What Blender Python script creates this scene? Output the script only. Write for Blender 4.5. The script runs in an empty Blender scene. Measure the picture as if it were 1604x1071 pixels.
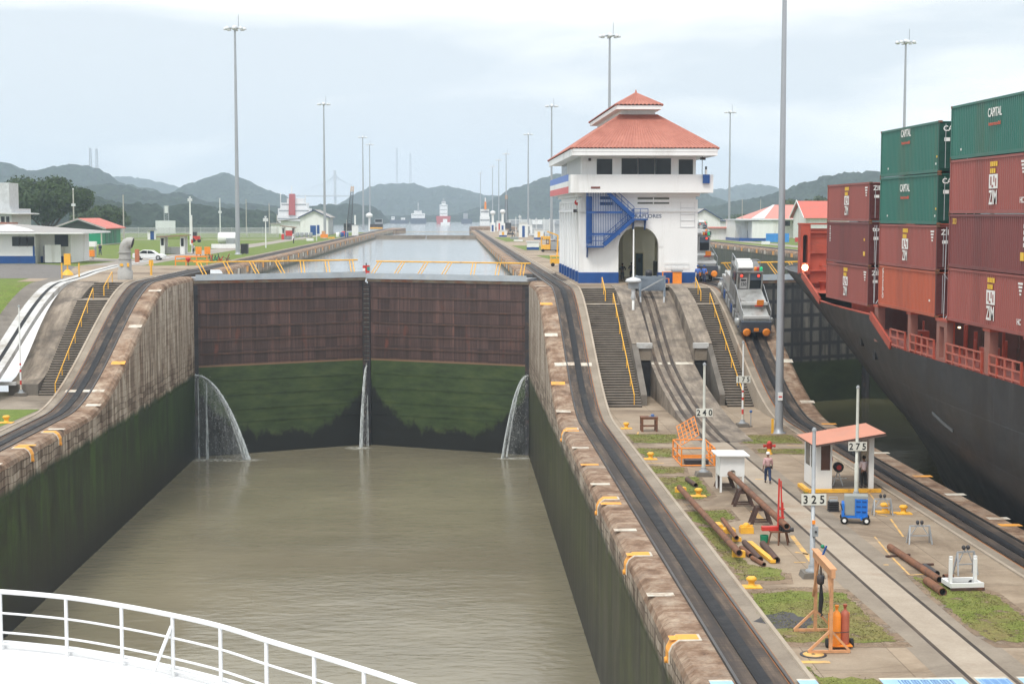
import bpy, math, random
from mathutils import Vector, Matrix, noise as mnoise
random.seed(7)
R = math.radians
SC = bpy.context.scene
COL = SC.collection

# ---------------------------------------------------------------- camera, sky, sun, exposure
CAMZ = 15.0
FPX, CX, CY = 2500.0, 802.0, 535.5          # focal length and centre in pixels of the 1604 wide photograph
PITCH, YAW = math.atan(199.5 / 2500.0), math.atan(92 / 2508.0)
cam_d = bpy.data.cameras.new("camera")
cam = bpy.data.objects.new("camera", cam_d); COL.objects.link(cam)
cam.location = (0, 0, CAMZ)
cam.rotation_euler = (math.pi / 2 - PITCH, 0, -YAW)
cam_d.sensor_width = 36.0; cam_d.lens = 36.0 * FPX / 1604.0
cam_d.clip_start = 0.5; cam_d.clip_end = 30000
SC.camera = cam

SUN_EL, SUN_AZ = R(58), R(205)              # azimuth clockwise from +Y; sun is high behind the camera, veiled by cloud
world = bpy.data.worlds.new("World"); SC.world = world
world.use_nodes = True
nt = world.node_tree; nt.nodes.clear()
def _n(t, **k):
    n = nt.nodes.new(t)
    for a, b in k.items(): setattr(n, a, b)
    return n
out = _n('ShaderNodeOutputWorld'); bg = _n('ShaderNodeBackground'); bg.inputs[1].default_value = 0.1
sky = _n('ShaderNodeTexSky', sky_type='NISHITA', sun_disc=False)
sky.sun_elevation = SUN_EL; sky.sun_rotation = SUN_AZ
tc = _n('ShaderNodeTexCoord'); mp = _n('ShaderNodeMapping'); mp.inputs['Scale'].default_value = (1.2, 1.2, 5.5)
mp.inputs['Location'].default_value = (3.1, 1.3, 0.2)
nz = _n('ShaderNodeTexNoise'); nz.inputs['Scale'].default_value = 2.1; nz.inputs['Detail'].default_value = 5; nz.inputs['Roughness'].default_value = 0.5
nz.inputs['Distortion'].default_value = 0.35
cr = _n('ShaderNodeValToRGB')
e = cr.color_ramp.elements
e[0].position = 0.41; e[0].color = (5.5, 5.95, 6.35, 1)
e[1].position = 0.58; e[1].color = (9.4, 9.2, 8.9, 1)
m_ = e.new(0.48); m_.color = (7.1, 7.35, 7.45, 1)
mx = _n('ShaderNodeMix', data_type='RGBA'); mx.inputs[0].default_value = 0.97
L = nt.links.new
L(tc.outputs['Generated'], mp.inputs[0]); L(mp.outputs[0], nz.inputs['Vector']); L(nz.outputs[0], cr.inputs[0])
L(sky.outputs[0], mx.inputs[6]); L(cr.outputs[0], mx.inputs[7]); 
sx_ = _n('ShaderNodeSeparateXYZ'); L(tc.outputs['Generated'], sx_.inputs[0])          # an overcast sky is brighter overhead
gr = _n('ShaderNodeMapRange'); gr.inputs[1].default_value = .16; gr.inputs[2].default_value = 1; gr.inputs[3].default_value = 1.0; gr.inputs[4].default_value = 1.45
L(sx_.outputs[2], gr.inputs[0]); ml = _n('ShaderNodeVectorMath', operation='SCALE'); L(mx.outputs[2], ml.inputs[0]); L(gr.outputs[0], ml.inputs[3])
L(ml.outputs[0], bg.inputs[0]); L(bg.outputs[0], out.inputs[0])

sd = bpy.data.lights.new("sun", 'SUN'); sd.energy = 1.5; sd.angle = R(14); sd.color = (1, 0.95, 0.87)
sun = bpy.data.objects.new("sun", sd); COL.objects.link(sun)
sun.rotation_euler = (math.pi / 2 - SUN_EL, 0, math.pi - SUN_AZ)
SC.view_settings.view_transform = 'Standard'; SC.view_settings.look = 'None'
SC.view_settings.exposure = 0.58; SC.view_settings.gamma = 1.0
SC.cycles.use_denoising = True
SC.cycles.max_bounces = 6; SC.cycles.diffuse_bounces = 4; SC.cycles.glossy_bounces = 3
SC.cycles.transparent_max_bounces = 12; SC.cycles.volume_bounces = 2

# ---------------------------------------------------------------- helpers
_MC = Matrix.Rotation(-YAW, 3, 'Z') @ Matrix.Rotation(math.pi / 2 - PITCH, 3, 'X')
def ray(px, py): return _MC @ Vector(((px - CX) / FPX, -(py - CY) / FPX, -1.0))
def P(px, py, z=0.0):
    "point of the plane at height z seen at a photograph pixel (used to measure where things stand)"
    d = ray(px, py); t = (z - CAMZ) / d.z
    return Vector((d.x * t, d.y * t, z))
def Q(px, py, Y):
    d = ray(px, py); t = Y / d.y
    return Vector((d.x * t, Y, CAMZ + d.z * t))
def S(t):
    t = min(1, max(0, t)); return t * t * (3 - 2 * t)
def lerp_tab(tab, y):
    if y <= tab[0][0]: return tab[0][1]
    for (a, b), (c, d) in zip(tab, tab[1:]):
        if y <= c: return b + (d - b) * (y - a) / (c - a)
    return tab[-1][1]
def frange(a, b, s):
    n = max(1, int(round((b - a) / s))); return [a + (b - a) * i / n for i in range(n + 1)]

class MB:
    "collects shapes into one mesh"
    def __init__(s): s.v = []; s.f = []; s.m = []; s.mats = []; s.sm = []
    def mi(s, mat):
        if mat not in s.mats: s.mats.append(mat)
        return s.mats.index(mat)
    def add(s, vs, fs, mat, M=None, smooth=False):
        o = len(s.v); i = s.mi(mat)
        s.v += [tuple(M @ Vector(v)) if M is not None else tuple(v) for v in vs]
        for f in fs: s.f.append([o + k for k in f]); s.m.append(i); s.sm.append(smooth)
        return s
    def box(s, x0, x1, y0, y1, z0, z1, mat, M=None):
        vs = [(x0,y0,z0),(x1,y0,z0),(x1,y1,z0),(x0,y1,z0),(x0,y0,z1),(x1,y0,z1),(x1,y1,z1),(x0,y1,z1)]
        return s.add(vs, [(0,3,2,1),(4,5,6,7),(0,1,5,4),(1,2,6,5),(2,3,7,6),(3,0,4,7)], mat, M)
    def quad(s, a, b, c, d, mat, M=None): return s.add([a, b, c, d], [(0,1,2,3)], mat, M)
    def bar(s, a, b, w, h, mat, M=None, up=(0,0,1)):
        a = Vector(a); b = Vector(b); d = (b - a).normalized(); u = Vector(up)
        if abs(d.dot(u)) > 0.98: u = Vector((0, 1, 0))
        x = d.cross(u).normalized(); u = x.cross(d)
        x *= w / 2; u *= h / 2
        vs = [a-x-u, a+x-u, a+x+u, a-x+u, b-x-u, b+x-u, b+x+u, b-x+u]
        return s.add(vs, [(0,3,2,1),(4,5,6,7),(0,1,5,4),(1,2,6,5),(2,3,7,6),(3,0,4,7)], mat, M)
    def tube(s, pts, r, mat, n=8, cap=True, M=None):
        pts = [Vector(p) for p in pts]; rs = r if isinstance(r, (list, tuple)) else [r] * len(pts)
        vs = []; fs = []; ref = None
        for i, p in enumerate(pts):
            d = ((pts[i+1] if i < len(pts)-1 else p) - (pts[i-1] if i else p)).normalized()
            if ref is None: ref = Vector((0,0,1)) if abs(d.z) < .9 else Vector((0,1,0))
            x = d.cross(ref).normalized(); y = x.cross(d); ref = y
            for k in range(n):
                a = 2 * math.pi * k / n; vs.append(p + x * (math.cos(a) * rs[i]) + y * (math.sin(a) * rs[i]))
        for i in range(len(pts) - 1):
            for k in range(n):
                a = i*n+k; b = i*n+(k+1) % n; fs.append((a, b, b+n, a+n))
        s.add(vs, fs, mat, M, smooth=n > 5)
        if cap: s.add(vs, [tuple(range(n-1, -1, -1)), tuple(range(len(vs)-n, len(vs)))], mat, M)
        return s
    def lathe(s, prof, mat, n=16, M=None, smooth=True):
        vs = []; fs = []
        for r, z in prof:
            for k in range(n):
                a = 2 * math.pi * k / n; vs.append((r * math.cos(a), r * math.sin(a), z))
        for i in range(len(prof) - 1):
            for k in range(n):
                a = i*n+k; b = i*n+(k+1) % n; fs.append((a, b, b+n, a+n))
        s.add(vs, fs, mat, M, smooth)
        s.add(vs, [tuple(range(n-1, -1, -1)), tuple(range(len(vs)-n, len(vs)))], mat, M)
        return s
    def prism(s, poly, ax, a0, a1, mat, M=None):
        "poly: 2-D outline; ax: axis it is extruded along ('x': poly is (y,z); 'y': (x,z); 'z': (x,y))"
        def pt(p, a): return (a, p[0], p[1]) if ax == 'x' else (p[0], a, p[1]) if ax == 'y' else (p[0], p[1], a)
        n = len(poly); vs = [pt(p, a0) for p in poly] + [pt(p, a1) for p in poly]
        return s.add(vs, [tuple(range(n)), tuple(range(2*n-1, n-1, -1))] + [(i, i+n, (i+1) % n + n, (i+1) % n) for i in range(n)], mat, M)
    def ball(s, c, r, mat, n=10, M=None, sc=(1,1,1)):
        prof = []; vs = []; fs = []
        h = n // 2
        for i in range(h + 1):
            t = math.pi * i / h
            for k in range(n):
                a = 2*math.pi*k/n; vs.append((c[0]+sc[0]*r*math.sin(t)*math.cos(a), c[1]+sc[1]*r*math.sin(t)*math.sin(a), c[2]-sc[2]*r*math.cos(t)))
        for i in range(h):
            for k in range(n):
                a = i*n+k; b = i*n+(k+1) % n; fs.append((a, b, b+n, a+n))
        return s.add(vs, fs, mat, M, True)
    def sweep(s, sec, zf, Ys, mats, close=False):
        "sec: (x, dz) or (x, ('abs', z)); swept along Y following zf"
        def z(p, y): return p[1][1] if isinstance(p[1], tuple) else zf(y) + p[1]
        n = len(sec)
        for i in range(n - 1):
            vs = []; fs = []
            for y in Ys: vs += [(sec[i][0], y, z(sec[i], y)), (sec[i+1][0], y, z(sec[i+1], y))]
            for k in range(len(Ys) - 1): fs.append((2*k, 2*k+1, 2*k+3, 2*k+2))
            s.add(vs, fs, mats[i] if isinstance(mats, (list, tuple)) else mats)
        return s
    def text(s, t, size, M, mat, sx=1.0, align='CENTER'):
        cu = bpy.data.curves.new('lettering', 'FONT'); cu.body = t; cu.size = size; cu.align_x = align; cu.align_y = 'CENTER'
        cu.extrude = 0.004; cu.resolution_u = 3; cu.offset = size * 0.018
        ob = bpy.data.objects.new('lettering', cu); COL.objects.link(ob)
        dg = bpy.context.evaluated_depsgraph_get(); me = ob.evaluated_get(dg).to_mesh()
        vs = [Vector((v.co.x * sx, v.co.y, v.co.z)) for v in me.vertices]; fs = [tuple(p.vertices) for p in me.polygons]
        s.add(vs, fs, mat, M)
        ob.evaluated_get(dg).to_mesh_clear(); bpy.data.objects.remove(ob); bpy.data.curves.remove(cu)
        return s
    def build(s, name, parent=None, loc=(0,0,0), rz=0, bevel=0):
        me = bpy.data.meshes.new(name); me.from_pydata(s.v, [], s.f)
        for m in s.mats: me.materials.append(m)
        me.polygons.foreach_set('material_index', s.m); me.polygons.foreach_set('use_smooth', s.sm); me.update()
        o = bpy.data.objects.new(name, me); COL.objects.link(o); o.location = loc; o.rotation_euler = (0, 0, rz)
        if parent is not None: o.parent = parent
        if bevel:
            b = o.modifiers.new('bevel', 'BEVEL'); b.width = bevel; b.segments = 2; b.limit_method = 'ANGLE'; b.angle_limit = R(50)
        return o
def tag(o, label=None, cat=None, group=None, kind=None):
    if label: o['label'] = label
    if cat: o['category'] = cat
    if group: o['group'] = group
    if kind: o['kind'] = kind
    return o
def thing(name, label, cat, loc=(0,0,0), rz=0, group=None):
    o = bpy.data.objects.new(name, None); COL.objects.link(o); o.location = loc; o.rotation_euler = (0, 0, rz); o.empty_display_size = .3
    return tag(o, label, cat, group)
def copy_tree(o, parent=None, label=None, loc=None, rz=None):
    c = o.copy(); COL.objects.link(c)
    if parent is not None: c.parent = parent
    if label: c['label'] = label
    if loc is not None: c.location = loc
    if rz is not None: c.rotation_euler = (0, 0, rz)
    for ch in list(o.children): copy_tree(ch, c)
    return c
def TM(loc, rx=0, ry=0, rz=0):
    return Matrix.Translation(loc) @ Matrix.Rotation(rz, 4, 'Z') @ Matrix.Rotation(ry, 4, 'Y') @ Matrix.Rotation(rx, 4, 'X')
XYZ = lambda v: (v.x, v.y, v.z)

# ---------------------------------------------------------------- materials
class NT:
    def __init__(s, name):
        s.mat = bpy.data.materials.new(name); s.mat.use_nodes = True; s.t = s.mat.node_tree; s.t.nodes.clear()
        s.out = s.n('ShaderNodeOutputMaterial'); s.b = s.n('ShaderNodeBsdfPrincipled'); s.l(s.b.outputs[0], s.out.inputs[0])
    def n(s, t, **k):
        n = s.t.nodes.new(t)
        for a, b in k.items(): setattr(n, a, b)
        return n
    def l(s, a, b): s.t.links.new(a, b)
    def coord(s, scale=(1,1,1), world=False, rot=None):
        if world: o = s.n('ShaderNodeNewGeometry').outputs['Position']
        else: o = s.n('ShaderNodeTexCoord').outputs['Object']
        m = s.n('ShaderNodeMapping'); m.inputs['Scale'].default_value = scale
        if rot: m.inputs['Rotation'].default_value = rot
        s.l(o, m.inputs[0]); return m.outputs[0]
    def noise(s, vec, scale, detail=5, rough=.6, dist=0):
        n = s.n('ShaderNodeTexNoise'); n.inputs['Scale'].default_value = scale; n.inputs['Detail'].default_value = detail
        n.inputs['Roughness'].default_value = rough; n.inputs['Distortion'].default_value = dist
        s.l(vec, n.inputs['Vector']); return n.outputs[0]
    def ramp(s, fac, stops):
        r = s.n('ShaderNodeValToRGB'); e = r.color_ramp.elements
        while len(e) < len(stops): e.new(.5)
        for k, (p, c) in enumerate(stops):
            e[k].position = p; e[k].color = (*c, 1) if not isinstance(c, (int, float)) else (c, c, c, 1)
        s.l(fac, r.inputs[0]); return r.outputs[0]
    def mix(s, fac, a, b, mode='MIX'):
        m = s.n('ShaderNodeMix', data_type='RGBA', blend_type=mode)
        for i, x in ((0, fac), (6, a), (7, b)):
            if isinstance(x, (int, float)): m.inputs[i].default_value = x if i == 0 else (x, x, x, 1)
            elif isinstance(x, tuple): m.inputs[i].default_value = (*x, 1)
            else: s.l(x, m.inputs[i])
        return m.outputs[2]
    def math(s, op, a, b=None):
        m = s.n('ShaderNodeMath', operation=op)
        for i, x in ((0, a), (1, b)):
            if x is None: continue
            if isinstance(x, (int, float)): m.inputs[i].default_value = x
            else: s.l(x, m.inputs[i])
        return m.outputs[0]
    def rng(s, v, a, b, c=0, d=1):
        m = s.n('ShaderNodeMapRange'); s.l(v, m.inputs[0])
        for i, x in zip((1, 2, 3, 4), (a, b, c, d)): m.inputs[i].default_value = x
        return m.outputs[0]
    def sep(s, vec):
        n = s.n('ShaderNodeSeparateXYZ'); s.l(vec, n.inputs[0]); return n.outputs
    def bump(s, h, strength=.3, dist=.05):
        b = s.n('ShaderNodeBump'); b.inputs['Strength'].default_value = strength; b.inputs['Distance'].default_value = dist
        s.l(h, b.inputs['Height']); s.l(b.outputs[0], s.b.inputs['Normal'])
    def col(s, c):
        if isinstance(c, tuple): s.b.inputs['Base Color'].default_value = (*c, 1)
        else: s.l(c, s.b.inputs['Base Color'])
    def rough(s, r):
        if isinstance(r, (int, float)): s.b.inputs['Roughness'].default_value = r
        else: s.l(r, s.b.inputs['Roughness'])
_cache = {}
def mat(name, c, rough=.65, var=.18, scale=1.5, metal=0, dirt=None, dirt_amt=.5, streak=False, bump=.15, spec=.4):
    "general weathered surface: mottled base colour, patches of dirt or rust, fine bump"
    if name in _cache: return _cache[name]
    k = NT(name)
    v = k.coord((1, 1, .12) if streak else (1, 1, 1))
    n1 = k.noise(v, scale, 8, .65)
    lo = tuple(max(0, x * (1 - var)) for x in c); hi = tuple(min(1, x * (1 + var)) for x in c)
    cc = k.ramp(n1, [(.3, lo), (.7, hi)])
    if dirt:
        n2 = k.noise(v, scale * .45, 9, .72, .6)
        cc = k.mix(k.rng(n2, .62 - dirt_amt * .25, .72 - dirt_amt * .12), cc, dirt)
    k.col(cc); k.rough(k.rng(n1, .3, .7, rough * .8, min(1, rough * 1.15)))
    k.b.inputs['Metallic'].default_value = metal; k.b.inputs['Specular IOR Level'].default_value = spec
    if bump: k.bump(k.noise(k.coord(), scale * 8, 4), bump, .02)
    _cache[name] = k.mat; return k.mat
def emit(name, c, s):
    if name in _cache: return _cache[name]
    k = NT(name); k.b.inputs['Base Color'].default_value = (*c, 1); k.b.inputs['Emission Color'].default_value = (*c, 1); k.b.inputs['Emission Strength'].default_value = s
    _cache[name] = k.mat; return k.mat
# the common paints
WHITE = mat('white paint', (.78, .79, .78), .5, .05, .8, dirt=(.55, .54, .5), dirt_amt=.25, streak=True)
SHIPWHITE = mat('ship white paint', (.74, .75, .76), .4, .04, .8, dirt=(.60, .60, .59), dirt_amt=.3, bump=.03)
BLUE = mat('blue paint', (.008, .068, .26), .45, .15, 1.2, dirt=(.02, .05, .17), dirt_amt=.3)
YELLOW = mat('yellow paint', (.80, .43, .045), .5, .12, 2, dirt=(.45, .22, .05), dirt_amt=.3)
ORANGE = mat('orange paint', (.85, .27, .03), .5, .12, 2, dirt=(.5, .2, .06), dirt_amt=.25)
SALMON = mat('faded orange paint', (.60, .31, .155), .65, .15, 2, dirt=(.36, .19, .10), dirt_amt=.45)
RED = mat('red paint', (.55, .04, .03), .45, .15, 2)
REDLEAD = mat('ship red paint', (.40, .075, .045), .55, .15, .9, dirt=(.22, .06, .04), dirt_amt=.35)
STEEL = mat('galvanised steel', (.42, .44, .46), .45, .12, 3, metal=.35)
GREYP = mat('grey paint', (.30, .32, .34), .5, .12, 1.5, dirt=(.2, .19, .17), dirt_amt=.3)
DARK = mat('dark steel', (.035, .035, .04), .5, .3, 2, dirt=(.10, .06, .04), dirt_amt=.35)
BLACK = mat('black rubber and dark openings', (.015, .015, .016), .7, .3, 4)  # also painted where openings and pipe mouths are dark inside
RUST = mat('rusty steel', (.19, .085, .045), .8, .35, 3, dirt=(.10, .05, .035), dirt_amt=.6, bump=.3)
RUSTD = mat('dark rusty steel', (.085, .05, .04), .8, .35, 3, dirt=(.16, .07, .04), dirt_amt=.35, bump=.3)
WOOD = mat('weathered timber', (.30, .17, .10), .8, .25, 4, dirt=(.16, .09, .06), dirt_amt=.4)
GREEN = mat('green paint', (.01, .22, .11), .5, .15, 1, streak=True)
def glass():
    k = NT('dark window glass'); n = k.noise(k.coord(), .5, 2)
    k.col(k.ramp(n, [(.3, (.012, .016, .02)), (.7, (.03, .038, .042))])); k.rough(.12); k.b.inputs['Specular IOR Level'].default_value = .22
    return k.mat
GLASS = glass()
# ---------------------------------------------------------------- surfaces of the setting
def concrete(name, a, b, stain, amt=.45, joints=3.0, sc=.5):
    k = NT(name); v = k.coord(world=True)
    n1 = k.noise(v, sc, 10, .68); n2 = k.noise(v, sc * .22, 8, .7, .8); n3 = k.noise(v, 9, 4, .6)
    c = k.ramp(n1, [(.28, a), (.72, b)])
    c = k.mix(k.rng(n2, .66 - .25 * amt, .8 - .25 * amt, 0, .85), c, stain)
    c = k.mix(.25, c, k.ramp(n3, [(.3, .35), (.7, .9)]), 'MULTIPLY')
    if joints:
        br = k.n('ShaderNodeTexBrick'); br.offset = 0; br.inputs['Scale'].default_value = 1.0
        br.inputs['Brick Width'].default_value = joints; br.inputs['Row Height'].default_value = joints
        br.inputs['Mortar Size'].default_value = .02; br.inputs['Color1'].default_value = (1,1,1,1); br.inputs['Color2'].default_value = (.84,.86,.88,1)
        br.inputs['Mortar'].default_value = (.4,.36,.32,1); k.l(v, br.inputs['Vector'])
        c = k.mix(.75, c, br.outputs[0], 'MULTIPLY')
    k.col(c); k.rough(.85); k.bump(n3, .25, .03); return k.mat
CONC = concrete('pier concrete', (.27, .20, .135), (.44, .35, .255), (.18, .125, .08), .75)
CONCL = concrete('pale concrete', (.34, .28, .215), (.47, .40, .32), (.30, .205, .135), .5, 0)
CONCG = concrete('grey concrete', (.215, .175, .135), (.33, .28, .22), (.14, .11, .08), .6, 0)
CONCD = concrete('dark old concrete', (.12, .105, .09), (.22, .195, .165), (.07, .06, .05), .5, 0)
def slope_concrete():
    k = NT('sloping concrete'); v = k.coord((1, .18, .18), world=True); w = k.coord(world=True)
    n1 = k.noise(v, 1.6, 8, .7); n2 = k.noise(w, .35, 8, .7, .5)
    c = k.ramp(n1, [(.28, (.085, .068, .055)), (.48, (.22, .18, .14)), (.7, (.37, .315, .255))])
    c = k.mix(k.rng(n2, .47, .62, 0, .75), c, (.085, .07, .058)); k.col(c); k.rough(.88); k.bump(k.noise(w, 7, 5), .3, .03); return k.mat
CONCS = slope_concrete()
def coping():
    k = NT('rusty coping concrete'); v = k.coord(world=True); n1 = k.noise(v, .8, 9, .7); n2 = k.noise(v, .28, 8, .72, .8); n3 = k.noise(v, 6, 4)
    c = k.ramp(n1, [(.3, (.10, .058, .038)), (.48, (.27, .175, .118)), (.68, (.50, .405, .31))])
    c = k.mix(k.rng(n2, .52, .66, 0, .75), c, (.36, .29, .23)); c = k.mix(.3, c, k.ramp(n3, [(.35, .4), (.6, 1.0)]), 'MULTIPLY')
    br = k.n('ShaderNodeTexBrick'); br.offset = 0; br.inputs['Scale'].default_value = 1; br.inputs['Brick Width'].default_value = 30; br.inputs['Row Height'].default_value = .78; br.inputs['Mortar Size'].default_value = .025; br.inputs['Mortar Smooth'].default_value = .4
    br.inputs['Color1'].default_value = (1,1,1,1); br.inputs['Color2'].default_value = (.72,.70,.68,1); br.inputs['Mortar'].default_value = (.3,.24,.2,1); k.l(v, br.inputs['Vector'])
    c = k.mix(.6, c, br.outputs[0], 'MULTIPLY'); k.col(c); k.rough(.9); k.b.inputs['Specular IOR Level'].default_value = .2; k.bump(n3, .5, .05); return k.mat
COPING = coping()
def track_mat():
    k = NT('greasy track plates'); v = k.coord((1, .05, 1), world=True); w = k.coord(world=True)
    n1 = k.noise(v, 2.2, 8, .7); n2 = k.noise(w, .5, 8, .7); n3 = k.noise(k.coord((.3, 4, 1), world=True), 2, 4)
    c = k.ramp(n1, [(.3, (.022, .020, .020)), (.48, (.075, .058, .047)), (.68, (.20, .15, .115))])
    c = k.mix(k.rng(n2, .45, .6, 0, .6), c, (.055, .05, .05)); c = k.mix(.35, c, k.ramp(n3, [(.35, .4), (.6, 1)]), 'MULTIPLY')
    k.col(c); k.rough(k.rng(n1, .3, .7, .65, .9)); k.b.inputs['Specular IOR Level'].default_value = .2; k.bump(n3, .3, .03); return k.mat
TRACK = track_mat()
RACK = mat('greasy rack steel', (.014, .015, .018), .6, .4, 1.2, dirt=(.045, .04, .035), dirt_amt=.3, spec=.2)
RAILM = mat('worn rail steel', (.06, .058, .06), .35, .3, 2, metal=.6)
RUSTLINE = mat('rust stained strip', (.33, .13, .04), .85, .3, 1.2, dirt=(.16, .09, .05), dirt_amt=.5)
PAINTW = mat('worn white road paint', (.60, .56, .48), .7, .12, 2, dirt=(.33, .24, .17), dirt_amt=.5)
PAINTO = mat('worn orange road paint', (.80, .36, .06), .7, .12, 2, dirt=(.36, .22, .12), dirt_amt=.4)
PAINTY = mat('worn yellow road paint', (.70, .42, .12), .75, .15, 2, dirt=(.36, .27, .19), dirt_amt=.7)
PAINTLB = mat('worn pale blue road paint', (.32, .52, .70), .7, .08, 2, dirt=(.4, .5, .6), dirt_amt=.3)
PAINTDB = mat('worn dark blue road paint', (.03, .09, .27), .7, .08, 2)
RAILWHITE = mat('whitewashed concrete strip', (.52, .52, .51), .75, .1, 1.0, dirt=(.30, .275, .24), dirt_amt=.5)
def wall_mat(name, level, topc, amp=.5, moss=(.080, .098, .030), grey=.85):
    "chamber wall: bare stained concrete above the water mark, slime below it"
    k = NT(name); w = k.coord(world=True); z = k.sep(w)[2]
    vs = k.noise(k.coord((1.1, 1.1, .07), world=True), 1.7, 9, .75); ss = k.noise(k.coord((1, 1, .35), world=True), .55, 9, .72, .6)
    fine = k.noise(w, 6, 5)
    stone = k.ramp(vs, [(.30, (.045, .028, .02)), (.42, (.21, .15, .105)), (.51, topc), (.64, (.68, .61, .51))])
    stone = k.mix(k.rng(ss, .5, .62, 0, .65), stone, (.17, .095, .055))
    br = k.n('ShaderNodeTexBrick'); br.inputs['Scale'].default_value = 1; br.inputs['Brick Width'].default_value = 1.5; br.inputs['Row Height'].default_value = .48
    br.inputs['Mortar Size'].default_value = .03; br.inputs['Color1'].default_value = (1,1,1,1); br.inputs['Color2'].default_value = (.50,.45,.41,1); br.inputs['Mortar'].default_value = (.25,.19,.14,1)
    cmb = k.n('ShaderNodeCombineXYZ'); sp = k.sep(w); k.l(sp[1], cmb.inputs[0]); k.l(sp[2], cmb.inputs[1])
    # warp the courses a little so that they do not run dead straight
    wv = k.n('ShaderNodeVectorMath', operation='ADD'); nn = k.n('ShaderNodeTexNoise'); nn.inputs['Scale'].default_value = .6; k.l(w, nn.inputs['Vector'])
    sc_ = k.n('ShaderNodeVectorMath', operation='SCALE'); sc_.inputs[3].default_value = .5; k.l(nn.outputs[1], sc_.inputs[0]); k.l(cmb.outputs[0], wv.inputs[0]); k.l(sc_.outputs[0], wv.inputs[1]); k.l(wv.outputs[0], br.inputs['Vector'])
    stone = k.mix(k.rng(ss, .42, .58, .08, .65), stone, br.outputs[0], 'MULTIPLY')
    gn = k.noise(k.coord((1, 1, .25), world=True), .5, 8, .7, .5); g2 = k.noise(k.coord((1, 1, .1), world=True), .9, 8, .7)
    slime = k.ramp(gn, [(.32, (.008, .010, .006)), (.48, tuple(x * .45 for x in moss)), (.66, moss)])
    slime = k.mix(k.rng(g2, .46, .60, 0, grey), slime, (.085, .08, .055))
    zz = k.math('ADD', z, k.rng(gn, .3, .7, -amp, amp))
    wet = k.noise(k.coord((1.3, 1.3, .045), world=True), 1.0, 8, .75)
    slime = k.mix(k.rng(wet, .52, .64, 0, .75), slime, (.008, .009, .007))
    slime = k.mix(k.rng(k.noise(w, .35, 7, .7, .6), .52, .64, 0, .55), slime, (.012, .013, .009))
    low = k.rng(zz, level - 7.5, level - 3.5)
    slime = k.mix(low, k.mix(k.rng(g2, .45, .6), (.012, .013, .010), (.012 + .05 * grey, .012 + .047 * grey, .010 + .034 * grey)), slime)
    stone = k.mix(k.math('MULTIPLY', k.rng(z, 1.2, .2), k.rng(ss, .38, .5, .3, .95)), stone, k.mix(1.0, stone, br.outputs[0], 'MULTIPLY'))
    c = k.mix(k.rng(zz, level - .25, level + .18), slime, stone)
    k.col(c); k.rough(k.rng(zz, level - .5, level, .48, .88)); k.bump(k.mix(.5, fine, vs), .5, .06); return k.mat
WALL = wall_mat('lock wall face', -1.25, (.42, .35, .275), .22)
WALLL = wall_mat('mossy lock wall face', -1.0, (.42, .35, .275), .3, (.045, .092, .016), .10)
WALLUP = wall_mat('upper lock wall face', 7.35, (.33, .29, .235), .15)
def grass_mat(name, a, b, dry, amt=.3):
    k = NT(name); w = k.coord(world=True); n1 = k.noise(w, 1.3, 9, .75); n2 = k.noise(w, .22, 7, .65, .5); n3 = k.noise(w, 14, 3)
    c = k.ramp(n1, [(.28, a), (.72, b)]); c = k.mix(k.rng(n2, .62 - amt * .4, .78 - amt * .3, 0, .8), c, dry)
    c = k.mix(k.rng(k.noise(w, .55, 8, .7), .55, .66, 0, .7), c, tuple(x * .9 for x in dry)); c = k.mix(.7, c, k.ramp(n3, [(.32, .3), (.68, 1.15)]), 'MULTIPLY'); k.col(c); k.rough(.9); k.b.inputs['Specular IOR Level'].default_value = .2; k.bump(n3, .6, .06); return k.mat
GRASS = grass_mat('short grass', (.13, .165, .03), (.26, .29, .075), (.27, .205, .095), .45)
def patch_mat(name, src, lo, hi, sc):
    m = src.copy(); m.name = name; t = m.node_tree; b = [n for n in t.nodes if n.type == 'BSDF_PRINCIPLED'][0]
    g = t.nodes.new('ShaderNodeNewGeometry'); n = t.nodes.new('ShaderNodeTexNoise'); n.inputs['Scale'].default_value = sc; n.inputs['Detail'].default_value = 8; n.inputs['Roughness'].default_value = .75
    r = t.nodes.new('ShaderNodeMapRange'); r.inputs[1].default_value = lo; r.inputs[2].default_value = hi
    t.links.new(g.outputs['Position'], n.inputs['Vector']); t.links.new(n.outputs[0], r.inputs[0]); t.links.new(r.outputs[0], b.inputs['Alpha']); return m
GRASSP = patch_mat('patchy grass', GRASS, .40, .46, .95)
SOIL = patch_mat('bare soil', concrete('trodden soil', (.20, .135, .085), (.31, .225, .15), (.13, .09, .06), .5, 0, 1.2), .40, .52, .7)
GRASSF = grass_mat('bright lawn', (.115, .175, .030), (.20, .265, .055), (.19, .18, .07), .2)
GRAVEL = concrete('grey gravel', (.10, .09, .085), (.21, .195, .18), (.07, .06, .055), .4, 0, 2.5)
ROADM = concrete('pale road', (.26, .23, .20), (.36, .32, .28), (.2, .17, .14), .4, 0, .3)
def water_mat(name, c, bump_s, rough=.06, far=False):
    k = NT(name); w = k.coord((.75, 1.5, 1) if not far else (1, .55, 1), world=True)
    n2 = k.noise(k.coord(world=True), .05, 4)
    k.col(k.ramp(n2, [(.35, tuple(x * .85 for x in c)), (.65, tuple(x * 1.12 for x in c))])); k.rough(rough); k.b.inputs['IOR'].default_value = 1.33
    h = k.noise(w, 1.1 if not far else .35, 5, .55, .4); h2 = k.noise(k.coord((.6, .2, 1), world=True), .35, 3, .5)
    calm = k.rng(k.noise(k.coord((.6, 1.3, 1), world=True), .06, 5, .6), .38, .62, .25, 1.25)
    k.bump(k.math('MULTIPLY', k.math('ADD', h, k.math('MULTIPLY', h2, .8)), calm), bump_s, .35); return k.mat
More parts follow.
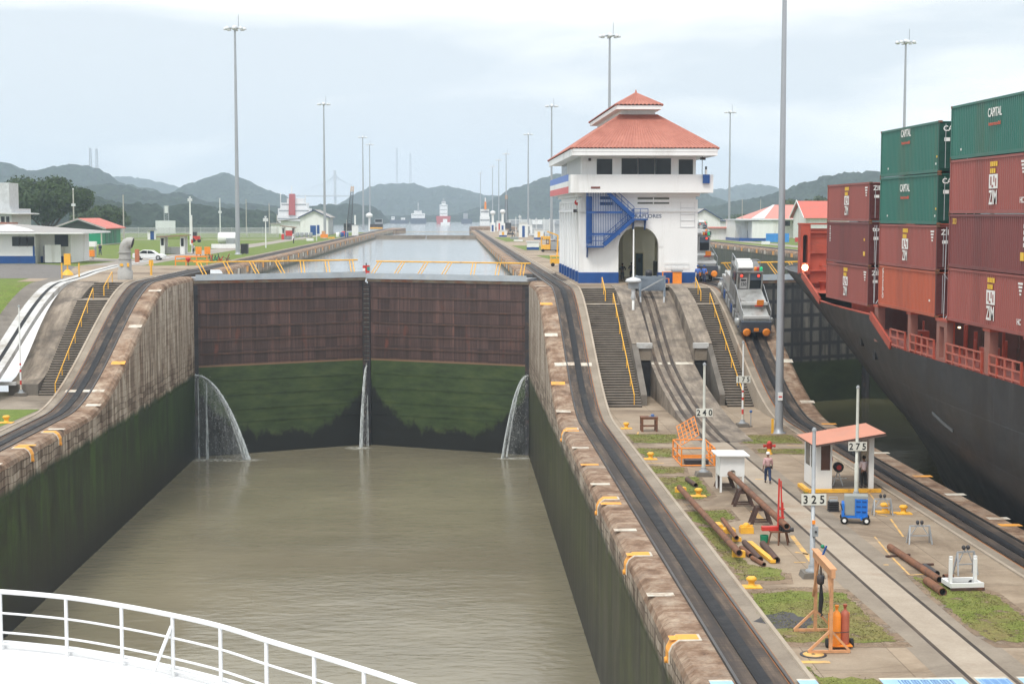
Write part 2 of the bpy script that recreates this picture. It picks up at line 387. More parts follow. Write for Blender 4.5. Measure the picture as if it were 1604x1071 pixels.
WATERL = water_mat('muddy lock water', (.200, .178, .120), .15, .12)
WATERU = water_mat('upper pool water', (.26, .262, .25), .05, .10)
WATERR = water_mat('dark lock water', (.085, .080, .040), .25, .08)
WATERK = water_mat('lake water', (.28, .285, .28), .05, .10, True)

# ---------------------------------------------------------------- lock layout (metres; +Y runs up the canal, z = 0 is the lower quay)
XL, XR, XP, XQ = -26.0, 7.6, 27.5, 61.0         # the four chamber wall faces
YG = 160.5                                        # gate pivots
UP, UPL, LOWL = 8.3, 8.8, 0.7                     # upper quays, and the slightly higher side bank
zC = lambda y: UP * S((y - 113.5) / 34.5)
zL = lambda y: LOWL + (UPL - LOWL) * S((y - 114) / 34.5)
zM = lambda y: lerp_tab([(104,0),(108,.06),(113,.3),(117,.62),(120,.95),(124,1.45),(127,1.95),(131,2.7),(135,4.1),(138,5.25),(141,6.4),(144,7.35),(147,7.98),(150,8.25),(153,8.3)], y)
zS = zT = zG = zL
XG = -38.4                                        # where the side lawn begins beyond the return track
YS = frange(20, 112, 8) + frange(113, 150, 1)[0:] + frange(152, 160, 2)
YS = sorted(set(YS)); YUP = [182, 230, 300, 400, 533, 690]

def tracks(sgn, edge, zf, Ys, root, gauge_off=(1.5, 2.35, 3.2, 3.95)):
    "rails, rack and curb of the towing track that runs beside a chamber wall"
    X = lambda d: edge + sgn * d
    b = MB()
    for d in (gauge_off[0], gauge_off[2]):
        a, c = X(d - .05), X(d + .05)
        m = MB(); m.sweep([(a, .004), (a, .07), (c, .07), (c, .004)], zf, Ys, RAILM); m.build('rail', root)
    a, c = X(gauge_off[1] - .24), X(gauge_off[1] + .24)
    b.sweep([(a, .004), (a, .05), (X(gauge_off[1] - .07), .02), (X(gauge_off[1] + .07), .02), (c, .05), (c, .004)], zf, Ys, RACK); b.build('rack', root)

def coping_marks(mb, sgn, edge, zf, ys, mats, wf=1.1, face=False):
    for i, y in enumerate(ys):
        m = mats[i % len(mats)]; h = .3
        x0, x1 = edge + sgn * .02, edge + sgn * wf
        ya, yb = y - h, y + h
        if face:
            xf = edge - sgn * .03; a_, c_ = min(xf, edge), max(xf, edge)
            mb.box(a_, c_, y - .9, y + .9, zf(y) - 1.0, zf(y) - .3, m); mb.box(a_ - .01, c_ + .01, y + 1.3, y + 2.3, zf(y) - 1.05, zf(y) - .35, CONCD)
        mb.add([(x0, ya, zf(ya) + .012), (x1, ya, zf(ya) + .012), (x1, yb, zf(yb) + .012), (x0, yb, zf(yb) + .012)], [(0,1,2,3)], m)

def lock_side(label, sgn, edge, zf, ys_low, ys_up, bottom, inner_deep=.6, upper_z=UP, low_only=False, matw=None, lowm=None, gate_gap=True):
    root = thing('lock_wall', label, 'lock wall')
    X = lambda d: edge + sgn * d
    face = MB(); top = MB(); strip = MB(); curb = MB(); mk = MB()
    sec_f = [(edge, ('abs', bottom)), (edge, -.42)]
    sec_n = [(edge, -.42), (X(.10), -.18), (X(.34), 0.0)]
    for Ys, fm in ((ys_low, lowm or WALL), (ys_up, WALLUP)):
        if not Ys: continue
        face.sweep(sec_f, zf, Ys, fm); top.sweep(sec_n, zf, Ys, COPING)
        top.sweep([(X(.34), 0), (X(1.42), 0)], zf, Ys, COPING)
        strip.sweep([(X(1.42), 0), (X(3.12), 0)], zf, Ys, TRACK)
        strip.sweep([(X(3.12), 0), (X(3.32), .01)], zf, Ys, RUSTLINE)
        strip.sweep([(X(3.32), .01), (X(3.85), .02)], zf, Ys, CONCG)
        curb.sweep([(X(3.85), .02), (X(3.87), .09), (X(4.02), .09), (X(4.02), ('abs', -.5 if Ys is ys_low else upper_z - .5))], zf, Ys, CONCL)
    face.build('chamber_face', root); top.build('coping', root); strip.build('track_bed', root); curb.build('curb', root)
    tracks(sgn, edge, zf, (ys_low or []) + (ys_up or []), root)
    return root, mk
YLO = YS + [161.0]; YUPS = [181.0] + YUP
rootL, mk = lock_side('weathered concrete lock wall with curving tow track beside the white track and grass bank', -1, XL, zL, YLO, YUPS, -16, upper_z=UPL, lowm=WALLL)
coping_marks(mk, -1, XL, zL, [92, 99.5, 107, 118, 127, 134, 143], [PAINTW, PAINTO, PAINTW])
coping_marks(mk, -1, XL, zL, frange(186, 520, 8.3), [PAINTO, PAINTW], .8, True); mk.build('paint_mark', rootL)
rootC, mk = lock_side('weathered wall of the centre pier facing the muddy chamber with dark greasy tow track', 1, XR, zC, YLO, YUPS, -16)
coping_marks(mk, 1, XR, zC, [46, 55.5, 62, 69.5, 75, 82, 88, 95, 102, 110, 118, 124, 133, 140, 150], [PAINTW, PAINTO, PAINTW, PAINTO])
coping_marks(mk, 1, XR, zC, frange(186, 520, 8.3), [PAINTO, PAINTW], .8, True)
rootP, mk2 = lock_side('wall of the centre pier beside the container ship with locomotive on its track', -1, XP, zC, YLO, YUPS, -16)
coping_marks(mk2, -1, XP, zC, [62, 70, 75.5, 77.2, 84, 90, 99, 108, 113, 120, 128], [PAINTW, PAINTW, PAINTO]); mk2.build('paint_mark', rootP)
# white bar painted across the ramps
for ed, sg, zf, mm in ((XR, 1, zC, mk),):
    mm.add([(ed + sg * a, y, zf(y) + .06 if 2.0 < a < 2.6 else zf(y) + .014) for a, y in ((.5, 127.2), (2.1, 127.2), (2.1, 127.8), (.5, 127.8))], [(0,1,2,3)], PAINTW)
    mm.add([(ed + sg * a, y, zf(y) + .014) for a, y in ((2.62, 127.2), (3.8, 127.2), (3.8, 127.8), (2.62, 127.8))], [(0,1,2,3)], PAINTW)
mk.build('paint_mark', rootC)
mk3 = MB()
for a, c in ((.5, 1.4), (1.6, 2.1), (2.62, 3.7)):
    mk3.add([(XL - q, y, zL(y) + .014) for q, y in ((a, 121.2), (c, 121.2), (c, 121.7), (a, 121.7))], [(0,1,2,3)], PAINTW)
mk3.build('paint_mark', rootL)
# orange bollard-like mooring lips on the coping
def lip(root, edge, sgn, y, zf, m):
    b = MB(); X = lambda d: edge + sgn * d
    for mm, w_, g in ((PAINTW, .42, 0), (m, .33, .02)):
        b.prism([(X(-.04 - g), -.85 + g), (X(-.04 - g), -.40), (X(.08), -.14 + g), (X(.32), .035 + g), (X(1.15 - g * 5), .035 + g), (X(1.15 - g * 5), .0), (X(.36), -.02), (X(.12), -.2), (X(.02), -.45), (X(.02), -.85 + g)], 'y', -w_, w_, mm)
    b.lathe([(.10, -.06), (.13, 0), (.10, .06)], m, 10, TM((X(-.08), 0, -.78), 0, R(90)))
    b.build('mooring_lip', root, (0, y, zf(y)), 0, .02)
for y in (55.5, 69.5, 83.5, 111.0): lip(rootC, XR, 1, y, zC, PAINTO)
for y in (98.5, 105.5): lip(rootL, XL, -1, y, zL, PAINTO)
# gate recess between Y=161 and 181 on both sides of each lane: back face set 2.6 m in, floor over it carries the tracks
for root, edge, sg, zf, up in ((rootL, XL, -1, zL, UPL), (rootC, XR, 1, zC, UP), (rootP, XP, -1, zC, UP)):
    b = MB(); X = lambda d: edge + sg * d
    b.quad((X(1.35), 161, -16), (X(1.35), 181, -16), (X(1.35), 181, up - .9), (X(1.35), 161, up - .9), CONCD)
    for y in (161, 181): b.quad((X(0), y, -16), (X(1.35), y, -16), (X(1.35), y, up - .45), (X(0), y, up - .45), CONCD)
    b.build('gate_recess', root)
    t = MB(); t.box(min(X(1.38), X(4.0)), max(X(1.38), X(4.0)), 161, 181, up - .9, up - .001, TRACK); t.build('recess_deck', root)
# right bank of the far lane
rootQ, mk4 = lock_side('lock wall of the far lane below the red roofed buildings', 1, XQ, zC, [60, 100, 150, 161], YUPS, -16)
coping_marks(mk4, 1, XQ, zC, frange(186, 520, 8.3), [PAINTO, PAINTW], .8, True); mk4.build('paint_mark', rootQ)

# ---------------------------------------------------------------- ground
def sheet(name, pts, m, kind='structure', z=None):
    b = MB(); b.add([(p[0], p[1], p[2] if z is None else z) for p in pts], [tuple(range(len(pts)))], m); return tag(b.build(name), kind=kind)
sheet('pavement', [(XR+4.02, 20, 0), (XP-4.02, 20, 0), (XP-4.02, 132, 0), (XR+4.02, 132, 0)], CONC)
sheet('pavement', [(XR+4.02, 146.8, UP), (XP-4.02, 146.8, UP), (XP-4.02, 690, UP), (XR+4.02, 690, UP)], CONC)
sheet('pavement', [(XG, 20, LOWL), (XL-4.02, 20, LOWL), (XL-4.02, 130, LOWL), (XG, 130, LOWL)], CONCG)
# walkway of the return track down the middle of the pier
b = MB()
for x0, x1, m in ((15.7, 16.62, CONCG), (16.78, 18.02, CONCL), (18.18, 19.0, CONCG)):
    b.quad((x0, 20, .006), (x1, 20, .006), (x1, 106, .006), (x0, 106, .006), m)
for x0, x1 in ((16.62, 16.78), (18.02, 18.18)): b.quad((x0, 20, .004), (x1, 20, .004), (x1, 106, .004), (x0, 106, .004), TRACK)
tag(b.build('path'), kind='structure')
# side bank terrain: falls from the upper lawn to the lower quay along the ramps
def grid(name, xs, ys, zf, m, kind='structure'):
    b = MB(); n = len(xs); vs = [(x, y, zf(x, y)) for y in ys for x in xs]
    fs = [(j*n+i, j*n+i+1, (j+1)*n+i+1, (j+1)*n+i) for j in range(len(ys)-1) for i in range(n-1)]
    b.add(vs, fs, m, smooth=True); return tag(b.build(name), kind=kind)
ysb = frange(60, 180, 2.5) + [220, 300, 400, 535]
grid('lawn', [-460, -200, -120, -80, -60, -50, XG], ysb, lambda x, y: zG(y), GRASSF, 'structure')
sheet('lawn', [(XG, 190, UPL - .004), (XL - 4.02, 190, UPL - .004), (XL - 4.02, 560, UPL - .004), (XG, 560, UPL - .004)], GRASSF)
sheet('pavement', [(-40.5, 149.5, UPL+.004), (XL-4.02, 149.5, UPL+.004), (XL-4.02, 196, UPL + .004), (-45.5, 196, UPL + .004), (-42.5, 170, UPL+.004)], CONC)
sheet('path', [(-45.5, 196, UPL+.003), (-38, 196, UPL+.003), (-38.5, 560, UPL+.003), (-39.6, 560, UPL+.003), (-44.2, 230, UPL+.003)], ROADM)
sheet('road', [(-130, 233, UPL+.006), (-46, 214, UPL+.006), (-38, 214, UPL+.006), (-38, 224, UPL+.006), (-48, 226, UPL+.006), (-62, 250, UPL+.006), (-72, 318, UPL+.006), (-130, 322, UPL+.006), (-130, 300, UPL+.006), (-80, 296, UPL+.006), (-70, 250, UPL+.006)], ROADM)
sheet('road', [(-300, 405, UPL+.006), (-34, 395, UPL+.006), (-34, 403, UPL+.006), (-300, 416, UPL+.006)], ROADM)
sheet('gravel_bed', [P(-60,413,UPL+.01), P(60,413,UPL+.01), P(118,417,UPL+.01), P(98,436,UPL+.01), P(-60,436,UPL+.01)], GRAVEL)
sheet('lawn', [(XQ+4.02, 100, UP), (420, 100, UP), (420, 600, UP), (XQ+4.02, 690, UP)], GRASSF)
sheet('road', [(XQ+9, 150, UP+.006), (XQ+13, 150, UP+.006), (XQ+13, 690, UP+.006), (XQ+9, 690, UP+.006)], ROADM)
# upper pier lawn patches
for y0, y1, x0, x1 in ((238, 262, 14.5, 20), (300, 345, 13.5, 19), (395, 470, 13, 18)):
    sheet('lawn', [(x0, y0, UP+.005), (x1, y0, UP+.005), (x1-1, y1, UP+.005), (x0-1, y1, UP+.005)], GRASSF)

# ---------------------------------------------------------------- water
WL, WU, WR = -9.4, 6.9, -4.7
def water(name, x0, x1, y0, y1, z, m): return sheet(name, [(x0, y0, z), (x1, y0, z), (x1, y1, z), (x0, y1, z)], m)
water('chamber_water', XL - .5, XR + .5, -60, 172, WL, WATERL)
sheet('upper_chamber_water', [(XL - 1, 162.2, WU), ((XL + XR) / 2, 170.4, WU), (XR + 1, 162.2, WU), (XR + 1, 541, WU), (XL - 1, 541, WU)], WATERU)
sheet('side_chamber_water', [(XP - .5, -60, WR), (XQ + .5, -60, WR), (XQ + .5, 161.5, WR), ((XP + XQ) / 2, 169.9, WR), (XP - .5, 161.5, WR)], WATERR)
water('side_upper_water', XP - 1, XQ + 1, 171.5, 541, -2.0, WATERR)
water('lake_water', -6000, 6000, 536, 9000, 6.6, WATERK)
tag(bpy.data.objects['upper_chamber_water'], kind='structure')

# ---------------------------------------------------------------- stairs, ramps and portals between the levels
STEP = concrete('stair concrete', (.17, .145, .12), (.30, .26, .215), (.10, .085, .07), .5, 0, 1.2)
STEPD = concrete('dark stair risers', (.05, .043, .036), (.10, .085, .07), (.03, .027, .024), .5, 0, 1.2)  # risers toned darker than the treads
def stairs(label, x0, x1, flights, base):
    root = thing('staircase', label, 'staircase')
    for (ya, za, yb, zb, n) in flights:
        b = MB()
        for i in range(n):
            y0 = ya + (yb - ya) * i / n; y1 = ya + (yb - ya) * (i + 1) / n; z0 = za + (zb - za) * i / n; z1 = za + (zb - za) * (i + 1) / n
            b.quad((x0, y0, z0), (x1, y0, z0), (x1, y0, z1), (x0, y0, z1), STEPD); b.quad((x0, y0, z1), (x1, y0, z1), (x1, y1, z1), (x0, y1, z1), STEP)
            b.quad((x0, y0 - .03, z1 - .06), (x1, y0 - .03, z1 - .06), (x1, y0 - .03, z1 + .003), (x0, y0 - .03, z1 + .003), STEP)
            b.quad((x0, y0 - .03, z1 + .003), (x1, y0 - .03, z1 + .003), (x1, y0 + .02, z1 + .003), (x0, y0 + .02, z1 + .003), STEP)
        b.build('flight', root)
    l = MB()
    for (ya, za, yb, zb, n), nx in zip(flights, flights[1:]): l.box(x0, x1, yb, nx[0], zb - .3, zb, CONCG)
    l.box(x0, x1, flights[-1][2], flights[-1][2] + 1.5, flights[-1][3] - .4, flights[-1][3] + .002, CONCG)
    l.build('landing', root); return root
stL = stairs('straight concrete staircase climbing between the grey slope and the curving track of the grass bank', -32.9, XL-4.04, [(127, LOWL, 141, 7.55, 40), (144.5, 7.55, 148, UPL, 7)], LOWL)
stC = stairs('concrete staircase with yellow handrail next to the muddy chamber tow track', XR+4.04, 14.7, [(123.4, 0, 140.4, 7.1, 42), (142.4, 7.1, 145.6, UP, 7)], 0)
stR = stairs('concrete staircase with yellow handrail next to the grey locomotive', 21.4, XP-4.04, [(123.4, 0, 140.4, 7.1, 42), (142.4, 7.1, 145.6, UP, 7)], 0)
def handrail(label, x, pts, n):
    "pts: (y, z) along the rail top; n posts down to the steps"
    root = thing('stair_handrail', label, 'handrail'); b = MB()
    b.tube([(x, y, z) for y, z in pts], .045, YELLOW, 6); b.build('rail', root)
    for i in range(n):
        t = i / (n - 1); (ya, za), (yb, zb) = pts[0], pts[-1]
        if len(pts) > 2: (ya, za), (yb, zb) = pts[1], pts[-1]
        y = ya + (yb - ya) * t; z = za + (zb - za) * t
        m = MB(); m.tube([(x, y, z), (x, y, z - .98)], .036, YELLOW, 6); m.build('post', root)
    return root
handrail('long yellow handrail up the lower flight beside the grass bank track', -31.6, [(127.2, LOWL), (127.2, LOWL + .95), (141.2, 8.55)], 7)
handrail('short yellow handrail of the top flight below the gooseneck vent', -31.4, [(144.6, 7.55), (144.6, 8.55), (148.2, UPL + .95)], 3)
handrail('long yellow handrail in front of the tower corner beside the muddy chamber', 14.1, [(123.6, 0), (123.6, .95), (140.5, 8.05)], 7)
handrail('short yellow handrail at the top flight below the blue based tower corner', 13.6, [(142.5, 7.1), (142.5, 8.1), (145.8, UP + .95)], 3)
handrail('long yellow handrail on the steps beside the grey locomotive', 22.7, [(123.6, 0), (123.6, .95), (140.5, 8.05)], 7)
handrail('short yellow handrail below the two workers in blue', 22.2, [(142.5, 7.1), (142.5, 8.1), (145.8, UP + .95)], 3)
# middle ramp of the return track with its flanking slabs and portals
ramp = thing('return_track_ramp', 'stained concrete ramp of the return track rising to the tower arch', 'ramp')
ym = frange(104, 153, 1); yslab = frange(131, 149, 1)
b = MB(); b.sweep([(16.3, ('abs', -.2)), (16.3, 0), (19.9, 0), (19.9, ('abs', -.2))], lambda y: zM(y) + .012, ym, CONCS); b.build('ramp_surface', ramp)
for x in (16.75, 18.1):
    m = MB(); m.sweep([(x-.13, .01), (x-.13, .05), (x+.13, .05), (x+.13, .01)], lambda y: zM(y) + .012, ym, TRACK); m.build('rail', ramp)
m = MB(); m.sweep([(17.3, .014), (17.62, .014)], lambda y: zM(y) + .012, ym, TRACK); m.build('groove', ramp)
m = MB()
for a, c in ((16.35, 16.55), (16.95, 17.2), (17.7, 17.9), (18.35, 19.8)):
    m.add([(x, y, zM(y) + .03) for x, y in ((a, 130.7), (c, 130.7), (c, 131.2), (a, 131.2))], [(0,1,2,3)], PAINTW)
m.build('paint_mark', ramp)
sl = MB()
for x0, x1 in ((14.72, 16.28), (19.92, 21.38)):
    sl.sweep([(x0, ('abs', 0)), (x0, .12), (x1, .12), (x1, ('abs', 0))], zC, yslab, CONCS)
for x0, x1, w in ((14.72, 15.2, 'a'), (20.95, 21.38, 'b')):
    sl.prism([(131, 0), (131, 4.3), (124.6, 1.0), (124.4, .85), (124.4, 0)], 'x', x0, x1, CONCD)
    sl.box(x0, x1, 131.0, 131.02, 0, 4.3, CONCD)
sl.build('side_slab', ramp)
for x0, x1 in ((15.2, 16.28), (19.92, 20.95)):
    pm = MB(); pm.quad((x0, 131.2, 0), (x1, 131.2, 0), (x1, 131.2, 4.2), (x0, 131.2, 4.2), CONCD)
    pm.box(x0 + .05, x1 - .05, 130.9, 131.19, 0, 2.9, BLACK)  # solid black block paints the shaded inside of the opening
    pm.box(x0 - .1, x1 + .1, 130.65, 131.25, 4.0, 4.42, RAILWHITE); pm.box(x0 + .02, x1 - .02, 130.8, 131.18, 3.0, 3.98, CONCG)
    pm.build('portal', ramp)
# side bank: grey slab and the white edged return track
bank = thing('bank_slope', 'broad grey concrete slope between the staircase and the white edged return track', 'slope')
b = MB(); yb_ = frange(127.5, 150, 1)
def zbank(y): return lerp_tab([(127.5,1.6),(129.5,1.95),(131.5,2.6),(133.5,3.5),(135.5,4.55),(137.5,5.6),(139.5,6.5),(141.5,7.25),(143.5,7.85),(145.5,8.3),(147.5,8.6),(150,8.82)], y)
xs = [-33.0, -33.6, -34.2, -34.8, -35.3]
vs = []
for y in yb_: vs += [(x, y, zbank(y)) for x in xs]
n = len(xs); b.add(vs, [(j*n+i, j*n+i+1, (j+1)*n+i+1, (j+1)*n+i) for j in range(len(yb_)-1) for i in range(n-1)], CONCS, smooth=True)
b.add([(-33.0, y, z) for y in yb_ for z in (0, zbank(y))], [(2*i, 2*i+2, 2*i+3, 2*i+1) for i in range(len(yb_)-1)], CONCD)
b.box(-35.3, -33.0, 127.3, 127.5, 0, zbank(127.5), CONCD); b.build('slab', bank)
m = MB(); m.box(-38.3, -34.6, 126.8, 127.28, 1.55, 1.8, RAILWHITE); m.build('lintel', bank)
rt = thing('return_track', 'pair of whitewashed strips with a dark rail groove curving up the grass bank', 'track')
yt = frange(112, 150, 1) + frange(153, 174, 3) + [185, 196, 215, 235]
dxt = lambda y: lerp_tab([(150, 0), (160, -1.0), (174, -2.8), (196, -4.7), (235, -5.3)], y)
for x0, x1, mm, nm in ((-35.3, -35.85, RAILWHITE, 'white_strip'), (-35.85, -36.2, RACK, 'groove'), (-36.2, -36.9, RAILWHITE, 'white_strip'), (-36.9, -38.4, CONCD, 'edge_slab')):
    q = MB(); vs = []
    for y in (yt if nm != 'edge_slab' else [y for y in yt if y <= 156]):
        d = dxt(y); zz = zT(y) + (.05 if nm != 'groove' else .03); vs += [(x0 + d, y, zz - .5), (x0 + d, y, zz), (x1 + d, y, zz), (x1 + d, y, zz - .5)]
    ys_n = len(yt) if nm != 'edge_slab' else len([y for y in yt if y <= 156])
    q.add(vs, [(4*j+i, 4*j+i+1, 4*j+i+5, 4*j+i+4) for j in range(ys_n-1) for i in range(3)], mm); q.build(nm, rt)
# ---------------------------------------------------------------- lock gates
def gate_mat(name, level, black):
    k = NT(name); o = k.coord(); s_ = k.sep(o); x, z = s_[0], s_[2]
    v = k.noise(k.coord((1.6, 1, .08)), 1.4, 8, .75); n2 = k.noise(k.coord((.9, 1, .5)), .9, 8, .7); f = k.noise(o, 7, 5)
    steel = k.ramp(v, [(.28, (.024, .016, .014)), (.46, (.070, .041, .036)), (.58, (.102, .060, .053)), (.72, (.18, .078, .054))])
    br = k.n('ShaderNodeTexBrick'); br.offset = 0; br.inputs['Scale'].default_value = 1; br.inputs['Brick Width'].default_value = 1.28; br.inputs['Row Height'].default_value = 1.24
    br.inputs['Mortar Size'].default_value = .05; br.inputs['Mortar Smooth'].default_value = .6; br.inputs['Color1'].default_value = (.55,.55,.58,1); br.inputs['Color2'].default_value = (1.35,1.25,1.25,1); br.inputs['Mortar'].default_value = (.38,.36,.36,1)
    cb = k.n('ShaderNodeCombineXYZ'); k.l(x, cb.inputs[0]); k.l(z, cb.inputs[1]); k.l(cb.outputs[0], br.inputs['Vector'])
    steel = k.mix(.8, steel, br.outputs[0], 'MULTIPLY')
    steel = k.mix(k.rng(n2, .56, .72, 0, .4), steel, (.022, .02, .022))
    steel = k.mix(k.rng(k.noise(k.coord((.9, 1, .25)), .8, 6), .60, .72, 0, .75), steel, (.17, .05, .03))
    gn = k.noise(k.coord((.35, 1, 1.2)), .8, 9, .75)
    green = k.ramp(gn, [(.30, (.016, .028, .010)), (.5, (.042, .070, .020)), (.70, (.078, .104, .032))])
    zz = k.math('ADD', z, k.rng(n2, .3, .7, -.9, .9))
    # the wet black foot arches lower in the middle of the leaf
    xc = k.math('ABSOLUTE', k.math('ADD', x, -9.4)); zz2 = k.math('ADD', zz, k.math('MULTIPLY', k.math('POWER', k.math('MULTIPLY', xc, .125), 3.0), -3.2))
    green = k.mix(k.rng(zz2, black, black + .8), (.008, .009, .008), green)
    c = k.mix(k.rng(z, level - .03, level + .03), green, steel)
    line = k.math('MULTIPLY', k.rng(z, level - .02, level + .02), k.rng(z, level + .22, level + .10))
    c = k.mix(line, c, (.22, .13, .075)); k.col(c); k.rough(.55); k.bump(f, .3, .03); return k.mat
GATE = gate_mat('rusty lock gate plate', -.35, -7.9)
def gate2():
    k = NT('black lock gate grid'); o = k.coord(); s_ = k.sep(o); x, z = s_[0], s_[2]
    br = k.n('ShaderNodeTexBrick'); br.offset = 0; br.inputs['Scale'].default_value = 1; br.inputs['Brick Width'].default_value = 1.25; br.inputs['Row Height'].default_value = 1.5
    br.inputs['Mortar Size'].default_value = .28; br.inputs['Mortar Smooth'].default_value = .7; br.inputs['Color1'].default_value = (.16,.15,.13,1); br.inputs['Color2'].default_value = (.07,.068,.065,1); br.inputs['Mortar'].default_value = (.022,.024,.028,1)
    cb = k.n('ShaderNodeCombineXYZ'); k.l(x, cb.inputs[0]); k.l(z, cb.inputs[1]); k.l(cb.outputs[0], br.inputs['Vector'])
    n2 = k.noise(k.coord((1, 1, .2)), .9, 8, .7)
    steel = k.mix(k.rng(n2, .42, .6, 0, .85), br.outputs[0], (.020, .021, .024))
    gn = k.noise(k.coord((.4, 1, 1)), .8, 8, .7); green = k.ramp(gn, [(.3, (.010, .016, .009)), (.7, (.028, .042, .016))])
    k.col(k.mix(k.rng(z, -.5, -.3), green, steel)); k.rough(.55); k.bump(gn, .3, .03); return k.mat
GATE2 = gate2()
def gate_leaf(label, xa, ya, xb, yb, top, m, rail_label=None):
    "leaf from its pivot (a) to the mitre (b); local x runs along it, local -y faces downstream"
    a = Vector((xa, ya, 0)); d = Vector((xb - xa, yb - ya, 0)); Ln = d.length; flip = d.x < 0
    rz = math.atan2(d.y, d.x)
    if flip: rz += math.pi; org = Vector((xb, yb, 0))
    else: org = a
    root = thing('lock_gate', label, 'lock gate', org, rz)
    zt = top - .65
    b = MB(); b.box(0.02, Ln - .02, 0, 1.9, -15, zt, m); b.build('gate_plate', root)
    g = MB()
    for i in range(6): z = -.45 + (zt + .1) / 6 * (i + .02); g.box(.6, Ln - .5, -.07, -.002, z - .07, z + .07, RUSTD) if i else None
    for z in (-1.8, -3.3, -4.8, -6.1): g.box(.6, Ln - .5, -.05, -.002, z - .035, z + .035, m)
    if m is GATE: g.build('girder', root)
    e = MB()
    for x in (.12, Ln - .12): e.box(x - .22, x + .22, -.16, 0.3, -14, zt - .2, DARK)
    xq = .12 if flip else Ln - .12
    for i in range(32 if m is GATE else 0): z = -.4 + i * .25; e.box(xq - .15, xq + .15, -.19, -.161, z, z + .09, RUSTD if i % 2 else CONCD)
    e.build('quoin_post', root)
    w = MB(); w.box(.0, Ln, -.35, 2.0, zt + .3, top - .05, STEEL); w.build('walkway', root)
    t = MB(); t.box(.0, Ln, -.12, 1.8, zt, zt + .299, mat('fender beam', (.33, .27, .2), .8, .3, .7, dirt=(.36, .12, .06), dirt_amt=.5)); t.build('top_beam', root)
    f = MB(); f.quad((.1, -.36, zt + .3), (Ln - .1, -.36, zt + .3), (Ln - .1, -.36, top + .26), (.1, -.36, top + .26), mat('pale blue grey plate', (.42, .47, .52), .5, .12, .8, dirt=(.5, .5, .46), dirt_amt=.4))
    f.build('toe_plate', root)
    h = MB(); y0 = 1.2; zr = top + 1.45
    h.tube([(.4, y0, zr), (Ln - .35, y0, zr)], .085, YELLOW, 6); h.build('handrail', root)
    n = 7
    for i in range(n):
        x = .9 + (Ln - 2) * i / (n - 1); s_ = -1 if i % 2 else 1
        s_ = -1 if (i < n / 2) ^ flip else 1
        q = MB()
        for dx in (-.18, .18): q.tube([(x + dx, y0, zr), (x + dx - .34 * s_, -.2, top - .02)], .05, YELLOW, 5)
        q.build('post', root)
    return root
XM = (XL + XR) / 2; DY = 8.3
gate_leaf('rusty steel gate leaf hinged at the lawn side wall of the muddy chamber', XL, YG + .3, XM - .12, YG + .3 + DY, 8.75, GATE)
gate_leaf('rusty steel gate leaf hinged at the tower side wall of the muddy chamber', XR, YG + .3, XM + .12, YG + .3 + DY, 8.6, GATE)
XM2 = (XP + XQ) / 2
gate_leaf('black gridded gate leaf behind the bow of the container ship next to the locomotive', XP, YG + .6, XM2 - .12, YG + .6 + DY, 8.6, GATE2)
gate_leaf('black gridded gate leaf of the ship lane hinged at the far bank', XQ, YG + .6, XM2 + .12, YG + .6 + DY, 8.6, GATE2)
def plain_leaf(label, xa, xb, y):
    root = thing('lock_gate', label, 'lock gate'); b = MB()
    b.prism([(xa, y), (xb, y + 8), (xb, y + 10), (xa, y + 2)], 'z', 2, 8.0, CONCG); b.build('gate_plate', root)
    h = MB(); h.tube([(xa, y + .5, 9.1), (xb, y + 8.5, 9.1)], .06, mat('dull yellow paint', (.45, .33, .15), .6), 5)
    for i in range(9):
        t = i / 8; x = xa + (xb - xa) * t; h.tube([(x, y + .5 + 8 * t, 9.1), (x, y + .5 + 8 * t, 8)], .04, GREYP, 4)
    h.build('handrail', root)
plain_leaf('distant grey gate leaf across the upper pool on the lawn side', XL, XM - .1, 533)
plain_leaf('distant grey gate leaf across the upper pool on the tower side', XR, XM + .1, 533)
def winch_post():
    b = MB(); b.box(-.35, .35, -.3, .3, 0, .9, RED); b.box(-.36, -.1, -.31, .31, .3, .6, WHITE); b.box(.1, .36, -.31, .31, .35, .75, mat('teal paint', (.05, .3, .28))); b.tube([(0, 0, .9), (0, 0, 1.15)], .06, DARK, 6)
    o = b.build('signal_box', None, (XM, YG + 8.6, 8.75)); tag(o, 'small red and white box at the meeting point of the two rusty gate leaves', 'signal box')
winch_post()

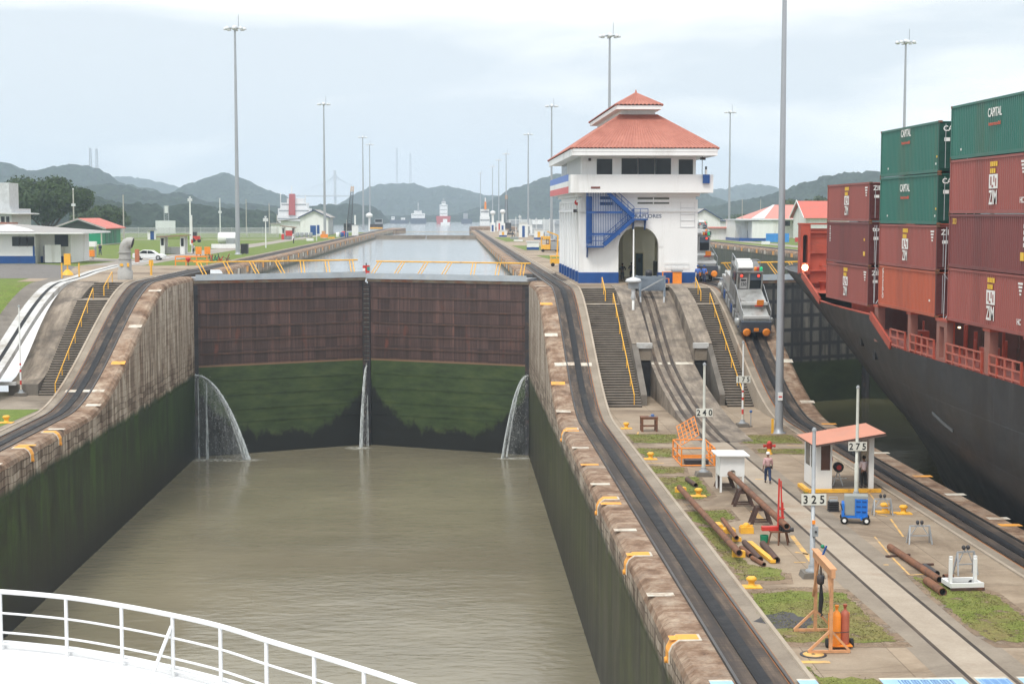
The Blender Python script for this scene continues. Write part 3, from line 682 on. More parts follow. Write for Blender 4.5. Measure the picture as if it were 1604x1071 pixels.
# ---------------------------------------------------------------- leaking water jets
def jet_mat():
    k = NT('falling white water'); n = k.noise(k.coord((2.2, 2.2, .35)), 2.2, 6, .7)
    k.col((.75, .8, .82)); k.rough(.5); k.l(k.rng(n, .40, .64, .10, .8), k.b.inputs['Alpha']); return k.mat
JET = jet_mat()
FOAM = mat('white foam', (.72, .73, .70), .7, .08, 3)
FOAMSOFT = None
def foam_mat():
    k = NT('spreading foam'); n = k.noise(k.coord((1, 1.6, 1)), 2.2, 7, .75); k.col((.66, .66, .60)); k.rough(.6)
    at = k.n('ShaderNodeAttribute'); at.attribute_name = 'edge'
    k.l(k.math('MULTIPLY', k.rng(n, .42, .58), at.outputs['Fac']), k.b.inputs['Alpha']); return k.mat
FOAMSOFT = foam_mat()
def jets(name, label, fans, threads, foam):
    "fans: (x0, y0, z0, reach, y1, layers); threads: point lists; foam: (cx, cy, rx, ry)"
    root = thing(name, label, 'water jet')
    rnd = random.Random(hash(label) % 1000 if False else len(label))
    for (x0, y0, z0, rx, y1, nl) in fans:
        fz = lambda t, s_: z0 + .12 * math.sin(3 * t) * s_ - (z0 - WL) * t ** 2
        b = MB(); b2 = MB(); ev = []
        for l in range(nl):                                  # layered veils of falling water
            yo = (l - nl / 2) * .16; NS, NT_ = 14, 16; vs = []
            for a in range(NS + 1):
                s_ = (a / NS) ** .8
                for c in range(NT_ + 1):
                    t = c / NT_; w = .10 * t; ev.append((.34 + .66 * s_ ** 3) * (1 - .45 * t))
                    vs.append((x0 + rx * s_ * t + w * mnoise.noise(Vector((a * .7, c * .3, l * 3))) , y0 + (y1 - y0) * t + yo * (.3 + t) + .1 * mnoise.noise(Vector((a, c * .5, l))), max(WL, fz(t, s_) - .5 * (1 - s_) * (1 - t) * t)))
            b.add(vs, [(a*(NT_+1)+c, a*(NT_+1)+c+1, (a+1)*(NT_+1)+c+1, (a+1)*(NT_+1)+c) for a in range(NS) for c in range(NT_)], VEIL, smooth=True)
        o = b.build('veil', root); at = o.data.attributes.new('edge', 'FLOAT', 'POINT'); at.data.foreach_set('value', ev)
        for q in range(4 + 3 * nl):                          # dense outer lip
            of = [rnd.gauss(0, .10) for _ in range(3)]; pts = []
            for c in range(13):
                t = c / 12; s_ = 1 - abs(of[0]) * .6; g = .25 + 1.3 * t
                pts.append((x0 + rx * s_ * t + of[0] * g * .4, y0 + (y1 - y0) * t + of[1] * g, max(WL, fz(t, 1) + of[2] * g)))
            b2.tube(pts, [.05 + .05 * c / 12 for c in range(13)], JET, 5, False)
        b2.build('stream', root)
        d = MB()
        for q in range(900):
            t = rnd.random() ** .6; s_ = rnd.random() ** .5; p = Vector((x0 + rx * s_ * t * rnd.uniform(.95, 1.06), y0 + (y1 - y0) * t + rnd.gauss(0, .25), fz(t, s_) + rnd.gauss(0, .14))); r_ = rnd.uniform(.006, .02)
            if p.z < WL: continue
            d.add([p + Vector((-r_, 0, -r_)), p + Vector((r_, 0, -r_)), p + Vector((0, r_, 0)), p + Vector((0, 0, r_ * 3))], [(0,1,3),(1,2,3),(0,2,3)], FOAM)
        tag(d.build('spray', root), kind='stuff')
    for pts, r in threads:
        b = MB()
        for q in range(5):
            of = Vector((rnd.gauss(0, r), rnd.gauss(0, r), 0)); b.tube([Vector(p) + of * (.3 + .8 * j / (len(pts) - 1)) for j, p in enumerate(pts)], [r * (.35 + .5 * j / (len(pts) - 1)) for j in range(len(pts))], JET, 6, False)
        b.build('thread', root)
    f = MB(); ed = []
    for (cx, cy, rx, ry) in foam:
        n_, m_ = 24, 5; vs = []; o = len(f.v)
        for a in range(m_ + 1):
            for c in range(n_): q = 2 * math.pi * c / n_; vs.append((cx + rx * a / m_ * math.cos(q), cy + ry * a / m_ * math.sin(q), WL + .03)); ed.append((1 - a / m_) ** .7)
        f.add(vs, [(a*n_+c, a*n_+(c+1) % n_, (a+1)*n_+(c+1) % n_, (a+1)*n_+c) for a in range(m_) for c in range(n_)], FOAMSOFT)
    o = f.build('foam', root); at = o.data.attributes.new('edge', 'FLOAT', 'POINT'); at.data.foreach_set('value', ed)
def veil_mat():
    k = NT('veil of falling water'); n = k.noise(k.coord((2.6, 2.6, .18)), 2.0, 7, .75); n2 = k.noise(k.coord((1, 1, .6)), 1.1, 5, .7)
    k.col((.72, .77, .80)); k.rough(.6); at = k.n('ShaderNodeAttribute'); at.attribute_name = 'edge'; k.l(k.math('MULTIPLY', k.math('MULTIPLY', k.rng(n, .46, .72, 0, .75), at.outputs['Fac']), k.rng(n2, .35, .65, .1, 1.0)), k.b.inputs['Alpha']); return k.mat
VEIL = veil_mat()
col_ = lambda x, y, z0, dx=0: [(x + dx * (i / 9) ** 1.2, y, z0 - (z0 - WL) * i / 9) for i in range(10)]
jets('leaking_water', 'white water arching out of the gate corner at the grass bank wall', [(XL + .1, 160.0, -1.0, 5.6, 158.7, 4)], [(col_(XL + .45, 159.7, -1.3), .05), (col_(XL + 1.3, 159.6, -1.6), .07)], [(XL + 3.2, 158.5, 4.4, 1.2), (XL + 5.4, 158.3, 1.6, 1.0)])
jets('leaking_water', 'thin water jet falling from the seam between the two rusty gate leaves', [(XM + .05, 168.0, -.9, -.7, 167.0, 1)], [(col_(XM + .1, 168, -4), .05)], [(XM - .8, 166.3, 1.7, 1.4)])
jets('leaking_water', 'pale water spraying from the gate corner at the tower side wall', [(XR - .1, 160.0, -1.2, -2.7, 158.7, 2)], [], [(XR - 1.6, 158.6, 2.5, .9)])

# ---------------------------------------------------------------- hills, forest, lake shore
def forest_mat(name, a, b):
    k = NT(name); w = k.coord(world=True); n1 = k.noise(w, .03, 9, .75); n2 = k.noise(w, .12, 6, .75); k.bump(n2, 1.0, 6.0)
    c = k.ramp(n1, [(.3, a), (.7, b)]); c = k.mix(.6, c, k.ramp(n2, [(.38, .2), (.62, 1.5)]), 'MULTIPLY'); k.col(c); k.rough(.95); k.b.inputs['Specular IOR Level'].default_value = .1; return k.mat
FOREST = forest_mat('forest canopy', (.013, .027, .018), (.042, .068, .038))
def ridge(sil, Y, depth, label_none=None, amp=4.0, step=None, back=1.0):
    pts = [Q(px, py, Y) for px, py in sil]; tab = [(p.x, p.z) for p in pts]
    x0, x1 = tab[0][0], tab[-1][0]; n = int(min(220, max(60, (x1 - x0) / (step or Y / 450)))); rows = 56
    b = MB(); vs = []
    for j in range(rows):
        v = j / (rows - 1)                     # 0 at the near foot, .7 on the ridge, 1 on the far foot
        for i in range(n):
            x = x0 + (x1 - x0) * i / (n - 1); h = lerp_tab(tab, x) - 6.0
            p = S(v / .7) if v < .7 else S((1 - v) / .3)
            y = Y + (v - .7) * depth; q = Vector((x, y, 0))
            bump = mnoise.fractal(q * (8.0 / Y * 2.2), 1.0, 2.1, 4) * h * .16 * (1 - p) * p * 4
            can = (1 - abs(mnoise.noise(q * .04))) * amp * 1.1 + (1 - abs(mnoise.noise(q * .1 + Vector((5, 3, 1))))) * amp * .8
            z = 6.0 + h * p + bump + (can - amp * 1.6) * min(1, p * 3) * (1 if h > 6 else .4)
            vs.append((x, y, z if 0 < j < rows - 1 else 2.0))
    b.add(vs, [(j*n+i, j*n+i+1, (j+1)*n+i+1, (j+1)*n+i) for j in range(rows-1) for i in range(n-1)], FOREST, smooth=False)
    return tag(b.build('hill'), kind='structure')
ridge([(-60,295),(60,318),(100,308),(130,298),(160,290),(200,292),(230,298),(246,302),(262,311),(275,303),(290,303),(312,312),(330,320),(345,318),(372,322),(400,321),(430,325),(480,326),(510,321),(545,322),(575,324),(593,328),(604,343),(612,349)], 1560, 420, amp=9)
ridge([(-80,318),(60,320),(120,312),(150,310),(185,322),(230,320),(262,327),(300,322),(345,330),(400,331),(432,338),(450,346),(462,351)], 950, 260, amp=9)
ridge([(-80,262),(0,256),(16,256),(45,270),(70,268),(86,264),(110,259),(130,258),(152,264),(168,272),(190,287),(240,297),(262,306),(300,330),(330,345)], 2150, 700, amp=10)
ridge([(120,300),(180,278),(196,276),(226,281),(260,287),(285,294),(310,302),(380,330)], 3700, 900, amp=12)
ridge([(230,340),(270,312),(290,300),(310,285),(335,278),(352,271),(358,270),(366,277),(386,283),(402,291),(422,299),(450,309),(480,322),(520,338)], 2500, 700, amp=10)
ridge([(500,345),(530,324),(548,312),(562,301),(590,290),(620,287),(650,288),(670,296),(696,291),(722,297),(748,304),(778,308),(810,318),(850,345)], 2900, 800, amp=10)
ridge([(690,345),(760,322),(780,307),(802,294),(826,289),(850,280),(866,274),(900,268),(960,262),(1010,270),(1060,285),(1100,305),(1150,325),(1190,345)], 2100, 600, amp=9)
ridge([(1040,345),(1080,320),(1100,300),(1122,296),(1135,299),(1150,291),(1172,289),(1202,292),(1232,301),(1300,320)], 3300, 800, amp=11)
ridge([(1060,345),(1100,328),(1150,317),(1192,309),(1225,300),(1252,290),(1282,278),(1330,271),(1362,271),(1385,274),(1440,262),(1520,265),(1604,250),(1680,262)], 1500, 520, amp=9)
ridge([(560,346),(600,340),(640,339),(690,338),(740,338),(790,337),(850,336),(960,335),(1080,330)], 1900, 260, amp=8)

# haze: the humid air over the lake
hz = MB(); hz.box(-2900, 2900, -70, 4400, -17, 172, None if False else WHITE); ho = hz.build('haze'); ho.data.materials.clear()
hm = bpy.data.materials.new('humid air'); hm.use_nodes = True; t = hm.node_tree; t.nodes.clear()
o_ = t.nodes.new('ShaderNodeOutputMaterial'); v_ = t.nodes.new('ShaderNodeVolumePrincipled'); v_.inputs['Color'].default_value = (.71, .85, 1.0, 1); v_.inputs['Density'].default_value = .00024; v_.inputs['Anisotropy'].default_value = .2
t.links.new(v_.outputs[0], o_.inputs['Volume']); ho.data.materials.append(hm); tag(ho, kind='stuff')

# trees
def leafmat(name, a, b):
    k = NT(name); n1 = k.noise(k.coord(), .5, 6, .7); n2 = k.noise(k.coord(), 3, 3)
    c = k.ramp(n1, [(.3, a), (.7, b)]); c = k.mix(.5, c, k.ramp(n2, [(.3, .5), (.7, 1.2)]), 'MULTIPLY'); k.col(c); k.rough(.7); k.b.inputs['Specular IOR Level'].default_value = .25; return k.mat
LEAFD = leafmat('dark tree leaves', (.018, .040, .011), (.060, .100, .024))
LEAFM = leafmat('mid green tree leaves', (.035, .06, .016), (.085, .12, .034))
BARK = mat('tree bark', (.09, .065, .045), .9, .3, 4)
def tree(name, label, loc, w, h, trunk, leaf, n, size, seed, group=None, dome=1.0):
    rnd = random.Random(seed); root = thing(name, label, 'tree', loc, 0, group)
    t = MB(); t.tube([(0,0,-.3),(.1,0,trunk*.6),(0,.1,trunk*1.3)], [w*.035,w*.026,w*.016], BARK, 8)
    lobes = []
    for i in range(13):
        a = i * 2.4 + rnd.random(); r = w * .34 * math.sqrt((i + .5) / 13) * 1.15; zz = trunk + (h - trunk) * (.32 + .42 * rnd.random() * dome * (1 - .55 * (r / (w * .4)) ** 2) + .08)
        lobes.append((Vector((math.cos(a) * r, math.sin(a) * r, zz)), w * rnd.uniform(.13, .21)))
        t.tube([(0, .05, trunk * rnd.uniform(.6, 1.1)), Vector((math.cos(a) * r * .5, math.sin(a) * r * .5, (trunk + zz) * .5)), lobes[-1][0]], [w*.012, w*.009, w*.003], BARK, 5, False)
    t.build('trunk', root); c = MB()
    vs = []; fs = []
    for i in range(n):
        ce, rr = rnd.choice(lobes); d = Vector((rnd.gauss(0,1), rnd.gauss(0,1), rnd.gauss(0,1))).normalized()
        q = ce + Vector((d.x, d.y, d.z * .72)) * rr * (rnd.random() ** .45) * rnd.uniform(.8, 1.2)
        if q.z > h * 1.04 or q.z < trunk * .5: continue
        nrm = (d + Vector((rnd.gauss(0,.7), rnd.gauss(0,.7), rnd.gauss(.4,.6)))).normalized(); u = nrm.orthogonal().normalized(); v = nrm.cross(u); a = rnd.uniform(0, 6.28)
        u, v = u * math.cos(a) + v * math.sin(a), v * math.cos(a) - u * math.sin(a); s_ = size * rnd.uniform(.6, 1.3); k = len(vs)
        vs += [q - u*s_, q - v*s_*.55, q + u*s_, q + v*s_*.55 + nrm * s_ * .2]; fs.append((k, k+1, k+2, k+3))
    c.add(vs, fs, leaf); c.build('crown', root); return root
def T(px, base_py, Y, z=UPL): p = Q(px, base_py, Y); return (p.x, Y, z)
tree('broad_tree', 'broad dark rounded tree behind the long white building', T(74, 340, 390), 23.5, 15.6, 2.2, LEAFD, 30000, .42, 1)
tree('round_tree', 'round dark tree beside the green warehouse roof', T(165, 340, 470), 13, 9.5, 1.6, LEAFD, 6500, .42, 2)
tree('round_tree', 'smaller round tree behind the red metal roof', T(134, 340, 520), 11, 8.5, 1.5, LEAFM, 4500, .42, 3)
tree('low_tree', 'low dark tree at the foot of the wooded hill by the grey pole', T(184, 345, 560), 10, 6.5, 1.0, LEAFD, 3500, .4, 5)
for i, (px, Y, w, h, lb) in enumerate([(1238, 640, 14, 15.5, 'tall tree directly behind the huge light pole'), (1262, 560, 16, 12.0, 'bushy tree above the ridge of the red hipped roof'), (1286, 600, 15, 15.5, 'taller tree rising behind the red gabled roof'), (1310, 560, 15, 15, 'dense tree behind the top brown container'), (1212, 700, 11, 9, 'small dark tree behind the red roofed building'), (1168, 760, 20, 6.5, 'wide dark shrub like tree behind the flat white building')]):
    tree('leafy_tree', lb, T(px, 340, Y, UP), w, h, 1.6, LEAFM if i % 2 == 0 else LEAFD, 5200, .5, 20 + i, 'trees behind the red roofed buildings')
def W(b, name, root, bevel=0):
    "a part whose shapes are given in world coordinates"
    return b.build(name, root, (-root.location.x, -root.location.y, -root.location.z), 0, bevel)

# ---------------------------------------------------------------- control tower
WALLW = mat('tower white stucco', (.82, .83, .83), .6, .03, .6, dirt=(.64, .64, .62), dirt_amt=.35, streak=True, bump=.08)
CREAM = mat('cream plaster', (.70, .66, .46), .7, .06, .7, dirt=(.5, .46, .33), dirt_amt=.25)
def tiles():
    k = NT('red roof tiles'); w = k.coord()
    n1 = k.noise(w, .8, 7, .7); n2 = k.noise(w, 7, 3)
    c = k.ramp(n1, [(.28, (.36, .125, .09)), (.72, (.52, .215, .16))]); c = k.mix(.35, c, k.ramp(n2, [(.3, .55), (.7, 1.15)]), 'MULTIPLY')
    k.col(c); k.rough(.75); k.bump(n2, .3, .03); return k.mat
TILE = tiles()
tower = thing('control_tower', 'white control tower with red tiled hip roof and blue outside stairs', 'tower', (18.1, 156, UP))
x0, x1, y0, y1 = 12.5, 23.7, 156.0, 185.0
ax0, ax1, asp = 16.15, 20.1, 11.85; acx = (ax0 + ax1) / 2; ar = (ax1 - ax0) / 2
b = MB(); zt = 21.0
b.quad((x0,y0,UP+1.05),(ax0,y0,UP+1.05),(ax0,y0,zt),(x0,y0,zt),WALLW); b.quad((ax1,y0,UP+1.05),(x1,y0,UP+1.05),(x1,y0,zt),(ax1,y0,zt),WALLW)
n = 20
for i in range(n):
    a0 = math.pi - math.pi * i / n; a1 = math.pi - math.pi * (i + 1) / n
    p, q = (acx + ar*math.cos(a0), asp + ar*math.sin(a0)), (acx + ar*math.cos(a1), asp + ar*math.sin(a1))
    b.quad((p[0],y0,p[1]),(q[0],y0,q[1]),(q[0],y0,zt),(p[0],y0,zt),WALLW)
    b.quad((p[0],y0,p[1]),(p[0],y0+.7,p[1]),(q[0],y0+.7,q[1]),(q[0],y0,q[1]),WALLW)
    r2 = ar + .42                                           # raised arch moulding
    p2, q2 = (acx + r2*math.cos(a0), asp + r2*math.sin(a0)), (acx + r2*math.cos(a1), asp + r2*math.sin(a1))
    b.quad((p[0],y0-.06,p[1]),(q[0],y0-.06,q[1]),(q2[0],y0-.06,q2[1]),(p2[0],y0-.06,p2[1]),WALLW)
    b.quad((p2[0],y0-.06,p2[1]),(q2[0],y0-.06,q2[1]),(q2[0],y0,q2[1]),(p2[0],y0,p2[1]),WALLW)
b.quad((ax0,y0,UP+1.05),(ax0,y0+.7,UP+1.05),(ax0,y0+.7,asp),(ax0,y0,asp),WALLW); b.quad((ax1,y0,UP+1.05),(ax1,y0+.7,UP+1.05),(ax1,y0+.7,asp),(ax1,y0,asp),WALLW)
b.quad((x0,y0,UP),(x0,y1,UP),(x0,y1,zt),(x0,y0,zt),WALLW); b.quad((x1,y0,UP),(x1,165.5,UP),(x1,165.5,zt),(x1,y0,zt),WALLW); b.quad((x1,171.8,UP),(x1,y1,UP),(x1,y1,zt),(x1,171.8,zt),WALLW); b.quad((x1,165.5,13.6),(x1,171.8,13.6),(x1,171.8,zt),(x1,165.5,zt),WALLW); b.quad((x0,y1,UP),(15.6,y1,UP),(15.6,y1,zt),(x0,y1,zt),WALLW); b.quad((18.3,y1,UP),(x1,y1,UP),(x1,y1,zt),(18.3,y1,zt),WALLW); b.quad((15.6,y1,14),(18.3,y1,14),(18.3,y1,zt),(15.6,y1,zt),WALLW)  # gap in the x1 side: unseen doorway, added to bring daylight into the hall
for i in range(8):                                          # pilasters down the long side
    y = y0 + .5 + i * 4.0
    if y < y1: b.box(x0 - .22, x0, y - .5, y + .5, UP, 16.4, WALLW); b.box(x1, x1 + .22, y - .5, y + .5, UP, 16.4, WALLW)
b.box(x0 - .28, x1 + .28, y0 - .12, y1 + .12, 15.25, 15.45, WALLW); b.box(x0 - .2, x1 + .2, y0 - .08, y1 + .08, 16.2, 16.45, WALLW)
W(b, 'wall', tower)
b = MB()
for a, c in ((x0 - .05, ax0), (ax1, x1 + .05)): b.box(a, c, y0 - .05, y0 + .2, UP + .002, UP + 1.05, BLUE)
b.box(ax0 - .01, ax0 + .06, y0 + .2, y0 + .72, UP, UP + 1.05, BLUE); b.box(ax1 - .06, ax1 + .01, y0 + .2, y0 + .72, UP, UP + 1.05, BLUE)
b.box(x0 - .05, x0 + .2, y0 + .2, y1, UP + .002, UP + 1.05, BLUE); b.box(x1 - .2, x1 + .05, y0 + .2, y1, UP + .002, UP + 1.05, BLUE)
for i in range(8):
    y = y0 + .5 + i * 4.0
    if y < y1: b.box(x0 - .27, x0 - .05, y - .55, y + .55, UP + .003, UP + 1.06, BLUE)
W(b, 'blue_plinth', tower)
b = MB()                                                    # slim niches and small windows of the long side
for i in range(7):
    y = y0 + 2.5 + i * 4.0
    b.box(x0 - .012, x0 + .01, y - .25, y + .25, UP + 3, 13.2, mat('grey shade slit', (.35, .36, .37), .6)); b.box(x0 - .014, x0 + .01, y - .45, y + .45, 15.7, 16.15, GLASS)
for y in (157.3, 158.1, 162): b.box(x0 - .02, x0 + .01, y - .09, y + .09, 15.55, 17.1, GREYP)
W(b, 'slit_window', tower)
# hall behind the arch
b = MB(); hx0, hx1, hy1, px1 = 15.6, 20.9, 172.0, 18.3
LC = mat('light cream plaster', (.86, .84, .68), .7, .05, .7, dirt=(.7, .66, .5), dirt_amt=.2)
for xa, ya, yb, za_, zb_, m in ((hx1, y0+.7, 165.5, UP+1.0, 14.6, LC), (hx1, y0+.7, 165.5, UP, UP+1.0, BLUE), (hx1, 165.5, 171.8, 13.6, 14.6, LC), (hx0, y0+.7, y1, UP, 14.6, LC), (px1, hy1, y1, UP, 14.6, LC)): b.quad((xa,ya,za_),(xa,yb,za_),(xa,yb,zb_),(xa,ya,zb_), m)
b.quad((px1,hy1,UP),(hx1,hy1,UP),(hx1,hy1,14.6),(px1,hy1,14.6),LC); b.quad((hx0,y0+.7,14.6),(hx1,y0+.7,14.6),(hx1,y1,14.6),(hx0,y1,14.6),LC)
for a, c in ((hx0, ax0), (ax1, hx1)): b.quad((a,y0+.7,UP),(c,y0+.7,UP),(c,y0+.7,14.6),(a,y0+.7,14.6),LC)
b.quad((hx0,y0+.5,UP+.006),(hx1,y0+.5,UP+.006),(hx1,y1,UP+.006),(hx0,y1,UP+.006),CONCL)
b.quad((hx1,165.5,UP),(x1,165.5,UP),(x1,165.5,13.6),(hx1,165.5,13.6),LC); b.quad((hx1,hy1,UP),(x1,hy1,UP),(x1,hy1,13.6),(hx1,hy1,13.6),LC); b.quad((hx1,165.5,13.6),(x1,165.5,13.6),(x1,hy1,13.6),(hx1,hy1,13.6),LC)  # sides and ceiling of the added doorway that lights the hall
W(b, 'hall', tower)
b = MB(); b.box(19.7, 20.45, 171.86, 171.98, UP, UP + 2.5, mat('dark green door', (.01, .045, .06), .5)); b.box(19.6, 20.55, 171.9, 171.99, UP, UP + 2.65, CREAM); b.box(19.9, 20.2, 171.84, 171.86, UP + 1.55, UP + 2.0, GLASS); W(b, 'door', tower)
b = MB(); b.box(20.7, 20.88, 160.5, 165, UP + .3, UP + 1.9, mat('dark olive cabinet', (.05, .05, .035), .6)); b.box(20.7, 20.89, 159.2, 159.5, UP + 1.9, UP + 2.4, GREYP); W(b, 'switch_cabinet', tower)
# balcony with the flag striped side
bx0, bx1, by0, by1 = 11.35, 25.2, 154.6, 187.5
b = MB(); bz0, bz1 = 17.25, 18.85
b.box(bx0, bx1, by0, by1, bz0 - .15, bz0, WALLW); b.box(bx0, bx1, by0, by0 + .15, bz0 + .001, bz1, WALLW); b.box(bx1 - .15, bx1, by0 + .15, by1, bz0 + .001, bz1, WALLW); b.box(bx0, bx0 + .15, by0 + .15, by1, bz0 + .001, bz1, WALLW)
b.box(x0 - .35, x1 + .35, y0 - .4, y1 + .4, bz0 - .5, bz0 - .151, WALLW); W(b, 'balcony', tower)
b = MB(); FL1 = mat('flag blue paint', (.10, .20, .55), .5, .1); FL2 = mat('flag red paint', (.62, .12, .12), .5, .1)
ya, yb = 157.5, 187.5
b.quad((bx0-.012,ya,18.28),(bx0-.012,yb,18.28),(bx0-.012,yb,18.95),(bx0-.012,ya,18.95),FL1); b.quad((bx0-.012,ya,17.75),(bx0-.012,yb,17.75),(bx0-.012,yb,18.28),(bx0-.012,ya,18.28),WHITE); b.quad((bx0-.012,ya,17.08),(bx0-.012,yb,17.08),(bx0-.012,yb,17.75),(bx0-.012,ya,17.75),FL2)
W(b, 'flag_stripe', tower)
# control room windows
for a, c, z0, z1 in ((13.98, 15.5, 18.85, 20.4), (16.4, 17.98, 18.9, 20.45), (18.06, 19.62, 18.9, 20.45), (19.7, 21.25, 18.9, 20.45), (22.0, 23.4, 18.9, 20.35)):
    b = MB(); b.box(a, c, y0 - .03, y0 - .012, z0, z1, GLASS)
    f = MB()
    for q in ((a-.07, c+.07, z0-.09, z0), (a-.07, c+.07, z1, z1+.09), (a-.07, a, z0, z1), (c, c+.07, z0, z1)): f.box(q[0], q[1], y0 - .07, y0 - .002, q[2], q[3], WHITE)
    w_ = W(b, 'window', tower); o = f.build('window_frame', w_); 
for i in range(20):
    b = MB(); y = y0 + 1.2 + i * 1.4; b.box(x0 - .03, x0 - .012, y - .33, y + .33, 18.7, 20.6, GLASS if i > 13 else WHITE)
    if i < 14: b.box(x0 - .05, x0 - .03, y + .3, y + .42, 18.7, 20.6, GREYP)
    W(b, 'window', tower)
b = MB(); b.box(17.9, 21.2, y0 - .02, y0 + .002, 15.95, 16.72, WHITE)
W(b, 'window_frame', tower); b = MB(); b.box(18.0, 19.5, y0 - .04, y0 - .022, 16.02, 16.65, mat('greenish glass', (.12, .13, .11), .15)); b.box(19.6, 21.1, y0 - .04, y0 - .022, 16.02, 16.65, mat('greenish glass', (.12, .13, .11), .15)); W(b, 'window', tower)
b = MB(); b.box(14.3, 15.6, y0 - .03, y0 - .012, 15.9, 16.75, GLASS); W(b, 'window', tower)
b = MB()
for i in range(5): b.box(22.2, 24.0 - .35, y0 - .05, y0 - .01, 13.75 + i * .62, 13.75 + i * .62 + .05, mat('pale grey trim', (.62, .63, .64), .6))
for x in (22.2, 23.6): b.box(x, x + .05, y0 - .052, y0 - .011, 13.75, 16.3, mat('pale grey trim', (.62, .63, .64), .6))
W(b, 'louvre_vent', tower)
b = MB(); b.text('MIRAFLORES', .5, Matrix.Translation((18.75, y0 - .012, 14.82)) @ Matrix.Rotation(R(90), 4, 'X'), mat('grey lettering', (.13, .16, .24), .6), 1.15); W(b, 'lettering', tower)
# roofs
def hip(mb, X0, X1, Y0, Y1, z0, tx0, tx1, ty0, ty1, z1, m, step=.36):
    "hip roof whose planes carry rows of round tiles"
    def plane(a, b_, c, d):
        a, b_, c, d = map(Vector, (a, b_, c, d)); n = max(2, int((b_ - a).length / step)); nrm = (b_ - a).cross(d - a).normalized()
        if nrm.z < 0: nrm = -nrm
        vs = []; fs = []; K = 4
        for i in range(n * K + 1):
            t = i / (n * K); h = .12 * abs(math.sin(math.pi * t * n)) ** .7
            vs += [a.lerp(b_, t) + nrm * h, d.lerp(c, t) + nrm * h]
        for i in range(n * K): fs.append((2*i, 2*i+2, 2*i+3, 2*i+1))
        mb.add(vs, fs, m, smooth=True)
    plane((X0,Y0,z0),(X1,Y0,z0),(tx1,ty0,z1),(tx0,ty0,z1)); plane((X1,Y1,z0),(X0,Y1,z0),(tx0,ty1,z1),(tx1,ty1,z1))
    plane((X0,Y1,z0),(X0,Y0,z0),(tx0,ty0,z1),(tx0,ty1,z1)); plane((X1,Y0,z0),(X1,Y1,z0),(tx1,ty1,z1),(tx1,ty0,z1))
    for p, q in (((X0,Y0,z0),(tx0,ty0,z1)),((X1,Y0,z0),(tx1,ty0,z1)),((X0,Y1,z0),(tx0,ty1,z1)),((X1,Y1,z0),(tx1,ty1,z1))): mb.tube([p, q], .13, m, 6)
ex0, ex1, ey0, ey1 = 11.35, 25.35, 153.2, 190.0
b = MB(); hip(b, ex0 - .1, ex1 + .1, ey0 - .1, ey1 + .1, 21.3, 16.5, 20.1, 158.3, 184.9, 24.75, TILE); roof = W(b, 'roof', tower)
def roofpart(b, name): 
    return b.build(name, roof)
b = MB(); b.box(ex0, ex1, ey0, ey0 + .15, 20.62, 21.27, WALLW); b.box(ex0, ex0 + .15, ey0 + .15, ey1, 20.62, 21.27, WALLW); b.box(ex1 - .15, ex1, ey0 + .15, ey1, 20.62, 21.27, WALLW); b.box(ex0 + .15, ex1 - .15, ey0 + .15, ey1, 20.7, 20.8, WALLW); b.box(ex0 - .04, ex1 + .04, ey0 - .04, ey0, 21.0, 21.28, WALLW); roofpart(b, 'fascia')
b = MB(); b.box(16.6, 20.0, 158.6, 184.6, 24.6, 25.3, WALLW); roofpart(b, 'lantern_wall')
b = MB(); b.box(15.95, 20.4, 156.9, 186.9, 25.25, 25.62, WALLW); roofpart(b, 'lantern_fascia')
b = MB(); hip(b, 15.85, 20.5, 156.8, 187, 25.66, 18.12, 18.24, 159.6, 184.2, 26.95, TILE); b.tube([(18.18, 159.6, 26.9), (18.18, 159.6, 27.35)], [.16, .04], TILE, 8); roofpart(b, 'lantern_roof')
# outside stair
st = MB()
Y1s, Y2s = 154.9, 155.95
def flight(xa, za, xb, zb):
    for y in (Y1s, Y2s - .1): st.bar((xa, y, za), (xb, y, zb), .07, .36, BLUE)
    n = 16
    for i in range(n):
        t = (i + .5) / n; x = xa + (xb - xa) * t; z = za + (zb - za) * t; st.box(x - .14, x + .14, Y1s, Y2s, z - .02, z + .02, BLUE)
    for h in (.5, .95): st.tube([(xa, Y1s, za + h), (xb, Y1s, zb + h)], .035, BLUE, 5)
    for i in range(6):
        t = i / 5; x = xa + (xb - xa) * t; z = za + (zb - za) * t; st.tube([(x, Y1s, z), (x, Y1s, z + .95)], .03, BLUE, 5)
flight(14.5, 17.55, 17.55, 14.75); flight(17.5, 14.55, 14.65, 12.05)
for xa, xb, z in ((12.95, 14.55, 17.5), (17.4, 18.9, 14.6), (12.95, 14.65, 11.95)):
    st.box(xa, xb, Y1s, Y2s, z - .16, z, BLUE)
    for h in (.5, .95): st.tube([(xa, Y1s, z + h), (xb, Y1s, z + h)], .032, BLUE, 5)
    for x in (xa, (xa + xb) / 2, xb): st.tube([(x, Y1s, z), (x, Y1s, z + .95)], .032, BLUE, 5)
for x in (17.55, 18.7): st.prism([(Y2s, 14.44), (Y2s, 13.5), (Y1s + .3, 14.44)], 'x', x - .07, x + .07, BLUE)
st.prism([(Y2s, 11.79), (Y2s, 10.8), (Y1s + .3, 11.79)], 'x', 13.0, 13.12, BLUE)
for x in (17.55, 18.9):
    for h in (.5, .95): st.tube([(x, Y1s, 14.6 + h), (x, Y2s, 14.6 + h)], .03, BLUE, 5)
W(st, 'outside_stair', tower)
b = MB()                                                    # barred screen between the flights
b.box(12.9, 13.02, Y1s - .02, Y1s + .06, 11.95, 17.4, BLUE)
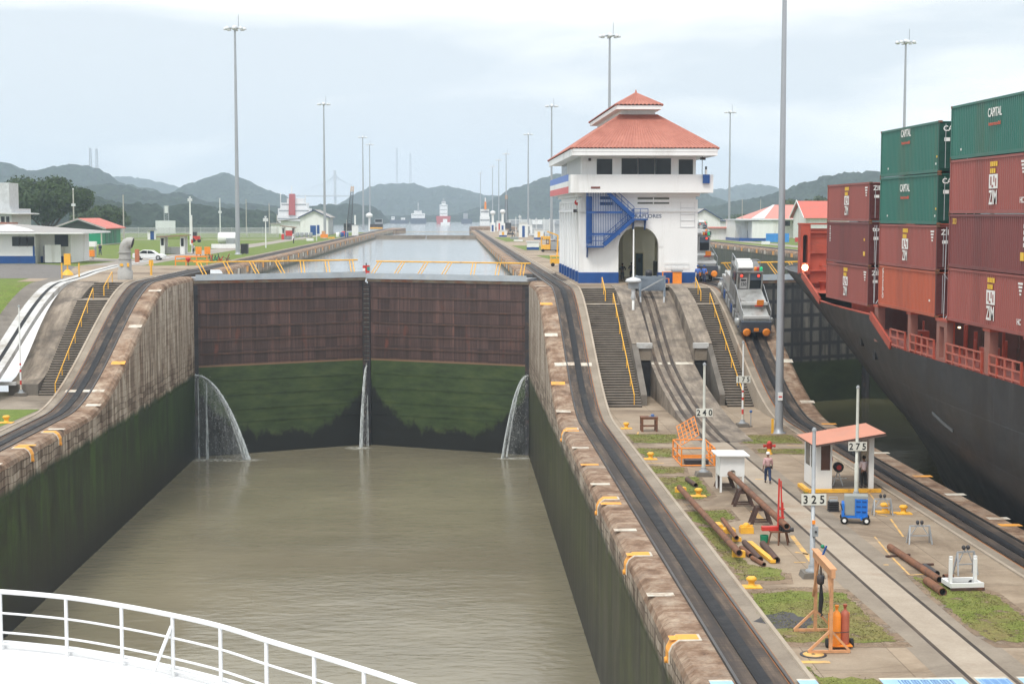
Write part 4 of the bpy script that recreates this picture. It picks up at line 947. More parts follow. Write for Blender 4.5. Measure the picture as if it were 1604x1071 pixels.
for i in range(27):
    x = 13.1 + i * .165; zt_ = 17.3 if x < 14.55 else 17.3 - (x - 14.55) * .918; zb_ = 12.0 if x < 14.65 else 12.0 + (x - 14.65) * .877
    if zt_ - zb_ > .3: b.box(x - .026, x + .026, Y1s - .01, Y1s + .04, zb_, zt_, BLUE)
for z in (15.2, 13.1): b.box(13.0, 16.4 if z > 14 else 16.2, Y1s - .03, Y1s + .05, z - .1, z + .1, BLUE)
b.box(12.95, 13.55, Y2s - .1, Y2s - .06, 12.2, 17.3, BLUE)
W(b, 'bar_screen', tower)
b = MB(); b.box(13.3, 14.2, 154.55, 154.59, 17.5, 17.68, mat('dark red board', (.16, .05, .04))); W(b, 'kick_board', tower)
b = MB(); b.box(24.15, 24.8, 154.3, 154.58, 18.0, 18.85, BLUE); b.tube([(24.45, 154.45, 18.85), (24.45, 154.45, 19.3)], .12, WHITE, 8); b.tube([(24.45, 154.45, 19.32), (24.45, 154.45, 19.62)], .1, DARK, 8); W(b, 'siren_box', tower)
b = MB(); b.tube([(24.1, 154.6, 18.85), (24.1, 154.6, 20.6)], .03, DARK, 5); b.box(23.9, 24.4, 154.4, 154.7, 20.25, 20.5, DARK)
b.box(13.15, 13.4, 155.6, 155.85, 20.2, 20.45, DARK); b.box(x0 - .7, x0 - .35, 157, 157.3, 15.2, 15.5, DARK); b.tube([(x0 - .4, 157.15, 15.3), (x0, 157.15, 15.2)], .03, DARK, 5); W(b, 'camera', tower)
b = MB(); b.ball((x0 - .1, 160, 16.2), .3, RED, 8); b.box(x0 - .06, x0 - .02, 159.4, 160.6, 15.6, 16.8, WHITE); W(b, 'life_ring_board', tower)

# ---------------------------------------------------------------- container ship
def hull_mat():
    k = NT('black hull paint'); w = k.coord(world=True); s_ = k.sep(w); cb = k.n('ShaderNodeCombineXYZ'); k.l(s_[1], cb.inputs[0]); k.l(s_[2], cb.inputs[1])
    n1 = k.noise(k.coord((1, 1, .1), world=True), .8, 9, .75); n2 = k.noise(w, .3, 8, .7, .5); n3 = k.noise(k.coord((1, .12, 1), world=True), 1.2, 7, .7)
    c = k.ramp(n2, [(.3, (.013, .015, .018)), (.7, (.030, .034, .038))])
    c = k.mix(k.rng(n1, .52, .66, 0, .7), c, (.06, .06, .058)); c = k.mix(k.rng(n3, .62, .72, 0, .4), c, (.07, .068, .065)); c = k.mix(k.rng(n1, .64, .74, 0, .6), c, (.10, .048, .03))
    br = k.n('ShaderNodeTexBrick'); br.inputs['Scale'].default_value = 1; br.inputs['Brick Width'].default_value = 7.5; br.inputs['Row Height'].default_value = 2.3; br.inputs['Mortar Size'].default_value = .03; br.inputs['Mortar Smooth'].default_value = .3
    br.inputs['Color1'].default_value = (1,1,1,1); br.inputs['Color2'].default_value = (.66,.67,.70,1); br.inputs['Mortar'].default_value = (1.9,1.9,1.9,1); k.l(cb.outputs[0], br.inputs['Vector'])
    k.col(k.mix(.9, c, br.outputs[0], 'MULTIPLY')); k.rough(k.rng(n2, .3, .7, .38, .6)); k.bump(br.outputs[1], .3, -.03); return k.mat
HULL = hull_mat()
HULLG = mat('dark grey bow paint', (.030, .035, .039), .45, .12, .5, dirt=(.03, .035, .04), dirt_amt=.35, bump=.06)
ship = thing('container_ship', 'black hulled container ship with red deck steel lying in the far chamber', 'ship', (43.9, 60, WR))
XC, BH = 43.3, 16.2
def hull_prm(z):
    s_ = max(0, min(1, (z + 6) / 16.3)); e = s_ ** 1.711
    return 135.2 + (155 - 135.2) * s_, 95.1 + (42 - 95.1) * e, 1.459 + (2.6 - 1.459) * e
def hx(t): return max(0.0, 1 - t)
def hull_row(z, n=44):
    Yt, Ln, ex = hull_prm(z); pts = []
    for i in range(n + 1):
        u = i / n
        t = 1 - (1 - u) ** 2                    # dense towards the stem
        bh = BH - .5 * (1 - S((z - .2) / 2)); pts.append((XC - bh * max(0, 1 - t ** ex) ** (1 / ex), Yt - Ln + Ln * t))
    return [(pts[0][0], -40), (pts[0][0], min(20, pts[0][1] - 8))] + pts
def sheer(y): return 6.85 if y < 98.9 else 8.45 if y < 118.5 else 10.35
hu = MB(); zs = [-7, -5.5, -4, -2.5, -1, .5, 2, 3.5, 5, 6.2, 6.85]
def rows(zs_, lo=None, m=HULL, fwd=None):
    rws = [hull_row(z) for z in zs_]
    for sgn in (1, -1):
        vs = []; fs = []; n = len(rws[0])
        for z, r in zip(zs_, rws): vs += [(x if sgn > 0 else 2 * XC - x, y, z) for x, y in r]
        for j in range(len(zs_) - 1):
            for i in range(n - 1):
                if fwd and not (min(r_[i][1] for r_ in (rws[j], rws[j+1])) > fwd - .9): continue
                fs.append((j*n+i, j*n+i+1, (j+1)*n+i+1, (j+1)*n+i))
        hu.add(vs, fs, m, smooth=True)
rows(zs)
def panel(y0, y1, z0, z1, m, slant=0):
    "bulwark strake of the port and starboard side between two stations; the after edge leans"
    for sgn in (1, -1):
        vs = []; K = 40; J = 5
        for j in range(J + 1):
            z = z0 + (z1 - z0) * j / J; Yt, Ln, ex = hull_prm(z)
            ya = y0 + slant * j / J
            for i in range(K + 1):
                u = i / K; y = ya + (min(y1, Yt) - ya) * (1 - (1 - u) ** 2.2)
                t = max(0, min(1, (y - (Yt - Ln)) / Ln)); x = XC - BH * max(0, 1 - t ** ex) ** (1 / ex)
                vs.append((x if sgn > 0 else 2*XC - x, y, z))
        hu.add(vs, [(j*(K+1)+i, j*(K+1)+i+1, (j+1)*(K+1)+i+1, (j+1)*(K+1)+i) for j in range(J) for i in range(K)], m, smooth=True)
panel(98.2, 160, 6.85, 8.5, HULLG, 4.6); panel(119.6, 160, 8.5, 10.35, HULLG, 4.6)
W(hu, 'hull', ship)
def edge_at(y, z):
    Yt, Ln, ex = hull_prm(z); t = max(0, min(1, (y - (Yt - Ln)) / Ln)); return XC - BH * max(0, 1 - t ** ex) ** (1 / ex)
b = MB()                                                    # red edge of the bulwark and its slanted ends
for sgn in (1, -1):
    mx = lambda x: x if sgn > 0 else 2 * XC - x
    b.bar((mx(edge_at(97.7, 6.9) - .02), 97.9, 6.9), (mx(edge_at(102.6, 8.5) - .02), 102.6, 8.5), .14, .5, REDLEAD)
    b.bar((mx(edge_at(119.4, 8.5) - .02), 119.4, 8.5), (mx(edge_at(124, 10.3) - .02), 124, 10.32), .14, .5, REDLEAD)
    for ys, z in ((frange(124, 154.6, 1.2), 10.36), (frange(102.6, 119.4, 1.2), 8.52)):
        b.tube([(mx(edge_at(y, z)), y, z) for y in ys], .07, REDLEAD if z < 9 else HULLG, 5)
W(b, 'bulwark_rim', ship)
dk = MB()
def deck(z, ya, yb, inset, m):
    ys = frange(ya, yb, 2); vs = []
    for y in ys:
        x = edge_at(y, z) + inset; vs += [(min(x, XC), y, z), (max(2*XC - x, XC), y, z)]
    dk.add(vs, [(2*i, 2*i+1, 2*i+3, 2*i+2) for i in range(len(ys)-1)], m)
deck(6.82, -40, 120, .02, REDLEAD); deck(9.1, 119, 152, .15, REDLEAD)
dk.box(XC - BH + 2.5, XC + BH - 2.5, 117.4, 117.6, 6.83, 9.1, REDLEAD)
W(dk, 'deck', ship)
b = MB(); b.box(XC - 12.4, XC + 12.4, -40, 116, 6.83, 9.0, mat('dark brown hatch coaming', (.10, .045, .035), .6, .2, 1)); W(b, 'hatch_coaming', ship)
# deck pillars, end frames and rails under the containers
xe = XC - BH
def pillar(y, w, hole=False):
    b = MB(); m = mat('brownish red frame', (.27, .12, .095), .55, .15, 1)
    if hole:
        b.box(xe + .15, xe + .5, y - w/2, y - w/4.5, 6.83, 9.1, m); b.box(xe + .15, xe + .5, y + w/4.5, y + w/2, 6.83, 9.1, m); b.box(xe + .15, xe + .5, y - w/4.5, y + w/4.5, 8.75, 9.1, m); b.box(xe + .15, xe + .5, y - w/4.5, y + w/4.5, 6.83, 7.0, m); b.box(xe + .52, xe + .6, y - w/2, y + w/2, 6.83, 9.1, REDLEAD)
    else: b.box(xe + .15, xe + .6, y - w/2, y + w/2, 6.83, 9.1, m)
    b.box(xe + .1, xe + .75, y - w/2 - .15, y + w/2 + .15, 9.05, 9.19, REDLEAD); W(b, 'pillar', ship)
for y, w, h in ((101.8, .9, False), (94.4, .55, False), (88.0, 1.9, True), (80.4, .8, False), (74, 1.9, True)): pillar(y, w, h)
PINK = mat('pale red rail paint', (.42, .125, .09), .55, .12)
for ya, yb in ((95, 98.2), (89.2, 93.9), (81.0, 86.9), (75.2, 79.8)):
    b = MB(); nb = max(2, int((yb - ya) / 1.1))
    for h in (.08, .55, 1.02): b.box(xe + .05, xe + .13, ya, yb, 6.85 + h, 6.93 + h, PINK)
    for i in range(nb + 1):
        y = ya + (yb - ya) * i / nb; b.box(xe + .04, xe + .14, y - .06, y + .06, 6.83, 7.95, PINK if i % 3 else REDLEAD)
    W(b, 'rail', ship)
LAMP = emit('deck lamp glow', (1, .78, .42), 2.0)
for y in (91.6, 85.3, 79.2):
    b = MB(); b.ball((xe + 2.3, y, 8.45), .10, LAMP, 8, sc=(1, 1.4, .6)); W(b, 'deck_lamp', ship)
rnd = random.Random(3)
for i in range(22):
    y = rnd.uniform(76, 98); x = xe + rnd.uniform(1.0, 3); b = MB(); b.tube([(x, y, 6.85), (x, y, rnd.uniform(7.6, 9))], rnd.uniform(.04, .14), REDLEAD if i % 3 else RUSTD, 6); W(b, 'vent_pipe', ship)
for y in (96.9, 84.2, 77.4): b = MB(); b.box(xe + 1.2, xe + 2.0, y - .5, y + .5, 6.84, 7.9, REDLEAD); W(b, 'deck_locker', ship)
# end bulkhead frame with the oval slot before the first stack
b = MB(); m = REDLEAD
b.box(xe + .1, xe + .45, 117.7, 121.1, 10.9, 14.1, m) if False else None
X0f, Yf = xe + .22, 125.0
for (a, c, z0, z1) in ((0, .2, 10.3, 14.2), (.58, .8, 10.3, 14.2), (.2, .58, 13.4, 14.2), (.2, .58, 10.3, 10.5)): b.box(X0f + a, X0f + c, Yf, Yf + .9, z0, z1, m)
b.box(X0f + .2, X0f + .58, Yf + .7, Yf + .88, 10.4, 13.4, DARK)
for k in range(8):
    a0, a1 = math.pi * k / 8, math.pi * (k + 1) / 8; c = X0f + .39
    b.add([(c - .19 * math.cos(a0), Yf - .002, 13.22 + .19 * math.sin(a0)), (c - .19 * math.cos(a1), Yf - .002, 13.22 + .19 * math.sin(a1)), (c - .19 * math.cos(a1), Yf - .002, 13.41), (c - .19 * math.cos(a0), Yf - .002, 13.41)], [(0,1,2,3)], m)
b.box(X0f + .8, 58, Yf + .3, Yf + .6, 9.6, 13.9, m)
for z in (10.6, 12.0, 13.6): b.box(X0f + .8, 58, Yf + .02, Yf + .3, z - .06, z + .06, m)
for x in (32, 36, 40): b.box(x, x + .12, Yf + .02, Yf + .3, 9.1, 13.9, m)
b.box(X0f - .05, 58, Yf - .05, Yf + .95, 14.2, 14.32, m); W(b, 'breakwater_frame', ship)
b = MB(); m = REDLEAD
for x, y in ((28.9, 124), (30.2, 127.5), (31.2, 131), (33, 127)): b.lathe([(.22, 0), (.22, .5), (.36, .55), (.36, .7)], m, 10, TM((x, y, 9.1)))
b.lathe([(.8, -1.0), (.8, -.8), (.35, -.75), (.35, .75), (.8, .8), (.8, 1.0)], m, 12, TM((30.6, 131, 10.5), 0, R(90)))
b.box(29.4, 32, 131.6, 132.4, 9.11, 10.9, m); b.box(29.2, 30.2, 128, 129, 9.11, 10.8, m); b.bar((28.6, 128, 10.0), (31.5, 136, 11.1), .2, .35, m)
for i in range(7): b.tube([(29.3 + i * .35, 133 - i * .9, 9.1), (29.5 + i * .35, 133 - i * .9, 10.1 + (i % 3) * .2)], .08, m, 6)
b.tube([(28.9, 122.3, 11.0), (29.2, 133, 10.9)], .06, m, 5); W(b, 'mooring_winch', ship)
b = MB(); b.ball((27.62, 124.6, 10.85), .24, emit('deck floodlight glow', (1, .80, .5), 9), 10); b.box(27.4, 27.9, 124.72, 124.9, 10.5, 11.2, m); W(b, 'floodlight', ship)
b = MB()
for y, z in ((106.8, 6.6), (103.2, 6.0)): x = edge_at(y, z); b.box(x - .05, x + .2, y - .25, y + .25, z - .45, z + .3, BLACK)
W(b, 'hawse_opening', ship)
def onhull(pts, w, m):
    b = MB()
    for (p, q) in zip(pts, pts[1:]): b.bar((edge_at(*p) - .04, p[0], p[1]), (edge_at(*q) - .04, q[0], q[1]), .05, w, m)
    W(b, 'draught_mark', ship)
onhull([(85, -1.3), (84.3, -3.0)], .14, mat('pale draught mark', (.5, .5, .5), .6)); onhull([(80, -.9), (80, -1.8), (79.4, -2.6)], .3, BLACK); onhull([(90.5, 3.6), (88.5, 3.3), (86.5, 3.1)], .16, mat('faded hull number', (.11, .12, .125), .6))

# ---------------------------------------------------------------- containers
def cpaint(name, c, d): return mat(name, c, .5, .13, .6, dirt=d, dirt_amt=.5, streak=True, bump=.04)
C_BROWN = cpaint('dusty red brown container paint', (.30, .085, .072), (.20, .06, .05)); C_DARK = cpaint('dark maroon container paint', (.185, .052, .05), (.12, .04, .04))
C_GREEN = cpaint('sea green container paint', (.028, .145, .115), (.07, .12, .08)); C_ORANGE = cpaint('orange red container paint', (.43, .10, .052), (.30, .08, .05))
C_GDK = cpaint('dark green container door paint', (.012, .065, .05), (.02, .05, .04)); C_DKD = cpaint('dark brown container door paint', (.10, .028, .028), (.06, .02, .02))
LETW = mat('white lettering', (.78, .78, .76), .6, .03); LETY = mat('yellow lettering', (.80, .52, .06), .6, .05); LETR = mat('red lettering', (.60, .10, .06), .6, .05)
MP = Matrix(((0, 0, -1, 0), (-1, 0, 0, 0), (0, 1, 0, 0), (0, 0, 0, 1)))        # text on the port side
ME = Matrix(((1, 0, 0, 0), (0, 0, -1, 0), (0, 1, 0, 0), (0, 0, 0, 1)))         # text on the near end
def container(label, y0, y1, z, h, paint, endm, design, xoff=0):
    Ln = y1 - y0; w = 2.44; root = thing('shipping_container', label, 'container', (xe + .05 + w / 2 + xoff, y0, z), 0, 'containers on the ship')
    b = MB(); x = -w / 2; zb, ztp = .18, h - .12
    per = .28; n = int((Ln - .3) / per); per = (Ln - .3) / n; prof = []
    for i in range(n): ya = .15 + i * per; prof += [(0, ya), (0, ya + per * .33), (.036, ya + per * .5), (.036, ya + per * .83)]
    prof.append((0, Ln - .15))
    for sg in (1, -1):
        vs = [];
        for d, y in prof: vs += [(sg * (x + .03 + d), y, zb), (sg * (x + .03 + d), y, ztp)]
        b.add(vs, [(2*i, 2*i+2, 2*i+3, 2*i+1) for i in range(len(prof)-1)], paint)
    b.box(x + .05, -x - .05, .12, Ln - .12, h - .1, h - .04, paint); b.box(x + .05, -x - .05, .12, Ln - .1, .1, .17, paint); b.box(x + .1, -x - .1, Ln - .14, Ln - .1, .1, h - .1, paint)
    T_ = lambda yy, zz: Matrix.Translation((x - .008, yy, zz)) @ MP
    rt = lambda yy, zz, hw, hh, m: b.box(x - .012, x + .012, yy - hw, yy + hw, zz - hh, zz + hh, m)
    mid = Ln * design.get('c', .5)
    if design['k'] == 'zim':
        zz = h * .42; s_ = design.get('s', 1.0)
        rt(mid, zz + .40 * s_, .62, .36 * s_, LETW)
        for dy, dz, hw, hh in ((.32, .42, .09, .22), (-.12, .52, .07, .16), (-.40, .36, .07, .2), (.08, .16, .12, .06)): b.box(x - .02, x, mid + dy - hw, mid + dy + hw, zz + s_ * dz - hh * s_, zz + s_ * dz + hh * s_, paint)
        b.text('ZIM', 1.0 * s_, T_(mid, zz - .44 * s_), LETW, .72)
        for j, ln in enumerate((.5, .32)):
            for i in range(4 if j == 0 else 3): rt(mid + .5 - i * .28 - .1, h * .86 - j * .34, .085, .12, LETY)
        for i in range(4): rt(.9, h * .86 - i * .17, .3 - .07 * i, .05, LETW)
        if design.get('sign'): b.text('HC', .4, T_(1.0, h * .22), LETW, 1.0)
    elif design['k'] == 'cap':
        b.text('CAPITAL', .62 * design.get('s', 1), T_(mid, h * design.get('z', .74)), LETW, .86); b.text('intermodal', .27, T_(mid, h * design.get('z', .74) - .55), LETR, 1.5)
        for yy, zz in ((.5, .5), (.35, .9), (Ln * .85, .5)): rt(yy, zz, .07, .06, LETY if yy < .5 else LETW)
    elif design['k'] == 'seaco':
        for i, ch in enumerate('GESEACO'): b.text(ch, .38, T_(Ln - 1.1, h * .88 - i * .27), LETW, 1.2)
        rt(1.2, h * .35, .1, .06, LETW)
    elif design['k'] == 'plain':
        for i in range(7): rt(Ln - 1.0, h * .88 - i * .17, .06 + .05 * (i % 2), .05, LETW)
        rt(1.2, h * .6, .1, .08, LETY); rt(1.2, h * .28, .2, .14, LETY)
    elif design['k'] == 'num':
        b.text('33.3', .42, T_(Ln - 1.0, h * .86), LETY, .9)
        for i in range(4): rt(.55, h * .8 - i * .3, .1, .1, LETW)
        rt(.8, h * .3, .22, .2, LETY)
    body = b.build('body', root)
    f = MB(); m = endm
    for sx in (-1, 1):
        for yy in (0, Ln): f.box(sx * w/2 - .08 * (sx > 0) - 0, sx * w/2 + .08 * (sx < 0), yy - .0 - (.16 if yy else 0), yy + (0 if yy else .16), .12, h - .08, paint if yy else m)
        f.box(min(sx*(w/2), sx*(w/2-.07)), max(sx*(w/2), sx*(w/2-.07)), .16, Ln - .16, h - .13, h - .01, paint); f.box(min(sx*(w/2), sx*(w/2-.07)), max(sx*(w/2), sx*(w/2-.07)), .16, Ln - .16, .02, .2, paint)
    f.build('frame', root)
    for sx in (-1, 1):
        for yy in (0, Ln):
            for zz in (0, h): c = MB(); c.box(sx*w/2 - .1 - .082*sx + .01*0, sx*w/2 + .1 - .082*sx, yy - .02 if not yy else yy - .16, yy + .16 if not yy else yy + .02, zz - .0 if not zz else zz - .12, zz + .12 if not zz else zz, RUST); c.build('corner_casting', root)
    d = MB(); d.box(x + .09, -x - .09, .03, .09, .2, h - .15, m)
    for zz in (.28, .45, .62, .78): d.box(x + .12, -x - .12, -.0, .03, h * zz - .16, h * zz + .06, m)
    for xx in (-.85, -.4, .4, .85): d.tube([(xx, -.02, .25), (xx, -.02, h - .2)], .02, STEEL, 5)
    et = design.get('end')
    if et: d.text(et, .42, Matrix.Translation((x + .22, -.03, h * .84)) @ ME, LETW, .95, 'LEFT')
    if et: d.box(x + .3, x + .62, -.02, .0, h * .6, h * .67, LETW)
    d.build('door_end', root)
    return root
A0, A1 = 103.6, 115.4; B0, B1 = 88.9, 101.1; D0, D1 = 74.6, 86.8
za = 8.98
container('lowest red brown container of the stack next to the bow deck', A0, A1, za, 2.59, C_BROWN, C_DKD, dict(k='zim', c=.52, s=.86, end='ZIM'))
container('dark maroon container sandwiched between two lettered ones near the bow', A0, A1, za + 2.62, 2.9, C_DARK, C_DKD, dict(k='plain', end='tex'))
container('topmost red brown container of the stack next to the bow deck', A0, A1, za + 5.55, 2.59, C_BROWN, C_DKD, dict(k='zim', c=.52, s=.86, end='ZIM'))
zb = 9.2
container('orange red container with vertical white lettering at the bottom of its stack', B0, B1, zb, 2.59, C_ORANGE, C_DKD, dict(k='seaco'))
container('red brown container resting on the orange red one', B0, B1, zb + 2.61, 2.59, C_BROWN, C_DKD, dict(k='zim', c=.52, s=.86, end='ZIM'))
container('lower green container of the middle stack above a red brown one', B0, B1, zb + 5.22, 2.9, C_GREEN, C_GDK, dict(k='cap', c=.54, end='CAPITAL'))
container('rust flecked green container crowning the middle stack', B0, B1, zb + 8.14, 2.9, C_GREEN, C_GDK, dict(k='cap', c=.54, z=.86, end='CAPITAL'))
container('red brown container directly above the railed deck openings of the tallest stack', D0, D1, zb, 2.9, C_BROWN, C_DKD, dict(k='zim', c=.42, sign=True))
container('dark maroon container with yellow numerals in the tallest stack', D0, D1, zb + 2.92, 2.9, C_DARK, C_DKD, dict(k='num'))
container('red brown container directly below the highest green one', D0, D1, zb + 5.84, 2.9, C_BROWN, C_DKD, dict(k='zim', c=.42, sign=True))
container('highest green container on top of the tallest stack', D0, D1, zb + 8.76, 2.9, C_GREEN, C_GDK, dict(k='cap', c=.42))
# lashing rods between the stacks
for lb, y, xo in (('thin lashing rods in the gap beside the orange red container', 88.2, .1), ('thin lashing rods in the gap beside the dark maroon container near the bow', 103.0, .1)):
    root = thing('lashing_rods', lb, 'lashing rods', (xe + .3, y, 9.2)); 
    for (p, q) in (((xe+.3, y, 9.2), (xe+.5, y + .4, 14.3)), ((xe+.4, y, 9.2), (xe+2.2, y + .5, 11.7)), ((xe+2.2, y, 9.2), (xe+.4, y + .5, 11.7))):
        b = MB(); b.tube([p, q], .025, STEEL, 5); W(b, 'rod', root)

# ---------------------------------------------------------------- the white ship we stand on: curved foredeck rim and railing
own = thing('cruise_ship', 'white curved ship foredeck with round topped railing above the muddy water', 'ship', (-9, 20, 6.6))
rim_px = [(0, 926), (103, 935), (190, 948), (270, 963), (345, 980), (417, 1002), (492, 1024), (570, 1048), (640, 1071)]
RZ = 7.92
rim = [P(x, y, RZ) for x, y in rim_px]; cx0 = -9.2
right = [(p.x, p.y) for p in rim] + [(1.6, 21.0), (3.2, 18.0), (4.4, 14)]
left = [(2 * cx0 - x, y) for x, y in reversed(right)]
path = left + [(cx0, right[0][1] + .03)] + right
def off(path, d):
    o = []
    for i, p in enumerate(path):
        a = path[max(0, i-1)]; c = path[min(len(path)-1, i+1)]; dx, dy = c[0]-a[0], c[1]-a[1]; l = math.hypot(dx, dy); o.append((p[0] + dy/l*d, p[1] - dx/l*d))
    return o
DZ = RZ - 1.12
b = MB(); n = len(path)
inner = off(path, .02); outer = off(path, -.25); low = off(path, .5)
b.add([(x, y, DZ) for x, y in outer], [tuple(range(n))[::-1]], SHIPWHITE)
b.add([(x, y, z) for (x, y), z in [(p, DZ) for p in outer] + [(p, DZ - 6) for p in low]], [(i, i+1, i+n+1, i+n) for i in range(n-1)], SHIPWHITE, smooth=True)
b.add([(x, y, z) for (x, y), z in [(p, DZ + .001) for p in outer] + [(p, DZ + .12) for p in outer] + [(p, DZ + .12) for p in off(path, -.12)] + [(p, DZ + .001) for p in off(path, -.12)]], [(k*n+i, k*n+i+1, (k+1)*n+i+1, (k+1)*n+i) for k in range(3) for i in range(n-1)], SHIPWHITE)
W(b, 'foredeck', own)
def dens(path, m=6):
    o = []
    for i in range(len(path) - 1):
        p0 = path[max(0, i-1)]; p1 = path[i]; p2 = path[i+1]; p3 = path[min(len(path)-1, i+2)]
        for k in range(m):
            t = k / m
            o.append(tuple(.5 * ((2*b_) + (-a+c)*t + (2*a-5*b_+4*c-d)*t*t + (-a+3*b_-3*c+d)*t**3) for a, b_, c, d in zip(p0, p1, p2, p3)))
    return o + [path[-1]]
dp = dens(path)
b = MB(); b.tube([(x, y, RZ) for x, y in dp], .048, SHIPWHITE, 8); W(b, 'top_rail', own)
for z in (RZ - .41, RZ - .78, RZ - 1.0):
    b = MB(); b.tube([(x, y, z) for x, y in dp], .022, SHIPWHITE, 6); W(b, 'rail', own)
for (x, y) in left + right:
    b = MB(); b.tube([(x, y, DZ - .1), (x, y, RZ)], .036, SHIPWHITE, 6); W(b, 'rail_post', own)
x, y = right[3]; b = MB(); b.tube([(x - .02, y, RZ - .2), (x - .35, y - .55, DZ)], .036, SHIPWHITE, 6); W(b, 'brace', own)
# ---------------------------------------------------------------- towing locomotives
SILV = mat('scuffed silver paint', (.42, .43, .42), .38, .15, 1.5, metal=.4, dirt=(.16, .14, .12), dirt_amt=.4)
SILVD = mat('dirty grey loco side', (.17, .17, .17), .5, .3, 1.5, metal=.2, dirt=(.07, .06, .05), dirt_amt=.5)
REDLAMP = emit('red signal lamp', (.9, .06, .03), .6)
def loco(label, loc, rx, number=None, rz=0):
    root = thing('towing_locomotive', label, 'locomotive', loc, 0, 'towing locomotives'); root.rotation_euler = (rx, 0, rz)
    Ln = 11.5
    b = MB(); b.box(-1.15, 1.15, .15, Ln - .15, .55, 1.25, SILVD); b.box(-1.25, 1.25, .02, .5, .62, 1.5, mat('blue grey buffer beam', (.07, .085, .11), .5)); b.box(-1.25, 1.25, Ln - .5, Ln - .02, .62, 1.5, mat('blue grey buffer beam', (.07, .085, .11), .5)); b.build('underframe', root)
    for y0, y1, fl in ((.3, 4.2, 1), (7.3, 11.2, -1)):
        b = MB(); n_, f_ = (y0, y1) if fl > 0 else (y1, y0)
        b.prism([(n_, 1.5), (n_, 1.9), (n_ + .05*fl, 1.98), (n_ + 1.3*fl, 2.15), (n_ + 1.32*fl, 2.62), (n_ + 1.4*fl, 2.7), (f_, 2.95), (f_, 1.25), (n_, 1.25)] if fl > 0 else [(n_, 1.25), (f_, 1.25), (f_, 2.95), (n_ + 1.4*fl, 2.7), (n_ + 1.32*fl, 2.62), (n_ + 1.3*fl, 2.15), (n_ + .05*fl, 1.98), (n_, 1.9)], 'x', -1.05, 1.05, SILV)
        b.build('hood', root)
    wb = MB()
    for y, z in ((.29, 1.86), (1.55, 2.62), (11.21, 1.86), (9.95, 2.62)): wb.box(-1.12, 1.12, y - .03, y + .03, z - .12, z + .12, WHITE)
    wb.build('white_band', root)
    p = MB(); p.box(.2, .78, 1.46, 1.51, 2.5, 2.95, ORANGE); p.box(.05, .7, 1.44, 1.5, 2.38, 2.5, RED); p.build('orange_board', root)
    cab = thing_part('cab', root)
    b = MB(); b.box(-1.12, 1.12, 4.2, 7.3, 1.26, 2.96, SILVD)
    for x in (-1.12, -.1, 1.0):
        for y in (4.2, 7.18): b.box(x, x + .12, y, y + .12, 2.96, 4.35, SILV)
    b.box(-1.12, -.0, 4.24, 4.3, 2.96, 4.35, SILVD); b.box(-1.12, 1.12, 4.2, 7.3, 4.35, 4.5, SILVD); b.box(-1.0, 1.05, 5.4, 7.1, 2.96, 4.3, GLASS); b.build('cab_shell', root)
    w = MB(); w.box(.02, 1.0, 4.26, 4.3, 3.0, 3.75, GLASS); w.box(.02, 1.0, 4.27, 4.31, 3.76, 4.3, mat('blue grey visor', (.10, .14, .19), .4)); w.build('window', root)
    np_ = MB(); np_.box(-.82, -.22, 4.2, 4.24, 3.05, 3.95, mat('light grey panel', (.45, .45, .45)))
    if number: np_.text(number, .42, Matrix.Translation((-.52, 4.19, 3.4)) @ ME, mat('dark lettering', (.03, .03, .03)), .8); np_.box(-.75, -.3, 4.185, 4.2, 3.7, 3.85, mat('dark lettering', (.03, .03, .03)))
    np_.build('number_panel', root)
    for x in (-.72, .72):
        q = MB(); q.ball((x, 4.12, 4.18), .13, REDLAMP, 8); q.build('tail_lamp', root)
    b = MB(); b.prism([(4.8, 4.5), (4.6, 4.75), (4.8, 5.05), (5.6, 5.15), (6.4, 5.0), (6.6, 4.5)], 'x', -.95, .3, WHITE); b.build('air_unit', root)
    for x, m in ((.5, ORANGE), (.72, RED), (1.0, emit('green signal lamp', (.02, .5, .2), .3))):
        q = MB(); q.lathe([(.11, 0), (.13, .1), (.12, .25), (.05, .33)], m, 8, TM((x, 4.6, 4.5))); q.build('signal_lamp', root)
    b = MB(); b.tube([(-1.05, 5, 4.5), (-1.05, 5, 5.3), (.7, 5, 5.35), (.95, 5, 5.2), (.95, 5, 4.5)], .035, STEEL, 6); b.tube([(-1.05, 7.2, 4.5), (-1.05, 7.2, 5.2), (-1.05, 5, 5.3)], .03, STEEL, 5); b.build('roof_rail', root)
    for sx in (-1, 1):
        s_ = MB()
        for y0, y1, z in ((.6, 3.6, 1.5), (4.0, 7.4, 1.7), (7.9, 10.9, 1.5)): s_.box(min(sx*1.06, sx*1.3), max(sx*1.06, sx*1.3), y0, y1, .5, z, SILVD)
        for i in range(9): y = 1 + i * 1.2; s_.box(min(sx*1.3, sx*1.36), max(sx*1.3, sx*1.36), y, y + .5, .7, 1.4, GREYP if i % 3 else BLUE)
        s_.lathe([(.25, 0), (.3, .1), (.3, .5), (.18, .6)], SILV, 10, TM((sx*1.35, 1.1, .9))); s_.lathe([(.25, 0), (.3, .1), (.3, .5), (.18, .6)], SILV, 10, TM((sx*1.35, 10.2, .9)))
        s_.tube([(sx*1.2, .3, 1.5), (sx*1.2, .3, 2.4), (sx*1.2, 4.2, 3.4)], .03, STEEL, 5); s_.build('side_equipment', root)
    for y in (-.0, Ln):
        for x in (-.82, .82):
            q = MB(); yy = -.32 if y == 0 else Ln - .0; q.lathe([(.2, 0), (.33, .02), (.33, .12), (.12, .16), (.12, .32)], ORANGE, 12, TM((x, yy if y == 0 else Ln + .32, .72), R(-90) if y == 0 else R(90))); q.build('buffer', root)
        q = MB(); q.box(-.2, .2, y - .12, y + .12, .75, .98, ORANGE); q.build('coupler', root)
